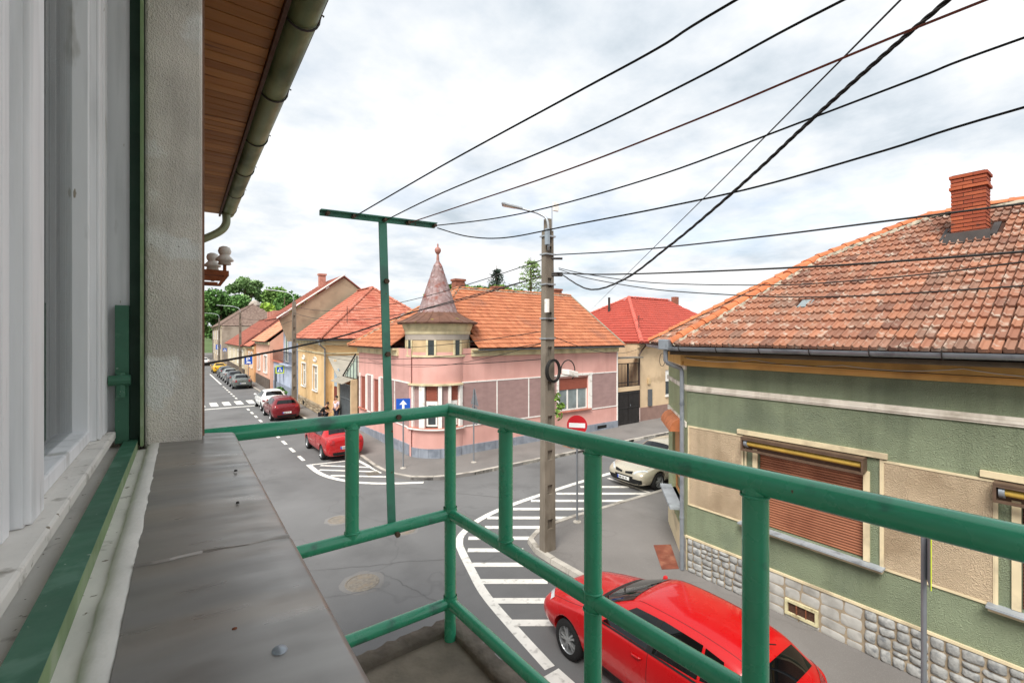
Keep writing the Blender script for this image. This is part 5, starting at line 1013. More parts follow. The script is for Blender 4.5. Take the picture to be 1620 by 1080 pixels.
# ------------------------------------------------------------------ cars (local axes: x forward, y left, z up)
m_tyre = M('tyre_rubber', '#1d1c1c', rough=0.85, var=0.15, scale=20); m_rim = M('alloy_rim', '#a9abac', rough=0.35, var=0.05, metallic=0.7); m_black = M('black_trim', '#161616', rough=0.5, var=0.1)
m_cglass = M('car_glass', '#0a0c0d', rough=0.03, var=0.2, scale=2, spec=0.45); m_lamp = M('headlamp', '#c9d0d3', rough=0.08, var=0.2, scale=14, spec=0.9, coat=0.6); m_tail = M('tail_lamp', '#8d1418', rough=0.12, var=0.2, scale=12, coat=0.7); m_plate = M('number_plate', '#e4e4df', rough=0.4, var=0.04); m_blueband = M('plate_band', '#2a49a5', rough=0.4, var=0.05); m_chrome = M('chrome', '#b8bcbf', rough=0.15, var=0.05, metallic=0.9)
def paint(name, c, **k): return M(name, c, rough=k.get('rough', 0.28), var=0.03, scale=1.2, coat=k.get('coat', 0.5), spec=0.35, metallic=k.get('metallic', 0.0))
HATCH = [  # x, zb, ws, zm, wm, zbelt, wb, zt, wt, crown
 (2.17, .30, .50, .45, .56, .56, .52, .62, .44, .03), (2.12, .22, .66, .46, .74, .62, .68, .70, .60, .03), (1.95, .19, .78, .48, .86, .70, .79, .79, .68, .03), (1.40, .18, .83, .52, .895, .82, .85, .90, .73, .035), (.98, .18, .84, .54, .90, .90, .865, .985, .74, .03),
 (.86, .18, .84, .54, .90, .915, .865, 1.03, .72, .03), (.10, .18, .845, .55, .90, .95, .865, 1.395, .60, .03), (-.10, .18, .845, .55, .90, .955, .865, 1.43, .595, .03), (-.80, .18, .845, .56, .90, .97, .865, 1.455, .59, .03), (-1.45, .18, .84, .57, .90, 1.00, .86, 1.41, .575, .025), (-1.72, .19, .82, .58, .885, 1.01, .83, 1.345, .55, .02),
 (-2.02, .22, .78, .6, .86, 1.0, .79, 1.06, .64, .02), (-2.12, .26, .70, .6, .80, .90, .73, .96, .62, .02), (-2.17, .34, .56, .58, .64, .78, .60, .84, .52, .02)]
SEDAN = HATCH[:6] + [(.12, .18, .83, .55, .885, .945, .85, 1.40, .60, .03), (-.10, .18, .83, .55, .885, .95, .85, 1.44, .595, .03), (-.70, .18, .83, .56, .885, .97, .85, 1.45, .59, .03), (-1.10, .18, .83, .57, .885, .99, .85, 1.40, .575, .03), (-1.62, .19, .82, .58, .875, .985, .82, 1.06, .66, .03), (-1.75, .19, .82, .58, .87, .98, .815, 1.03, .69, .03), (-2.10, .22, .78, .6, .85, .97, .78, 1.02, .67, .03), (-2.19, .27, .70, .6, .79, .90, .73, .96, .62, .02), (-2.23, .36, .56, .58, .64, .78, .60, .84, .52, .02)]
WHEELX = (1.30, -1.33)
def loft(st, rad):
    mb = MB(); n = 0
    for (x, zb, ws, zm, wm, zt_, wb, zr, wr, cr) in st:
        half = [(0, zb), (ws * .8, zb), (ws, zb + .07), (wm, zm), (wm * .995, (zm + zt_) / 2 + .03), (wb, zt_), (wr + (wb - wr) * .12, zr - .045 - (zr - zt_) * .06), (wr * .8, zr), (wr * .4, zr + cr * .8), (0, zr + cr)]
        ring = [(x, y, z) for y, z in half] + [(x, -y, z) for y, z in half[-2:0:-1]]; mb.v += ring; n = len(ring)
    for i in range(len(st) - 1): mb.f += [(i * n + j, i * n + (j + 1) % n, (i + 1) * n + (j + 1) % n, (i + 1) * n + j) for j in range(n)]
    mb.f += [tuple(range(n)), tuple((len(st) - 1) * n + j for j in range(n))[::-1]]
    me = bpy.data.meshes.new('body'); me.from_pydata(mb.v, [], mb.f); bm = bmesh.new(); bm.from_mesh(me); bmesh.ops.recalc_face_normals(bm, faces=bm.faces)
    cl = bm.edges.layers.float.get('crease_edge') or bm.edges.layers.float.new('crease_edge')
    for e in bm.edges:
        i, j = (v.index % n for v in e.verts)
        if i == j and i in (5, n - 5): e[cl] = 0.55
        if i == j and i in (6, n - 6): e[cl] = 0.25
    bm.to_mesh(me); bm.free(); me.polygons.foreach_set('use_smooth', [True] * len(me.polygons)); return me
CAR_CACHE = {}
def car_parts(kind, detail):
    key = (kind, detail)
    if key in CAR_CACHE: return CAR_CACHE[key]
    st = HATCH if kind == 'hatch' else SEDAN; rad = 0.315
    me = loft(st, rad); o = bpy.data.objects.new('tmp_body', me); col.objects.link(o); me.materials.append(m_black); me.materials.append(m_black)
    ss = o.modifiers.new('s', 'SUBSURF'); ss.levels = ss.render_levels = 3 if detail else 2
    ev = o.evaluated_get(bpy.context.evaluated_depsgraph_get()); full = bpy.data.meshes.new_from_object(ev); bvh = BVHTree.FromPolygons([v.co[:] for v in full.vertices], [tuple(p.vertices) for p in full.polygons])
    cut = MB()
    for x in WHEELX:
        for s in (-1, 1):
            y0, y1 = (0.55, 1.2) if s > 0 else (-1.2, -0.55); k = 24
            cut.add([(x + 0.365 * math.cos(2 * math.pi * j / k), y, rad + 0.01 + 0.365 * math.sin(2 * math.pi * j / k)) for y in (y0, y1) for j in range(k)], [(j, k + j, k + (j + 1) % k, (j + 1) % k) for j in range(k)] + [tuple(range(k)), tuple(range(2 * k - 1, k - 1, -1))])
    cm = bpy.data.meshes.new('cut'); cm.from_pydata(cut.v, [], cut.f); cm.materials.append(m_black); bmc = bmesh.new(); bmc.from_mesh(cm); bmesh.ops.recalc_face_normals(bmc, faces=bmc.faces); bmc.to_mesh(cm); bmc.free(); co = bpy.data.objects.new('tmp_cut', cm); col.objects.link(co)
    bo = o.modifiers.new('b', 'BOOLEAN'); bo.operation = 'DIFFERENCE'; bo.object = co; bo.solver = 'EXACT'
    dg = bpy.context.evaluated_depsgraph_get(); dg.update(); ev = o.evaluated_get(dg); body = bpy.data.meshes.new_from_object(ev); body.name = 'body'
    # faces inside the arches go black
    for p in body.polygons:
        c = p.center; p.material_index = 0
        for x in WHEELX:
            if (Vector((c.x - x, c.z - rad - 0.01)).length < 0.364 and abs(c.y) > 0.54) or (abs(Vector((c.x - x, c.z - rad - 0.01)).length - 0.365) < 0.012 and abs(p.normal.y) < 0.5 and abs(c.y) > 0.54): p.material_index = 1
        if c.z < 0.2: p.material_index = 1
    bpy.data.objects.remove(o); bpy.data.objects.remove(co); CAR_CACHE[key] = (body, bvh); return body, bvh
def patch(bvh, corners, nu=8, nv=6, offs=0.006, thick=True):
    """grid between four 3D corners (a b c d in order) dropped on the body surface"""
    a, b, c, d = [Vector(p) for p in corners]; mb = MB(); V = []
    for j in range(nv + 1):
        for i in range(nu + 1):
            p = a.lerp(b, i / nu).lerp(d.lerp(c, i / nu), j / nv); q = bvh.find_nearest(p)
            if q[0] is None: V.append(p); continue
            nn = q[1]; nn = nn if nn.dot(q[0] - Vector((0, 0, 0.5))) > 0 else -nn; V.append(q[0] + nn * offs)
    mb.add(V, [(j * (nu + 1) + i, j * (nu + 1) + i + 1, (j + 1) * (nu + 1) + i + 1, (j + 1) * (nu + 1) + i) for j in range(nv) for i in range(nu)]); return mb
def seam_line(bvh, pts, r=0.004):
    out = []
    for i in range(len(pts) - 1):
        for k in range(10):
            p = Vector(pts[i]).lerp(Vector(pts[i + 1]), k / 10); q = bvh.find_nearest(p); out.append(q[0])
    q = bvh.find_nearest(Vector(pts[-1])); out.append(q[0]); return MB().tube(out, r, 4)
WHEEL = {}
def wheel_meshes(rad=0.315, w=0.2):
    if WHEEL: return WHEEL['t'], WHEEL['r']
    t = MB(); t.lathe([(rad * .66, -w * .5), (rad * .9, -w * .52), (rad * .985, -w * .40), (rad, -w * .2), (rad, w * .2), (rad * .985, w * .40), (rad * .9, w * .52), (rad * .66, w * .5)], (0, 0, 0), 32, 'Y')
    r = MB(); r.lathe([(rad * .68, w * .46), (rad * .66, w * .40), (rad * .62, w * .1), (0, w * .05)], (0, 0, 0), 32, 'Y'); r.lathe([(rad * .16, w * .3), (rad * .14, w * .42), (0, w * .43)], (0, 0, 0), 16, 'Y')
    for k in range(5):
        for s in (-0.16, 0.16):
            a0 = 2 * math.pi * k / 5 + s * 1.3; a1 = 2 * math.pi * k / 5 + s * 1.15; h = 0.016
            p0 = Vector((math.cos(a0), 0, math.sin(a0))); p1 = Vector((math.cos(a1), 0, math.sin(a1))); t_ = Vector((-math.sin(a1), 0, math.cos(a1)))
            q = []
            for y in (w * .22, w * .42):
                q += [p0 * rad * .1 - t_ * h + Vector((0, y, 0)), p1 * rad * .66 - t_ * h + Vector((0, y - .01, 0)), p1 * rad * .66 + t_ * h + Vector((0, y - .01, 0)), p0 * rad * .1 + t_ * h + Vector((0, y, 0))]
            r.hexa(q)
    WHEEL['t'] = mesh_of(t, 'wheel', m_tyre, True); WHEEL['r'] = mesh_of(r, 'rim', m_rim); 
    d = MB(); d.lathe([(rad * .66, 0.0), (0, 0.0)], (0, 0, 0), 24, 'Y'); WHEEL['d'] = mesh_of(d, 'brake_disc', m_black); return WHEEL['t'], WHEEL['r']
def car(kind, name, loc, heading, pmat, label, cat, scale=(1, 1, 1), detail=False, plate_front=None, group=None, extra=None):
    """heading: direction the nose points, degrees anticlockwise from +X"""
    body_me, bvh = car_parts(kind, detail); t = top(name, loc, label, cat, group); t.rotation_euler = (0, 0, R(heading)); t.scale = scale; OFF[t.name] = Vector((0, 0, 0))
    bm_ = body_me.copy(); bm_.materials.clear(); bm_.materials.append(pmat); bm_.materials.append(m_black)
    b = bpy.data.objects.new('body', bm_); col.objects.link(b); b.parent = t; H = kind == 'hatch'
    def pt(n, c, m, **k): return patch(bvh, c, **k).build(n, m, t, smooth=True)
    # glazing
    pt('windscreen', [(.80, .64, 1.04), (.80, -.64, 1.04), (.16, -.52, 1.375), (.16, .52, 1.375)], m_cglass, nu=12, nv=8)
    for s in (1, -1):
        k = dict(nu=8, nv=5)
        pt('side_window', [(.52, s * .85, 1.0), (-.36, s * .85, 1.01), (-.40, s * .62, 1.375), (.00, s * .62, 1.345)], m_cglass, **k)
        if H:
            pt('side_window', [(-.46, s * .85, 1.01), (-1.16, s * .85, 1.05), (-1.12, s * .61, 1.36), (-.48, s * .62, 1.385)], m_cglass, **k); pt('side_window', [(-1.20, s * .84, 1.06), (-1.50, s * .83, 1.12), (-1.42, s * .60, 1.29), (-1.16, s * .61, 1.345)], m_cglass, nu=5, nv=4)
        else: pt('side_window', [(-.46, s * .84, 1.01), (-1.22, s * .83, 1.04), (-1.02, s * .61, 1.33), (-.48, s * .62, 1.385)], m_cglass, **k)
        pt('door_pillar', [(-.36, s * .85, .99), (-.46, s * .85, 1.0), (-.48, s * .62, 1.38), (-.40, s * .62, 1.37)], m_black, nu=2, nv=5, offs=0.008)
        pt('window_frame_strip', [(.58, s * .86, .965), (-1.30, s * .86, 1.0), (-1.30, s * .85, 1.025), (.56, s * .85, .99)], m_black, nu=12, nv=1, offs=0.007)
    if H: pt('rear_window', [(-1.98, .60, 1.08), (-1.98, -.60, 1.08), (-1.78, -.50, 1.315), (-1.78, .50, 1.315)], m_cglass, nu=10, nv=6)
    else: pt('rear_window', [(-1.58, .60, 1.09), (-1.58, -.60, 1.09), (-1.14, -.50, 1.375), (-1.14, .50, 1.375)], m_cglass, nu=10, nv=6)
    # lights, grille, bumpers, plates
    for s in (1, -1):
        if H or detail: pt('headlight', [(2.12, s * .42, .60), (1.82, s * .78, .70), (1.80, s * .74, .78), (2.10, s * .42, .68)], m_lamp, nu=8, nv=4)
        else: pt('headlight', [(2.12, s * .40, .58), (1.80, s * .78, .66), (1.78, s * .74, .80), (2.08, s * .42, .72)], m_lamp, nu=8, nv=4)
        xr = -2.14 if H else -2.2
        pt('tail_light', [(xr, s * .50, .82), (xr + .32, s * .84, .84), (xr + .30, s * .80, .99), (xr + .04, s * .52, .95)] if H else [(xr, s * .50, .74), (xr + .26, s * .84, .74), (xr + .26, s * .80, .95), (xr + .02, s * .52, .92)], m_tail, nu=8, nv=4)
    pt('grille', [(2.18, .36, .34), (2.18, -.36, .34), (2.16, -.40, .52), (2.16, .40, .52)], m_black, nu=8, nv=4); pt('front_bumper_strip', [(2.14, .58, .28), (2.14, -.58, .28), (2.17, -.5, .36), (2.17, .5, .36)], m_black, nu=10, nv=2)
    xr = -2.17 if H else -2.23
    pt('rear_bumper_strip', [(xr, .55, .24), (xr, -.55, .24), (xr, -.6, .42), (xr, .6, .42)], m_black, nu=10, nv=3)
    for x, n_, ss in ((2.19, 'front_plate', 1), (xr - .01, 'rear_plate', -1)):
        z = .42 if ss > 0 else (.56 if H else .60); p = MB(); p.box(x - .012, x + .012, -.26, .26, z - .055, z + .055); po = p.build(n_, m_plate, t)
        MB().box(x - .015, x + .015, .205 if ss < 0 else -.26, .26 if ss < 0 else -.205, z - .054, z + .054).build('plate_band', m_blueband, po)
        g = MB()
        for y in (-.15, -.10, -.03, .02, .09, .13, .17): g.box(x - .014, x + .014, y * -ss - .014, y * -ss + .014, z - .03, z + .03)
        g.build('plate_characters', m_black, po)
    if extra == 'twin_grille':
        for s in (1, -1): pt('grille_slot', [(2.16, s * .07, .585), (2.10, s * .36, .60), (2.07, s * .38, .66), (2.13, s * .07, .65)], m_black, nu=6, nv=3, offs=0.009)
        MB().lathe([(0.0, .012), (.05, .01), (.06, 0.0)], (2.135, 0, .635), 4, 'X').build('emblem', m_chrome, t)
        pt('bumper_band', [(2.06, .74, .30), (2.06, -.74, .30), (2.08, -.72, .46), (2.08, .72, .46)], m_black, nu=20, nv=4, offs=0.007)
    # wheels
    tm, rm = wheel_meshes()
    for x in WHEELX:
        for s in (1, -1):
            w = bpy.data.objects.new('wheel', tm); col.objects.link(w); w.parent = t; w.location = (x, s * .775, .315); w.rotation_euler = (0, 0, 0 if s > 0 else math.pi)
            for nm, mm in (('rim', rm), ('brake_disc', WHEEL['d'])):
                q = bpy.data.objects.new(nm, mm); col.objects.link(q); q.parent = w
    # mirrors, handles, seams, wiper, aerial
    for s in (1, -1):
        m = MB(); fy = .93 if (extra == 'folded' and s < 0) else 1.06; m.hexa([(.52, s * .86, .98), (.66, s * .88, .98), (.64, s * fy, 1.0), (.54, s * fy, 1.0), (.54, s * .88, 1.10), (.64, s * .90, 1.10), (.61, s * (fy - .01), 1.12), (.55, s * (fy - .01), 1.12)]); m.build('wing_mirror', pmat, t, bevel=0.03)
        for x, z in ((-.22, .86), (-1.10, .89)):
            q = bvh.find_nearest(Vector((x, s * .95, z))); y = q[0].y
            MB().tube([(x + .09, y + s * .0, z), (x + .06, y + s * .03, z + .004), (x - .06, y + s * .03, z + .008), (x - .09, y, z + .008)], .013, 6).build('door_handle', pmat, t, smooth=True)
        sm = seam_line(bvh, [(.72, s * .95, .98), (.70, s * .95, .6), (.62, s * .95, .27), (-.38, s * .95, .25)]); v = seam_line(bvh, [(-.40, s * .9, 1.0), (-.40, s * .95, .6), (-.38, s * .95, .25), (-1.0, s * .95, .27), (-1.15, s * .95, .68), (-1.22, s * .9, 1.03)]); sm.add(v.v, v.f); sm.build('door_seam', m_black, t)
        pt('sill_strip', [(.9, s * .9, .21), (-.92, s * .9, .21), (-.92, s * .92, .27), (.9, s * .92, .27)], m_black, nu=10, nv=1, offs=0.006)
    sm = seam_line(bvh, [(2.0, .70, .80), (1.4, .76, .92), (.92, .76, 1.0)]); v = seam_line(bvh, [(2.0, -.70, .80), (1.4, -.76, .92), (.92, -.76, 1.0)]); sm.add(v.v, v.f); sm.build('bonnet_seam', m_black, t)
    pt('cowl', [(.95, .62, 1.01), (.95, -.62, 1.01), (.83, -.64, 1.045), (.83, .64, 1.045)], m_black, nu=10, nv=2, offs=0.008)
    if detail or extra == 'wiper':
        for s in (.3, -.15): MB().tube([(.86, s, 1.05), (.62, s + .34, 1.20)], .008, 5).build('wiper', m_black, t)
        MB().tube([(-1.62, 0, 1.40), (-1.78, 0, 1.47)], .008, 5).build('aerial', m_black, t)
        if H: MB().tube([(-2.03, 0, 1.10), (-1.93, .35, 1.17)], .009, 5).build('rear_wiper', m_black, t)
        # roof edge grooves
        for s in (1, -1): seam_line(bvh, [(.05, s * .52, 1.45), (-.8, s * .53, 1.5), (-1.6, s * .5, 1.4)], .004).build('roof_groove', m_black, t)
    return t
m_red_i = paint('bright_red_paint', '#bf0c11'); m_red_l = paint('red_paint', '#a91418'); m_red_d = paint('dark_red_paint', '#6d141c'); m_wht = paint('white_paint_car', '#e6e6e4'); m_champ = paint('champagne_paint', '#c9c1ad', metallic=0.35, rough=0.32); m_gr1 = paint('grey_paint', '#6f7470', metallic=0.4); m_gr2 = paint('dark_grey_paint', '#42464a', metallic=0.4); m_gr3 = paint('silver_paint', '#9aa09e', metallic=0.5); m_taxi = paint('taxi_yellow', '#d9a91c'); m_blk = paint('black_paint', '#1b1c1e')
car('hatch', 'red_car', (6.17, 4.45, 0), 90, m_red_i, 'glossy bright red hatchback parked beside the green house, nearest of all the cars', 'car', (0.965, 1.0, 1.045), detail=True, extra='folded')
car('hatch', 'champagne_car', (15.0, 10.85, 0), 180, m_champ, 'champagne hatchback nosing out behind the green house corner', 'car', detail=True, extra='twin_grille')
car('sedan', 'red_car', (5.80, 22.5, 0), 91.1, m_red_l, 'red saloon parked behind the left hatched marking by the pink house', 'car', (0.96, 0.97, 1.02), detail=True)
car('hatch', 'dark_red_car', (5.42, 34.0, 0), 91.1, m_red_d, 'dark red hatchback seen from behind next to the yellow house', 'car', (0.95, 0.97, 1.02))
car('sedan', 'white_car', (5.50, 38.75, 0), 91.1, m_wht, 'white saloon parked just in front of the dark red hatchback at the crossing', 'car', (1.0, 1.0, 1.0))
GP = 'saloons parked in line past the crossing'
car('sedan', 'grey_car', (5.02, 55.8, 0), 91.1, m_gr1, 'greenish grey saloon, nearest of the line parked past the zebra crossing', 'car', group=GP)
car('sedan', 'dark_grey_car', (4.92, 60.9, 0), 91.1, m_gr2, 'dark grey saloon second in the line past the zebra crossing', 'car', group=GP)
car('sedan', 'silver_car', (4.82, 66.0, 0), 91.1, m_gr3, 'silver saloon third in the line past the zebra crossing', 'car', group=GP)
car('hatch', 'black_car', (4.72, 71.0, 0), 91.1, m_gr2, 'dark hatchback fourth in the line, just before the yellow taxi', 'car', group=GP)
tx = car('sedan', 'taxi', (4.5, 80.0, 0), 91.1, m_taxi, 'yellow taxi parked far down the street', 'car')
tb = MB(); tb.box(-.5, -.3, -.25, .25, 1.47, 1.6); tb.build('roof_sign', m_whitep, tx)
car('sedan', 'white_car', (3.2, 100, 0), 93, m_wht, 'white car farthest down the street beyond the taxi', 'car')
car('hatch', 'black_car', (2.6, 112, 0), 93, m_blk, 'black car at the very end of the street behind the far white one', 'car')
# ------------------------------------------------------------------ utility poles
m_conc = M('pole_concrete', '#7a7165', rough=0.92, streak=('#5f564b', 0.6, 9.0), var=0.16, scale=3, bump=0.5, bscale=45, bdist=0.006, stain='#675e52', stain_scale=2.5, stretch=(1, 1, 0.4)); m_galv = M('galvanised', '#a8adb0', rough=0.45, metallic=0.6, var=0.1, scale=6)
def concrete_pole(x, y, h, b0, b1, label, wf=1.0, detail=True):
    p = top('utility_pole', (x, y, 0.1), label, 'pole'); hx = lambda z: b0 + (b1 - b0) * z / h; hy = lambda z: hx(z) * 0.62; mb = MB()
    def blk(fx0, fx1, fy0, fy1, z0, z1):
        q = []
        for z in (z0, z1): q += [(x + hx(z) * fx0, y + hy(z) * fy0, z), (x + hx(z) * fx1, y + hy(z) * fy0, z), (x + hx(z) * fx1, y + hy(z) * fy1, z), (x + hx(z) * fx0, y + hy(z) * fy1, z)]
        mb.hexa(q)
    blk(-1, -0.5, -1, 1, 0, h); blk(0.5, 1, -1, 1, 0, h); blk(-0.5, 0.5, -0.35, 0.35, 0, h - 0.01)
    z = 0.05
    while z < h - 0.3: blk(-0.5, 0.5, -0.97, 0.97, z, z + 0.62); z += 0.86
    blk(-0.5, 0.5, -0.97, 0.97, h - 0.4, h - 0.005); mb.build('shaft', m_conc, p); return p
up1 = concrete_pole(7.44, 8.72, 8.12, 0.175, 0.128, 'weathered concrete utility pole with street lamp at the near kerb corner')
def arm(p, pts, r=0.03): return MB().tube(smooth_line(pts, 5), r, 8).build('lamp_arm', m_galv, p, smooth=True)
def lamp_head(p, a, b, w=0.13):
    a, b = Vector(a), Vector(b); d = (b - a).normalized(); s = d.cross(Vector((0, 0, 1))).normalized(); n = s.cross(d); q = []
    for o in (-0.02, 0.03): q += [a - s * w * .5 + n * o, b - s * w + n * o, b + s * w + n * o, a + s * w * .5 + n * o]
    hd = MB().hexa(q).build('lamp_head', m_galv, p, bevel=0.01); q = [];
    for o in (-0.03, -0.022): q += [a.lerp(b, .35) - s * w * .5 + n * o, b.lerp(a, .08) - s * w * .8 + n * o, b.lerp(a, .08) + s * w * .8 + n * o, a.lerp(b, .35) + s * w * .5 + n * o]
    MB().hexa(q).build('lamp_lens', M('lamp_lens', '#d8d8d2', rough=0.3, var=0.05), hd)
arm(up1, [(7.36, 8.6, 7.6), (7.34, 8.6, 8.3), (7.22, 8.78, 8.52), (7.0, 8.98, 8.62), (6.78, 9.16, 8.7)]); lamp_head(up1, (6.9, 9.06, 8.66), (6.5, 9.38, 8.78))
MB().tube([(7.5, 8.62, 8.1), (7.5, 8.62, 8.72)], 0.012, 6).build('antenna_rod', m_galv, up1); MB().box(7.46, 7.62, 8.5, 8.56, 8.58, 8.80).build('antenna_panel', m_whitep, up1, bevel=0.01)
for z in (7.95, 7.5, 6.75, 5.9, 5.4): MB().fbox((7.44, 8.72, 0), (1, 0, 0), (0, -1, 0), -0.165, 0.165, z, z + 0.035, -0.12, 0.125).build('steel_band', m_galv, up1)
MB().box(7.24, 7.33, 8.5, 8.6, 7.72, 8.12).build('fuse_box', M('fuse_grey', '#8c97a0', rough=0.6), up1, bevel=0.008); MB().box(7.2, 7.28, 8.46, 8.56, 6.05, 6.38).build('junction_box', m_whitep, up1, bevel=0.01)
MB().box(7.22, 7.30, 8.52, 8.60, 2.55, 2.95).build('pole_notice', m_whitep, up1) if False else None
for k, (rr_, o) in enumerate(((0.25, 0), (0.23, .02), (0.26, .045), (0.24, .03), (0.22, .05))): MB().tube([(7.40 + o * .3 + rr_ * 0.85 * math.cos(t), 8.5 - o, 4.62 + rr_ * 1.1 * math.sin(t)) for t in [j * 0.3 for j in range(21)]], 0.016, 6, closed=True).build('cable_coil', m_wire, up1, smooth=True)
MB().tube([(7.88 + 0.24 * math.cos(t), 8.45, 4.6 + 0.27 * math.sin(t)) for t in [-0.9 + j * 0.2 for j in range(22)]], 0.014, 6).build('cable_ring', m_wire, up1, smooth=True)
MB().hexa([(7.68, 8.2, 4.52), (8.06, 8.25, 4.44), (8.04, 8.5, 4.44), (7.66, 8.45, 4.52), (7.68, 8.2, 4.66), (8.06, 8.25, 4.58), (8.04, 8.5, 4.58), (7.66, 8.45, 4.66)]).build('flood_lamp', m_whitep, up1, bevel=0.02)
iv = crown([(7.66, 8.6, 3.95, .10, 1.8), (7.68, 8.58, 3.5, .10, 1.6), (7.74, 8.55, 3.72, .13, .6), (7.66, 8.6, 3.1, .07, 2.0)], 170, 0.045, 5); iv.build('ivy', M('ivy_leaf', '#6f8f3c', rough=0.6, var=0.3, scale=9), up1)
for z in (7.42, 7.05, 7.0): MB().tube([(7.48, 8.68, z), (7.74, 8.5, z)], 0.03, 8).build('insulator', m_flash, up1)
up2 = concrete_pole(6.62, 36.0, 7.95, 0.17, 0.12, 'concrete street pole standing against the yellow house', detail=False); arm(up2, [(6.6, 36, 7.8), (6.55, 36, 8.3), (6.2, 36.3, 8.6), (5.4, 36.8, 8.75)]); lamp_head(up2, (5.6, 36.7, 8.72), (4.9, 37.1, 8.8))
up3 = concrete_pole(6.0, 66.5, 8.3, 0.17, 0.12, 'concrete street pole in front of the long cream house'); arm(up3, [(6.0, 66.5, 8.2), (5.9, 66.5, 8.8), (5.3, 67, 9.1), (4.3, 67.5, 9.2)]); lamp_head(up3, (4.5, 67.4, 9.18), (3.6, 67.8, 9.25))
up4 = concrete_pole(5.3, 93.5, 8.4, 0.17, 0.12, 'farthest concrete street pole, before the tall grey-brown house'); arm(up4, [(5.3, 93.5, 8.2), (5.2, 93.5, 8.9), (4.6, 94, 9.2), (3.6, 94.6, 9.3)]); lamp_head(up4, (3.8, 94.5, 9.28), (2.9, 94.9, 9.35))
# ------------------------------------------------------------------ signs
m_blues = M('sign_blue', '#1f56b5', rough=0.45, var=0.04); m_reds = M('sign_red', '#c0202a', rough=0.45, var=0.04); m_lime = M('sign_lime', '#cfe02a', rough=0.5, var=0.04); m_back = M('sign_back', '#878b90', rough=0.5, metallic=0.5, var=0.08); m_signw = M('sign_white', '#eef0f0', rough=0.45, var=0.03)
def sign_frame(c, face):
    n = Vector((math.cos(R(face)), math.sin(R(face)), 0)); u = Vector((0, 0, 1)).cross(n); return Vector(c), u, n
def sign_poly(par, name, c, face, pts, mat, d0, d1):
    C_, u, n = sign_frame(c, face); P = [C_ + u * a + Vector((0, 0, b)) + n * d1 for a, b in pts]
    if (P[1] - P[0]).cross(P[2] - P[1]).dot(n) < 0: P = P[::-1]
    return MB().slab(P, n, d1 - d0).build(name, mat, par)
rect = lambda w, h, z=0.0: [(-w / 2, z - h / 2), (w / 2, z - h / 2), (w / 2, z + h / 2), (-w / 2, z + h / 2)]; disc = lambda r, z=0.0, k=28: [(r * math.cos(2 * math.pi * i / k), z + r * math.sin(2 * math.pi * i / k)) for i in range(k)]
def post(name, x, y, h, label, r=0.03, z0=0.115):
    t = top(name, (x, y, z0), label, 'sign'); MB().tube([(x, y, z0), (x, y, h)], r, 12).build('post', m_back, t, smooth='auto'); MB().lathe([(0.12, z0 - 0.01), (0.12, z0 + 0.02), (0.05, z0 + 0.03), (r, z0 + 0.06)], (x, y, 0), 12).build('base', m_kerb, t); return t
# one-way sign by the bay (faces the camera side)
s1 = post('one_way_sign', 7.27, 17.5, 2.95, 'blue square one-way sign with white up arrow by the pink bay'); c = (7.27, 17.5, 2.66); fa = 248
sign_poly(s1, 'plate', c, fa, rect(0.56, 0.56), m_blues, 0.035, 0.045); sign_poly(s1, 'arrow', c, fa, [(-.045, -.23), (.045, -.23), (.045, .04), (.15, .04), (0, .22), (-.15, .04), (-.045, .04)], m_signw, 0.046, 0.05)
# back of a sign seen edge-on by the right of the bay
s2 = post('turned_sign', 10.02, 16.55, 3.2, 'pair of grey road signs seen almost edge-on before the bay window'); sign_poly(s2, 'plate', (10.02, 16.55, 2.82), 352, [(-.42, -.28), (.42, -.28), (0, .45)], m_back, 0.035, 0.045); sign_poly(s2, 'plate', (10.02, 16.55, 2.12), 352, rect(0.55, 0.75), m_back, 0.035, 0.045)
# no entry
s3 = post('no_entry_sign', 9.24, 9.52, 3.2, 'round red no-entry sign on a thin post behind the utility pole'); c = (9.24, 9.52, 2.91); fa = 222
sign_poly(s3, 'plate', c, fa, disc(0.29), m_reds, 0.035, 0.045); sign_poly(s3, 'bar', c, fa, rect(0.46, 0.13), m_signw, 0.046, 0.05); sign_poly(s3, 'plate_back', c, fa, disc(0.285), m_back, 0.03, 0.0345)
s3b = sign_poly(s3, 'round_plate', (9.24 + 0.62, 9.52 + 0.02, 1.86), fa, disc(0.25), m_blues, 0.03, 0.04) if False else None
s6 = post('round_blue_sign', 11.3, 13.35, 2.2, 'round blue sign low on a post across the side street, mostly behind the railing', z0=0.0); sign_poly(s6, 'plate', (11.3, 13.35, 1.85), 228, disc(0.27), m_blues, 0.035, 0.045); sign_poly(s6, 'ring', (11.3, 13.35, 1.85), 228, disc(0.29), m_signw, 0.03, 0.034); sign_poly(s6, 'arrow', (11.3, 13.35, 1.85), 228, [(-.04, -.17), (.04, -.17), (.04, .03), (.12, .03), (0, .19), (-.12, .03), (-.04, .03)], m_signw, 0.046, 0.05)
# crossing sign edge-on at the right frame side
s4 = post('crossing_sign', 7.62, 1.6, 3.05, 'grey post with a lime-bordered sign edge-on before the green wall'); c = (7.62, 1.6, 2.72); sign_poly(s4, 'plate', c, 287, rect(0.62, 0.62), m_lime, 0.035, 0.043); sign_poly(s4, 'blue_field', c, 287, rect(0.5, 0.5), m_blues, 0.0435, 0.048); sign_poly(s4, 'plate_back', c, 287, rect(0.60, 0.60), m_back, 0.028, 0.0345)
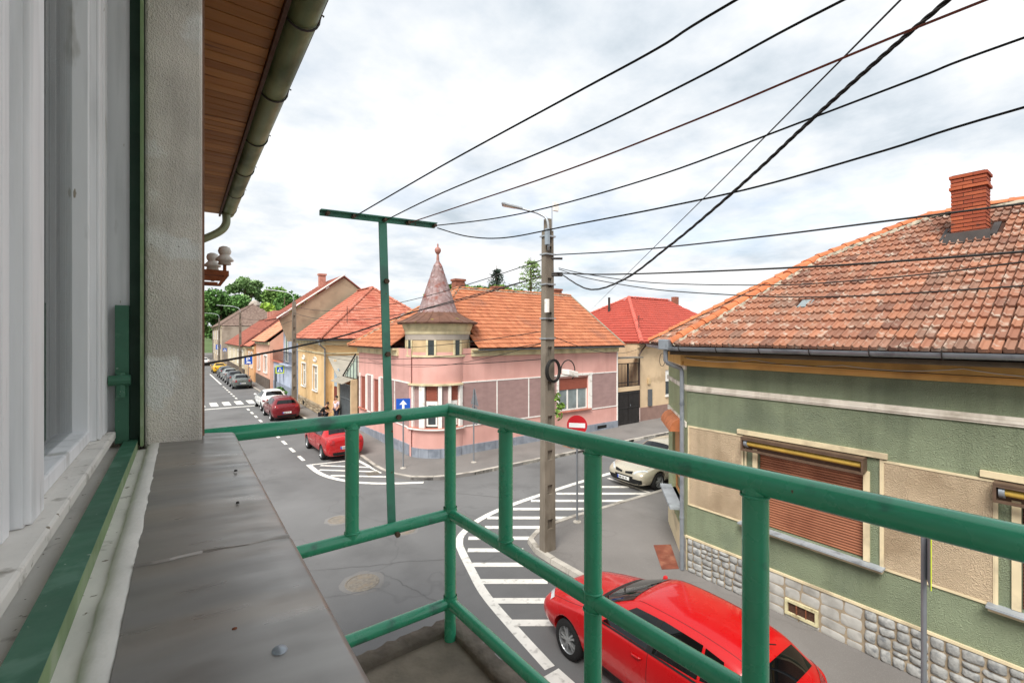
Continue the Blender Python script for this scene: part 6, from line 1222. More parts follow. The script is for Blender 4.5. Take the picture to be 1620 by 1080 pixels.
# pedestrian crossing sign with lime border
def crossing(x, y, z, label, lime=True, fa=262):
    s = post('crossing_sign', x, y, z + 0.35, label); c = (x, y, z)
    if lime: sign_poly(s, 'border', c, fa, rect(0.66, 0.66), m_lime, 0.035, 0.043)
    sign_poly(s, 'plate', c, fa, rect(0.5, 0.5), m_blues, 0.0435, 0.05); sign_poly(s, 'triangle', c, fa, [(-.2, -.18), (.2, -.18), (0, .19)], m_signw, 0.0505, 0.055)
    sign_poly(s, 'walker', c, fa, [(-.07, -.16), (-.03, -.16), (.0, -.06), (.04, -.16), (.08, -.16), (.035, -.015), (.03, .055), (0, .09), (-.03, .055), (-.035, -.015)], m_black, 0.0555, 0.06); return s
crossing(6.95, 44.0, 2.5, 'blue pedestrian crossing sign with bright lime border by the zebra crossing')
crossing(5.5, 84, 3.2, 'small blue crossing sign far down the street above the taxi', False)
def parking(x, y, z, label):
    s = post('parking_sign', x, y, z + 0.45, label); c = (x, y, z); sign_poly(s, 'plate', c, 262, rect(0.75, 0.85), m_blues, 0.035, 0.045); sign_poly(s, 'letter_stem', c, 262, [(-.19, -.1), (-.11, -.1), (-.11, .32), (-.19, .32)], m_signw, 0.046, 0.05)
    pts = [(-.11, .32), (.04, .32), (.12, .28), (.14, .2), (.12, .11), (.04, .07), (-.11, .07), (-.11, .13), (.02, .13), (.06, .17), (.06, .22), (.02, .26), (-.11, .26)]; sign_poly(s, 'letter_bowl', c, 262, pts, m_signw, 0.046, 0.0505); sign_poly(s, 'car_symbol', c, 262, [(-.22, -.3), (.22, -.3), (.22, -.2), (.12, -.17), (.06, -.12), (-.1, -.12), (-.16, -.19), (-.22, -.21)], m_signw, 0.046, 0.051); return s
parking(5.95, 57.3, 2.75, 'blue parking sign with white letter above the parked grey saloons'); parking(5.3, 96, 3.4, 'farthest small blue parking sign before the grey-brown house')
# green litter bin by the pole across the street
lb = top('litter_bin', (15.25, 16.0, 0.12), 'dark green litter bin on the far kerb behind the utility pole', 'bin'); MB().box(15.0, 15.5, 15.8, 16.2, 0.2, 0.95).build('body', M('bin_green', '#1f4436', rough=0.5, var=0.1), lb, bevel=0.03); MB().box(14.97, 15.53, 15.77, 16.23, 0.951, 1.03).build('lid', MATS['bin_green'], lb, bevel=0.02); MB().box(15.05, 15.45, 15.85, 16.15, 0.11, 0.2).build('foot', m_black, lb)
ft = top('hoop_barrier', (16.3, 16.9, 0.12), 'thin brown hoop barrier before the pink house window', 'barrier'); MB().tube([(15.9, 17.0, 0.1), (15.9, 17.0, 1.2), (16.6, 17.0, 1.2), (16.6, 17.0, 0.1)], 0.025, 8).build('hoop', M('brown_metal', '#5e4a40', rough=0.6), ft)
# green bush in the road edge by the white car
bs = top('potted_bush', (6.55, 40.6, 0.12), 'small dark bush at the kerb beside the white saloon', 'bush'); MB().lathe([(0.0, 0.12), (0.22, 0.12), (0.28, 0.45), (0.25, 0.45), (0.0, 0.42)], (6.55, 40.6, 0), 12).build('pot', m_kerb, bs); crown([(6.55, 40.6, .8, .42, .9), (6.4, 40.5, 1.1, .3, .9)], 500, .09, 4).build('foliage', m_leaf[1], bs)
# ------------------------------------------------------------------ wires
def plan_hit(px, A, B):
    """where the vertical plane through this pixel column crosses the plan line A-B"""
    u = (px - 810) / 720.0; dx, dy = u * CY + SY, CY - u * SY; ex, ey = B[0] - A[0], B[1] - A[1]; det = dx * -ey - dy * -ex
    return (A[0] * -ey - A[1] * -ex) / det
def wire(label, pts, r, mat=None, group=None, n=8, name='overhead_wire'):
    pts = [Vector(p) for p in pts]; return MB().tube(pts, r, n).build(name, mat or m_wire, None, smooth=True, loc=pts[0], label=label, cat='wire', group=group)
def wire_px(label, A, B, pix, r, ext=1.6, **k):
    """thread a wire over the plan line A-B through the given pixel heights, carried on past B"""
    out = []
    for px, py in pix:
        d = plan_hit(px, A, B); out.append(tuple(DP(px, py, d)))
    if ext:
        v = (Vector(out[-1]) - Vector(out[-2])); v.normalize(); out += [tuple(Vector(out[-1]) + v * ext * (i + 1) / 3 + Vector((0, 0, -0.02 * i))) for i in range(3)]
    return wire(label, smooth_line(out, 8), r, **k)
# ------------------------------------------------------------------ balcony railing
m_rail = M('green_railing_paint', '#3ca67f', specks=('#6b5140', 38, 0.735), rough=0.26, var=0.08, coat=0.35, scale=5, bump=0.12, bscale=35, bdist=0.002, spec=0.5, stain='#3b7a66', stain_scale=9, stain_lo=0.62, stain_hi=0.72)
C0 = Vector((0.956, 1.778)); C1 = Vector((1.011, 0.0996)); C2 = C0 + (C1 - C0) * 2.2
rl = top('balcony_railing', (0.956, 1.778, 4.2), 'green painted tube railing round the balcony corner in the foreground', 'railing')
zt = lambda f: EYE - 0.328 + 0.019 * f; zm = lambda f: EYE - 0.783 + 0.005 * f; zb = lambda f: EYE - 1.172
def P3(f, z): p = C0 + (C1 - C0) * f; return Vector((p.x, p.y, z(f)))
WL = Vector((0.045, 1.78))
MB().tube([(WL.x, WL.y, zt(0) - 0.002), (C0.x, C0.y, zt(0))], 0.026, 20).build('top_rail', m_rail, rl, smooth='auto'); MB().tube([P3(-0.012, zt), P3(1, zt), P3(2.2, zt)], 0.0275, 20).build('top_rail', m_rail, rl, smooth='auto')
for z, n in ((zm, 'middle_rail'), (zb, 'bottom_rail')):
    MB().tube([(WL.x, WL.y, z(0)), (C0.x, C0.y, z(0))], 0.024, 18).build(n, m_rail, rl, smooth='auto'); MB().tube([P3(0, z), P3(2.2, z)], 0.024, 18).build(n, m_rail, rl, smooth='auto')
MB().tube([(C0.x, C0.y, 4.15), (C0.x, C0.y, zt(0) + 0.012)], 0.0255, 20).build('post', m_rail, rl, smooth='auto')
def weld(p, r, parent): 
    w = MB(); k = 14; rr = random.Random(int(p[0] * 1000)); w.tube([(p[0] + r * math.cos(2 * math.pi * i / k), p[1] + r * math.sin(2 * math.pi * i / k), p[2] + rr.uniform(-.002, .002)) for i in range(k)], 0.0038, 6, closed=True); w.build('weld', m_rail, parent, smooth=True)
def fpos(px): d = plan_hit(px, C0, C1); q = DP(px, 530, d); return ((q.xy - C0).dot(C1 - C0)) / (C1 - C0).length_squared
for px, full in ((800, False), (938, True), (1195, True)):
    f = fpos(px); a, b = P3(f, zt), P3(f, zm); po = MB().tube([a, b] if not full else [a, (a.x, a.y, 4.15)], 0.0265, 20).build('post', m_rail, rl, smooth='auto'); weld((a.x, a.y, a.z - 0.03), 0.0275, po); weld((b.x, b.y, b.z + 0.027), 0.0275, po)
    if full: weld((a.x, a.y, b.z - 0.027), 0.0275, po)
a = P3(1.9, zt); MB().tube([a, (a.x, a.y, 4.15)], 0.0265, 20).build('post', m_rail, rl, smooth='auto')
q = DP(557, 600, plan_hit(557, WL, C0)); po = MB().tube([(q.x, 1.779, zt(0)), (q.x, 1.779, zm(0))], 0.0255, 20).build('post', m_rail, rl, smooth='auto'); weld((q.x, 1.779, zt(0) - 0.028), 0.0265, po); weld((q.x, 1.779, zm(0) + 0.026), 0.0265, po)
MB().lathe([(0.03, zm(0) - .03), (0.034, zm(0)), (0.03, zm(0) + .03)], (C0.x, C0.y, 0), 16).build('weld', m_rail, rl, smooth=True); MB().lathe([(0.03, zb(0) - .03), (0.034, zb(0)), (0.03, zb(0) + .03)], (C0.x, C0.y, 0), 16).build('weld', m_rail, rl, smooth=True)
# ------------------------------------------------------------------ wire mast bolted to the railing
m_mast = M('green_mast_paint', '#62a58e', specks=('#7b5a44', 30, 0.70), rough=0.55, var=0.14, scale=6, bump=0.15, bscale=30, bdist=0.002, stain='#5f8d80', stain_scale=6, stain_lo=0.6)
ms = top('wire_mast', (0.70, 1.83, 4.7), 'green T-shaped steel mast bolted to the railing, carrying the wires', 'mast')
MY = 1.815
def mast_x(px): u = (px - 810) / 720; return MY * (u * CY + SY) / (CY - u * SY)
def mz(px, py): u = (px - 810) / 720; return EYE - (py - 530) / 720 * MY / (CY - u * SY)
xt, xb = mast_x(605.5), mast_x(620); z1, z0 = mz(605, 346), mz(620, 828)
mb = MB()
for (o0, o1, d0, d1) in ((-0.017, 0.017, 0.0, 0.005), (0.012, 0.017, 0.0051, 0.034)):
    mb.hexa([(xb + o0, MY + d0, z0), (xb + o1, MY + d0, z0), (xb + o1, MY + d1, z0), (xb + o0, MY + d1, z0), (xt + o0, MY + d0, z1), (xt + o1, MY + d0, z1), (xt + o1, MY + d1, z1), (xt + o0, MY + d1, z1)])
mb.build('mast_bar', m_mast, ms)
xa, xe = mast_x(505), mast_x(687); za, ze = mz(505, 337), mz(687, 358)
mb = MB()
for (h0, h1, d0, d1) in ((-0.010, 0.010, -0.006, -0.001), (0.006, 0.010, -0.0011 - 0.03, -0.0061)):
    mb.hexa([(xa, MY + d0, za + h0), (xe, MY + d0, ze + h0), (xe, MY + d1, ze + h0), (xa, MY + d1, za + h0), (xa, MY + d0, za + h1), (xe, MY + d0, ze + h1), (xe, MY + d1, ze + h1), (xa, MY + d1, za + h1)])
mb.build('cross_arm', m_mast, ms)
hooks = []
for px in (516, 557, 606, 643, 684):
    x = mast_x(px); f = (x - xa) / (xe - xa); z = za + (ze - za) * f - 0.018; hooks.append(Vector((x, MY - 0.045, z + 0.012))); b = MB(); b.lathe([(0.0, -0.004), (0.007, -0.004), (0.007, 0.022), (0.0, 0.022)], (x, MY - 0.03, z + .015), 8, 'Y'); b.build('bolt', M('rust_bolt', '#6d5a4c', rough=0.7, metallic=0.4), ms)
for px, py in ((621, 656), (619, 836), (611, 445), (613, 560)):
    x = mast_x(px); z = mz(px, py); yy = MY - 0.068 if py > 600 else MY - 0.006; b = MB(); b.lathe([(0.0, -0.006), (0.011, -0.006), (0.011, 0.006), (0.0, 0.006)], (x, yy, z), 6, 'Y'); b.build('bolt', MATS['rust_bolt'], ms)
    if py > 600: MB().tube([(x, MY - 0.065, z), (x, MY + 0.01, z)], 0.006, 6).build('bolt', MATS['rust_bolt'], ms)
# wires from the mast running back past the window, over the street edge
dirv = Vector((0.907 * CY - 1.0 * SY, -0.907 * SY - 1.0 * CY))   # plan direction of the five wires
m_wire_r = M('brown_wire', '#8f4a3a', rough=0.6, var=0.15, scale=10)
for i, (h, px_, r_, mt, lb) in enumerate(((hooks[1], [(700, 262), (900, 153), (1040, 77), (1165, 0)], 0.0022, m_wire, 'uppermost black wire from the green mast'), (hooks[2], [(700, 305), (900, 222), (1100, 125), (1335, 0)], 0.0022, m_wire, 'second black wire from the green mast'),
        (hooks[3], [(740, 322), (900, 268), (1100, 190), (1300, 106), (1560, 0)], 0.0022, m_wire_r, 'brown wire from the green mast, third from the top'), (hooks[4], [(780, 346), (880, 325), (1050, 275), (1250, 200), (1450, 124), (1620, 60)], 0.0022, m_wire, 'fourth wire from the green mast, fixed at the arm end'),
        (hooks[4] + Vector((0, -0.005, -0.012)), [(740, 374), (800, 376), (900, 357), (1050, 328), (1200, 295), (1400, 238), (1620, 170)], 0.0022, m_wire, 'lowest sagging wire from the end of the green mast arm'))):
    A = (h.x, h.y); B = (h.x + dirv.x, h.y + dirv.y); pts = [tuple(h)]
    for px, py in px_: pts.append(tuple(DP(px, py, plan_hit(px, A, B))))
    v = (Vector(pts[-1]) - Vector(pts[-2])).normalized(); v.z *= 0.5; pts += [tuple(Vector(pts[-1]) + v * k) for k in (0.6, 1.4, 2.4)]
    wire(lb, smooth_line(pts, 7), r_, mt)
PA = (7.6, 8.6)
GW = 'street wires'
wire_px('taut wire highest on the right of the utility pole', (7.6, 8.6), (7.6, 0), [(878, 403), (1000, 396), (1200, 375), (1400, 350), (1620, 322)], 0.0135, 8); wire_px('thick black cable crossing the right roof below the taut wire', (7.62, 8.6), (7.62, 0), [(882, 432), (960, 434), (1100, 430), (1300, 421), (1450, 411), (1620, 398)], 0.015, 8)
wire_px('upper thin drooping wire over the old tiled roof', (7.66, 8.6), (7.66, 0), [(884, 424), (930, 434), (1030, 447), (1212, 451), (1350, 444), (1496, 430), (1620, 414)], 0.009, 6); wire_px('lower thin drooping wire over the old tiled roof', (7.68, 8.6), (7.68, 0), [(884, 426), (930, 440), (1030, 457), (1150, 466), (1263, 470), (1400, 466), (1620, 452)], 0.009, 6)
B_ = (3.27, 0.59); tw = [(886, 432), (930, 457), (985, 443), (1060, 388), (1130, 330), (1200, 268), (1265, 207), (1330, 148), (1410, 77), (1500, 0)]
base = []
for px, py in tw: base.append(tuple(DP(px, py, plan_hit(px, PA, B_))))
v = (Vector(base[-1]) - Vector(base[-2])).normalized(); base += [tuple(Vector(base[-1]) + v * k) for k in (0.5, 1.2)]
ctr = smooth_line(base, 30); tw_o = top('twisted_cable', ctr[0], 'thick twisted black cable sweeping from the pole up to the right', 'wire')
for s in (0, 1, 2):
    pts = [Vector(p) + Vector((0.0085 * math.cos(i * 0.33 + s * 2.1), 0.0, 0.0085 * math.sin(i * 0.33 + s * 2.1))) for i, p in enumerate(ctr)]; MB().tube(pts, 0.0078, 6).build('cable_strand', m_wire, tw_o, smooth=True)
wire_px('hair-thin wire slanting up to the right across the sky', tuple(DP(935, 490, 25).xy), (3.0, 0.5), [(935, 490), (1040, 386), (1140, 287), (1290, 136), (1425, 0)], 0.006, 1.0)
wire_px('black cable from the utility pole across the street to the left wall', (7.35, 8.6), (0.09, 2.75), [(857, 437), (760, 464), (660, 492), (560, 526), (470, 548), (400, 562), (327, 575)], 0.0062, 0.15)
for lb, z1_, z2_, sg, r_ in (('topmost wire between the two near street poles', 7.4, 7.6, 0.75, 0.012), ('second wire between the two near street poles', 7.0, 7.1, 0.8, 0.014), ('third wire between the two near street poles, before the yellow house', 5.6, 5.6, 0.7, 0.01), ('fourth wire between the two near street poles', 5.3, 5.1, 0.8, 0.01), ('lowest wire between the two near street poles', 4.9, 4.7, 0.6, 0.01)): wire(lb, catenary((7.36, 8.8, z1_), (6.62, 35.9, z2_), sg, 30), r_)
for lb, z_ in (('upper wire between the yellow house pole and the cream house pole', 7.5), ('lower wire between the yellow house pole and the cream house pole', 6.6)): wire(lb, catenary((6.6, 36.1, z_), (6.0, 66.4, z_ + .3), 0.6, 20), 0.012)
wire('service wire from the utility pole to the pink house eave', catenary((7.6, 8.8, 5.45), (15.5, 17.7, 5.0), 0.35), 0.008); wire('service wire from the utility pole to the tan house', catenary((7.6, 8.8, 5.5), (23.4, 18.1, 4.9), 0.5), 0.010); wire('service wire from the utility pole to the left pink wall', catenary((7.36, 8.8, 5.3), (8.2, 24.5, 4.2), 0.5), 0.008)
# ------------------------------------------------------------------ own house: wall, jamb, window, sill, eave, balcony
m_plast = M('grey_roughcast', '#e0d9ce', streak=('#a89f93', 0.5, 14.0), specks=('#9f968a', 110, 0.70), rough=0.95, var=0.16, scale=5, bump=0.7, bscale=150, bdist=0.004, voro=260, stain='#f0eee8', stain_scale=4.2, stain_lo=0.575, stain_hi=0.62)
m_wwood = M('old_white_paint', '#ecedee', rough=0.6, specks=('#a79d8d', 55, 0.72), streak=('#c3c6c6', 0.6, 30.0), var=0.05, scale=9, bump=0.2, bscale=60, bdist=0.002, stain='#b3b0a8', stain_scale=14, stain_lo=0.64, stain_hi=0.74, stretch=(1, 1, 0.25))
m_sillw = M('worn_white_sill', '#e4e0d8', rough=0.75, specks=('#8d8272', 70, 0.68), var=0.08, scale=10, bump=0.45, bscale=45, bdist=0.003, stain='#8f887c', stain_scale=26, stain_lo=0.6, stain_hi=0.74)
m_sheet = M('weathered_sheet', '#93908c', rough=0.36, var=0.16, scale=7, metallic=0.55, bump=0.12, bscale=9, bdist=0.003, stain='#a39a90', stain_scale=3.2, stain_lo=0.5, stain_hi=0.72, stretch=(0.5, 2.0, 1))
m_seal = M('white_sealant', '#dedbd2', rough=0.8, var=0.06, scale=12, bump=0.6, bscale=40, bdist=0.004); m_gbar = M('green_bar_paint', '#3c6b54', rough=0.5, specks=('#93a697', 80, 0.70), var=0.12, scale=14, bump=0.15, bscale=70, bdist=0.002, stain='#557f6a', stain_scale=18, stain_lo=0.6); m_gbar_l = M('pale_green_paint', '#7d9468', rough=0.6, var=0.12, scale=10, stain='#9aa888', stain_scale=14); m_gdark = M('dark_green_steel', '#1d3a2c', rough=0.6, var=0.2, scale=10)
own = top('own_house', (0, 3, 0), 'grey roughcast upper-floor house wall with white window and green gutter', 'house')
Z = lambda dz: EYE + dz
MB().box(-0.5, 0.05, -5, 7.3, 0, Z(-0.345)).build('lower_wall', m_plast, own)
jb = MB(); nz, nx_ = 60, 8; rr = random.Random(4)
MB().box(-0.083, 0.05, 1.62, 7.3, Z(-0.344), Z(1.70)).build('wall', m_plast, own, bevel=0.008); MB().box(-0.5, -0.0831, 1.70, 7.3, Z(-0.344), Z(1.70)).build('wall_core', m_plast, own); MB().box(-0.5, 0.049, -5, 1.619, Z(1.25), Z(1.70)).build('lintel', m_plast, own); MB().box(-0.5, 0.05, -5, -1.6, Z(-0.344), Z(1.249)).build('wall', m_plast, own)
MB().box(0.0501, 0.056, 1.64, 7.3, Z(-0.30), Z(1.69)).build('wall_render', M('brown_render_edge', '#8a6a58', rough=0.95, var=0.2, scale=12, bump=0.8, bscale=60), own)
MB().box(-0.114, -0.0832, 1.615, 1.70, Z(-0.30), Z(1.25)).build('shutter_guide', m_gdark, own); MB().box(-0.09, -0.0835, 1.585, 1.614, Z(-0.30), Z(1.25)).build('guide_lip', m_gbar_l, own); gdm = MB().box(-0.143, -0.1145, 1.600, 1.625, Z(-0.29), Z(0.08)).build('shutter_bolt', m_gbar, own); MB().tube([(-0.155, 1.59, Z(-0.12)), (-0.11, 1.59, Z(-0.12))], 0.014, 10).build('bolt_knuckle', m_gbar, gdm); MB().tube([(-0.13, 1.595, Z(-0.165)), (-0.13, 1.595, Z(-0.10))], 0.012, 8).build('bolt_knuckle', m_gbar, gdm)
MB().box(-0.30, -0.1146, 1.627, 1.69, Z(-0.29), Z(1.25)).build('white_reveal', m_wwood, own)
# sill sheets
def sill_sheet(y0, y1):
    mb = MB(); xs = [-0.05, 0.0, 0.05, 0.10, 0.132, 0.138, 0.138]; zs = [-0.303, -0.3045, -0.307, -0.310, -0.313, -0.316, -0.36]; n = 26; rr = random.Random(int(y1 * 100)); vs = []
    for i in range(n + 1):
        for x, z in zip(xs, zs): vs.append((x, y0 + (y1 - y0) * i / n, Z(z + (rr.uniform(-.0009, .0009) if x < .13 else 0))))
    k = len(xs); mb.add(vs, [(i * k + j, i * k + j + 1, (i + 1) * k + j + 1, (i + 1) * k + j) for i in range(n) for j in range(k - 1)]); return mb.build('sill_sheet', m_sheet, own, smooth=True)
s_a = sill_sheet(-1.5, 0.768); s_b = sill_sheet(0.764, 1.72)
for v in s_a.data.vertices: v.co.z += 0.0022
MB().box(-0.05, 0.05, 1.63, 1.72, Z(-0.344), Z(-0.31)).build('sill_bed', m_mortar, own) if False else None
MB().box(-0.05, 0.128, -1.5, 1.715, Z(-0.344), Z(-0.321)).build('sill_bed', m_mortar, own)
MB().tube([(x, 0.772 + 0.004 * math.sin(x * 60), Z(-0.3015 - (x + .05) * .06)) for x in [-0.05 + k * 0.0185 for k in range(11)]], 0.0045, 6).build('sill_seam', m_sheet, own)
def nail(px, py, r_, m):
    p = G(px, py, Z(-0.309)); b = MB(); b.lathe([(r_, 0.0), (r_ * .8, 0.003), (0.0, 0.004)], (p.x, p.y, Z(-0.3075)), 12); b.build('sill_fixing', m, own, smooth=True)
nail(442, 1032, 0.0075, m_zinc); nail(373, 746, 0.0038, m_flash); nail(376, 797, 0.003, m_flash); nail(371, 1000, 0.003, M('rust', '#7b4a32'))
MB().box(-0.0955, -0.07, -1.5, 1.60, Z(-0.344), Z(-0.312)).build('sill_ledge', m_sillw, own)
sb = MB(); rr = random.Random(8); vs = []; n = 160
for i in range(n + 1):
    y = -1.2 + 2.82 * i / n; w0, w1, h = -0.0775 + rr.uniform(-.0012, .0012), -0.047 + rr.uniform(-.0013, .0013), -0.3012 + rr.uniform(-.0008, .0008); vs += [(w0, y, Z(-0.313)), (w0 + .003, y, Z(h - .004)), ((w0 + w1) / 2 - .003, y, Z(h)), (w1 - .005, y, Z(h - .0006)), (w1, y, Z(-0.3055))]
sb.add(vs, [(i * 5 + j, i * 5 + j + 1, i * 5 + j + 6, i * 5 + j + 5) for i in range(n) for j in range(4)]); sb.build('sealant_bead', m_seal, own, smooth=True)
MB().box(-0.125, -0.0956, -1.5, 1.612, Z(-0.34), Z(-0.2852)).build('steel_bar', m_gbar_l, own); MB().box(-0.1255, -0.0952, -1.5, 1.612, Z(-0.2851), Z(-0.2838)).build('bar_top', m_gbar, own)
MB().box(-0.24, -0.1256, -1.5, 1.63, Z(-0.344), Z(-0.303)).build('sill_trough', m_sillw, own)
# white window
wn_ = MB().box(-0.36, -0.141, -1.5, 1.60, Z(-0.276), Z(-0.255)).build('window_board', m_sillw, own, bevel=0.004)
fr = MB(); fr.box(-0.25, -0.157, 1.535, 1.60, Z(-0.2545), Z(1.25)); fr.box(-0.25, -0.1571, -1.5, 1.5349, Z(1.18), Z(1.25)); fr = fr.build('window_frame', m_wwood, own, bevel=0.004)
def stile(y0, y1, x0=-0.215, x1=-0.165, n='sash_stile'):
    m = MB(); m.box(x0, x1, y0, y1, Z(-0.2545), Z(1.18)); m.box(x0 - .01, x1 - .012, y0 - .018, y0, Z(-0.2545), Z(1.18)); m.box(x1, x1 + .006, y0 + .012, y1 - .012, Z(-0.2545), Z(1.18)); m.tube([(x1 + .002, y0 + .004, Z(-0.25)), (x1 + .002, y0 + .004, Z(1.18))], 0.005, 8); return m.build(n, m_wwood, own, bevel=0.003)
stile(1.472, 1.53); stile(0.862, 0.952, -0.215, -0.168); stile(0.80, 0.852, -0.225, -0.182); stile(0.10, 0.20, -0.215, -0.168)
for y0, y1 in ((0.952, 1.455), (0.20, 0.785)):
    MB().box(-0.215, -0.175, y0, y1, Z(-0.2545), Z(-0.20) if y0 < .5 else Z(-0.225)).build('sash_rail', m_wwood, own, bevel=0.004); MB().box(-0.209, -0.205, y0 - .005, y1 + .005, Z(-0.23), Z(1.18)).build('pane', glass_mat('clear_pane'), own)
cu = MB(); n = 260; vs = []
for i in range(n + 1):
    y = -1.4 + 2.95 * i / n; x = -0.238 + 0.010 * math.sin(y * 95) + 0.006 * math.sin(y * 41 + 1); vs += [(x, y, Z(-0.26)), (x, y, Z(1.24))]
cu.add(vs, [(2 * i, 2 * i + 2, 2 * i + 3, 2 * i + 1) for i in range(n)]); cu.build('curtain', M('grey_curtain', '#eceff0', rough=0.9, var=0.05, scale=10), own, smooth=True)
MB().box(-0.5, -0.34, -1.5, 1.62, Z(-0.30), Z(1.25)).build('room_void', m_dark, own)
# eave: soffit boards, fascia, gutter with brackets, outlet
r_ = random.Random(6); m_board = M('soffit_board', '#a87438', rough=0.6, var=0.22, scale=9, bump=0.15, bscale=30, rndcol=('#a16c31', '#b17d3f', '#91602d', '#bd8a4c', '#a87438'), rnd=0.12, stain='#7d5128', stain_scale=5, stain_lo=0.62, stretch=(0.25, 3, 1)); ZS = 1.70
sf = MB().box(0.0, 0.425, -4.9, 7.6, Z(ZS + 0.025), Z(ZS + 0.06)).build('soffit', m_dark, own); y = 1.9
while y < 7.58:
    w = 0.105 * r_.uniform(0.96, 1.04); e = min(7.59, y + w - 0.005); MB().box(0.045, 0.424, y, e, Z(ZS + r_.uniform(0, .003)), Z(ZS + 0.024)).build('soffit_board', m_board, sf, bevel=0.003); y += w
MB().box(0.425, 0.447, -4.9, 7.62, Z(ZS - 0.03), Z(ZS + 0.12)).build('fascia', M('dark_fascia', '#4c3220', rough=0.7, var=0.15, scale=6), own)
m_ggut = M('mossy_green_gutter', '#808e64', rough=0.5, var=0.16, scale=4, metallic=0.25, stain='#4e5f38', stain_scale=3.5, stain_lo=0.48, stain_hi=0.66, stretch=(1, 0.5, 1))
gg = half_pipe([(0.535, -4.9, Z(ZS + 0.075)), (0.535, 1.0, Z(ZS + 0.075)), (0.535, 7.66, Z(ZS + 0.06))], 0.088, 12).build('gutter', m_ggut, own, smooth='auto')
for k in range(7):
    y = 1.75 + k * 0.95; zz = Z(ZS + 0.068); MB().tube([(0.535 + 0.094 * math.cos(a), y, zz - 0.094 * math.sin(a)) for a in [math.pi * j / 10 for j in range(11)]][::-1] + [(0.637, y, zz + 0.03), (0.652, y, zz + 0.024)], 0.006, 6).build('gutter_bracket', m_flash, gg, smooth=True)
MB().tube(smooth_line([(0.50, 7.45, Z(ZS)), (0.50, 7.45, Z(ZS - 0.16)), (0.40, 7.42, Z(ZS - 0.30)), (0.10, 7.4, Z(ZS - 0.50)), (0.02, 7.4, Z(ZS - 0.62)), (0.02, 7.4, 0.3)], 5), 0.05, 12).build('downpipe', M('faded_green_pipe', '#8b9472', rough=0.5, var=0.15, scale=5, metallic=0.2), own, smooth='auto')
# roof slope above the eave
MB().slab([(0.62, -4.9, Z(ZS + 0.10)), (0.62, 7.7, Z(ZS + 0.10)), (-4.0, 7.7, Z(ZS + 2.7)), (-4.0, -4.9, Z(ZS + 2.7))], (0, 0, 1), 0.06).build('roof', m_tile_dk, own)
# balcony floor slab with broken rim
m_slab = M('old_concrete', '#8d8375', rough=0.95, var=0.22, scale=7, bump=0.7, bscale=55, bdist=0.006, stain='#6a6156', stain_scale=4, stain_lo=0.5)
MB().box(0.051, 1.03, -2.6, 1.86, 4.02, 4.165).build('balcony_slab', m_slab, own)
def rim(A, B, n, seed, w=0.07):
    A, B = Vector(A), Vector(B); t = (B - A).normalized(); s = Vector((-t.y, t.x, 0)); rr = random.Random(seed); vs = []
    for i in range(n + 1):
        P = A.lerp(B, i / n); a = w * rr.uniform(.8, 1.3); h = rr.uniform(.024, .034); vs += [P + s * .035 + Vector((0, 0, -.06)), P + s * .033 + Vector((0, 0, h * .8)), P + Vector((0, 0, h)), P - s * a * .6 + Vector((0, 0, h * .9)), P - s * a * .75 + Vector((0, 0, -.004))]
    mb = MB(); mb.add(vs, [(i * 5 + j, i * 5 + j + 1, i * 5 + j + 6, i * 5 + j + 5) for i in range(n) for j in range(4)]); mb.add(vs[:5], [(0, 1, 2, 3, 4)]); return mb
m_rim = M('dark_broken_concrete', '#6b6258', rough=0.95, var=0.3, scale=12, bump=0.9, bscale=40, bdist=0.008); rim((1.03, 1.84, 4.165), (0.05, 1.84, 4.165), 34, 1).build('balcony_rim', m_rim, own, smooth=True); rim((1.035, -2.6, 4.165), (1.005, 1.84, 4.165), 110, 2).build('balcony_rim', m_rim, own, smooth=True)
# rusty bracket with two porcelain insulators
ib = top('insulator_bracket', (0.05, 3.2, Z(0.3)), 'rusty wall bracket holding two white porcelain insulators', 'insulator'); m_rust = M('rusty_iron', '#8a4f2f', rough=0.85, var=0.22, scale=14, bump=0.4, bscale=50, stain='#5a3522', stain_scale=10)
b = MB(); b.box(0.03, 0.225, 3.12, 3.16, Z(0.345), Z(0.375)); b.box(0.03, 0.17, 3.12, 3.16, Z(0.285), Z(0.305)); b.hexa([(0.165, 3.121, Z(0.285)), (0.185, 3.121, Z(0.285)), (0.185, 3.159, Z(0.285)), (0.165, 3.159, Z(0.285)), (0.203, 3.121, Z(0.346)), (0.225, 3.121, Z(0.346)), (0.225, 3.159, Z(0.346)), (0.203, 3.159, Z(0.346))]); b.build('bracket', m_rust, ib); MB().box(0.03, 0.225, 3.42, 3.46, Z(0.345), Z(0.375)).build('bracket', m_rust, ib)
m_porc = M('porcelain', '#d9d4ca', rough=0.25, var=0.08, scale=8, stain='#a59c8e', stain_scale=7)
for x, y in ((0.205, 3.14), (0.16, 3.44)):
    c = (x, y, Z(0.375)); io = MB().lathe([(0.0, 0.035), (0.028, 0.035), (0.034, 0.04), (0.030, 0.052), (0.045, 0.058), (0.046, 0.066), (0.030, 0.085), (0.024, 0.092), (0.030, 0.10), (0.034, 0.115), (0.028, 0.135), (0.014, 0.143), (0, 0.144)], c, 20).build('insulator', m_porc, ib, smooth=True); MB().tube([(x, y, Z(0.34)), (x, y, Z(0.42))], 0.009, 8).build('pin', m_rust, io)
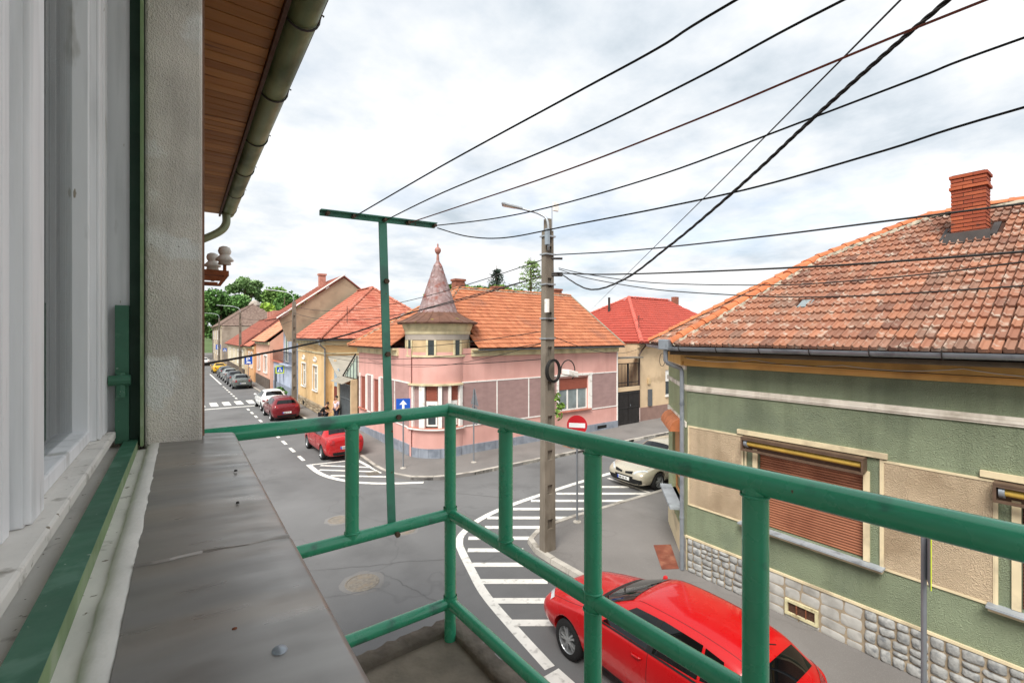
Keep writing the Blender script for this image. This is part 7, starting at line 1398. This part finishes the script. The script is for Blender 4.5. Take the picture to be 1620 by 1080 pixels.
# ------------------------------------------------------------------ people by the gateway
m_skin = M('skin', '#b98d74', rough=0.6, var=0.05); m_hair = M('dark_hair', '#2a1f1b', rough=0.7, var=0.15)
def skin_obj(name, joints, edges, mat, parent, sub=2):
    me = bpy.data.meshes.new(name); me.from_pydata([j[:3] for j in joints], edges, []); o = bpy.data.objects.new(name, me); col.objects.link(o); md = o.modifiers.new('skin', 'SKIN'); md.use_smooth_shade = True
    for i, j in enumerate(joints): me.skin_vertices[0].data[i].radius = (j[3], j[4] if len(j) > 4 else j[3])
    me.skin_vertices[0].data[0].use_root = True; s = o.modifiers.new('sub', 'SUBSURF'); s.levels = s.render_levels = sub
    dg = bpy.context.evaluated_depsgraph_get(); dg.update(); m2 = bpy.data.meshes.new_from_object(o.evaluated_get(dg)); bpy.data.objects.remove(o); m2.materials.clear(); m2.materials.append(mat); m2.polygons.foreach_set('use_smooth', [True] * len(m2.polygons))
    o = bpy.data.objects.new(name, m2); col.objects.link(o); o.parent = parent; return o
def person(loc, rot, label, shirt, trousers, crouch=False):
    t = top('person', loc, label, 'person'); t.rotation_euler = (0, 0, R(rot)); OFF[t.name] = Vector((0, 0, 0))
    if not crouch:
        hip, kn, an, sh_z, hd = 0.90, 0.48, 0.08, 1.36, 1.56; kx = 0.02
        J = [(0, 0, .92, .14, .11), (0, 0, 1.12, .13, .10), (0, 0, 1.32, .16, .10), (0, 0, 1.42, .055), (0.01, 0, 1.50, .06), (0.02, 0, 1.60, .085, .095), (0.02, 0, 1.67, .06)]
        legs = lambda s: [(0, s * .09, .86, .09), (kx, s * .10, .48, .06), (-.01, s * .10, .09, .045), (.10, s * .11, .04, .04), (.17, s * .12, .035, .03)]; arms = lambda s: [(0, s * .19, 1.34, .055), (.0, s * .24, 1.08, .042), (.14, s * .22, .90, .034), (.20, s * .21, .85, .03)]
    else:
        J = [(-.15, 0, .45, .15, .13), (-.02, 0, .62, .15, .12), (.14, 0, .82, .17, .11), (.22, 0, .92, .055), (.27, 0, .97, .06), (.33, 0, 1.05, .085, .095), (.35, 0, 1.12, .06)]
        legs = lambda s: [(-.10, s * .1, .42, .10), (.28, s * .14, .50, .07), (.10, s * .13, .10, .05), (.20, s * .13, .04, .04), (.28, s * .13, .035, .03)]; arms = lambda s: [(.15, s * .19, .83, .055), (.32, s * .22, .62, .042), (.48, s * .15, .52, .034), (.53, s * .13, .50, .03)]
    E = [(0, 1), (1, 2), (2, 3), (3, 4), (4, 5), (5, 6)]; A = list(J)
    for s in (1, -1):
        n = len(A); A += arms(s); E += [(2, n), (n, n + 1), (n + 1, n + 2), (n + 2, n + 3)]; n = len(A); A += legs(s); E += [(0, n), (n, n + 1), (n + 1, n + 2), (n + 2, n + 3), (n + 3, n + 4)]
    skin_obj('body', A, E, m_skin, t)
    grow = lambda j, k: (*j[:3], *[x + k for x in j[3:]]); S = [grow(J[i], .02) for i in (0, 1, 2)]; SE = [(0, 1), (1, 2)]
    for s in (1, -1): n = len(S); a_ = arms(s); S += [grow(a_[0], .02), grow(Vector(a_[0][:3]).lerp(Vector(a_[1][:3]), .7).to_tuple() + (.045,), .018)]; SE += [(2, n), (n, n + 1)]
    skin_obj('shirt', S, SE, shirt, t); T = [grow(J[0], .012)]; TE = []
    for s in (1, -1): n = len(T); l = legs(s); T += [grow(l[0], .015), grow(l[1], .015), grow(l[2], .018)]; TE += [(0, n), (n, n + 1), (n + 1, n + 2)]
    skin_obj('trousers', T, TE, trousers, t)
    h = Vector(J[5][:3]); b = MB(); k = 12
    for i in range(7):
        th = math.pi * .62 * i / 6; b.v += [(h.x - .015 + .10 * math.sin(th) * math.cos(2 * math.pi * j / k) * (1.0 if math.cos(2 * math.pi * j / k) < .3 else .82), h.y + .092 * math.sin(th) * math.sin(2 * math.pi * j / k), h.z + .03 + .105 * math.cos(th)) for j in range(k)]
    b.f = [(i * k + j, i * k + (j + 1) % k, (i + 1) * k + (j + 1) % k, (i + 1) * k + j) for i in range(6) for j in range(k)]; b.build('hair', m_hair, t, smooth=True); f = MB()
    for s in (1, -1): f.lathe([(0, -.004), (.012, 0), (0, .006)], (h.x + .092, h.y + s * .034, h.z + .01), 8, 'X'); f.build('eye', m_dark, t); f = MB()
    MB().tube([(h.x + .085, h.y, h.z + .02), (h.x + .115, h.y, h.z - .02), (h.x + .09, h.y, h.z - .028)], [.008, .014, .008], 6).build('nose', m_skin, t, smooth=True); MB().tube([(h.x + .088, h.y - .022, h.z - .055), (h.x + .094, h.y, h.z - .056), (h.x + .088, h.y + .022, h.z - .055)], .006, 5).build('mouth', M('lips', '#8f5348', rough=0.6), t)
    return t
person((7.62, 28.6, 0.115), 200, 'person in a pale pink shirt and dark trousers standing by the gateway', M('pale_shirt', '#d9c6cf', rough=0.9, var=0.06), M('navy_cloth', '#23283a', rough=0.9, var=0.1)); person((7.25, 30.3, 0.115), 320, 'person in black crouching at the corner of the yellow house', M('black_cloth', '#1c1a1b', rough=0.9, var=0.1), M('charcoal_cloth', '#26252a', rough=0.9, var=0.1), True)
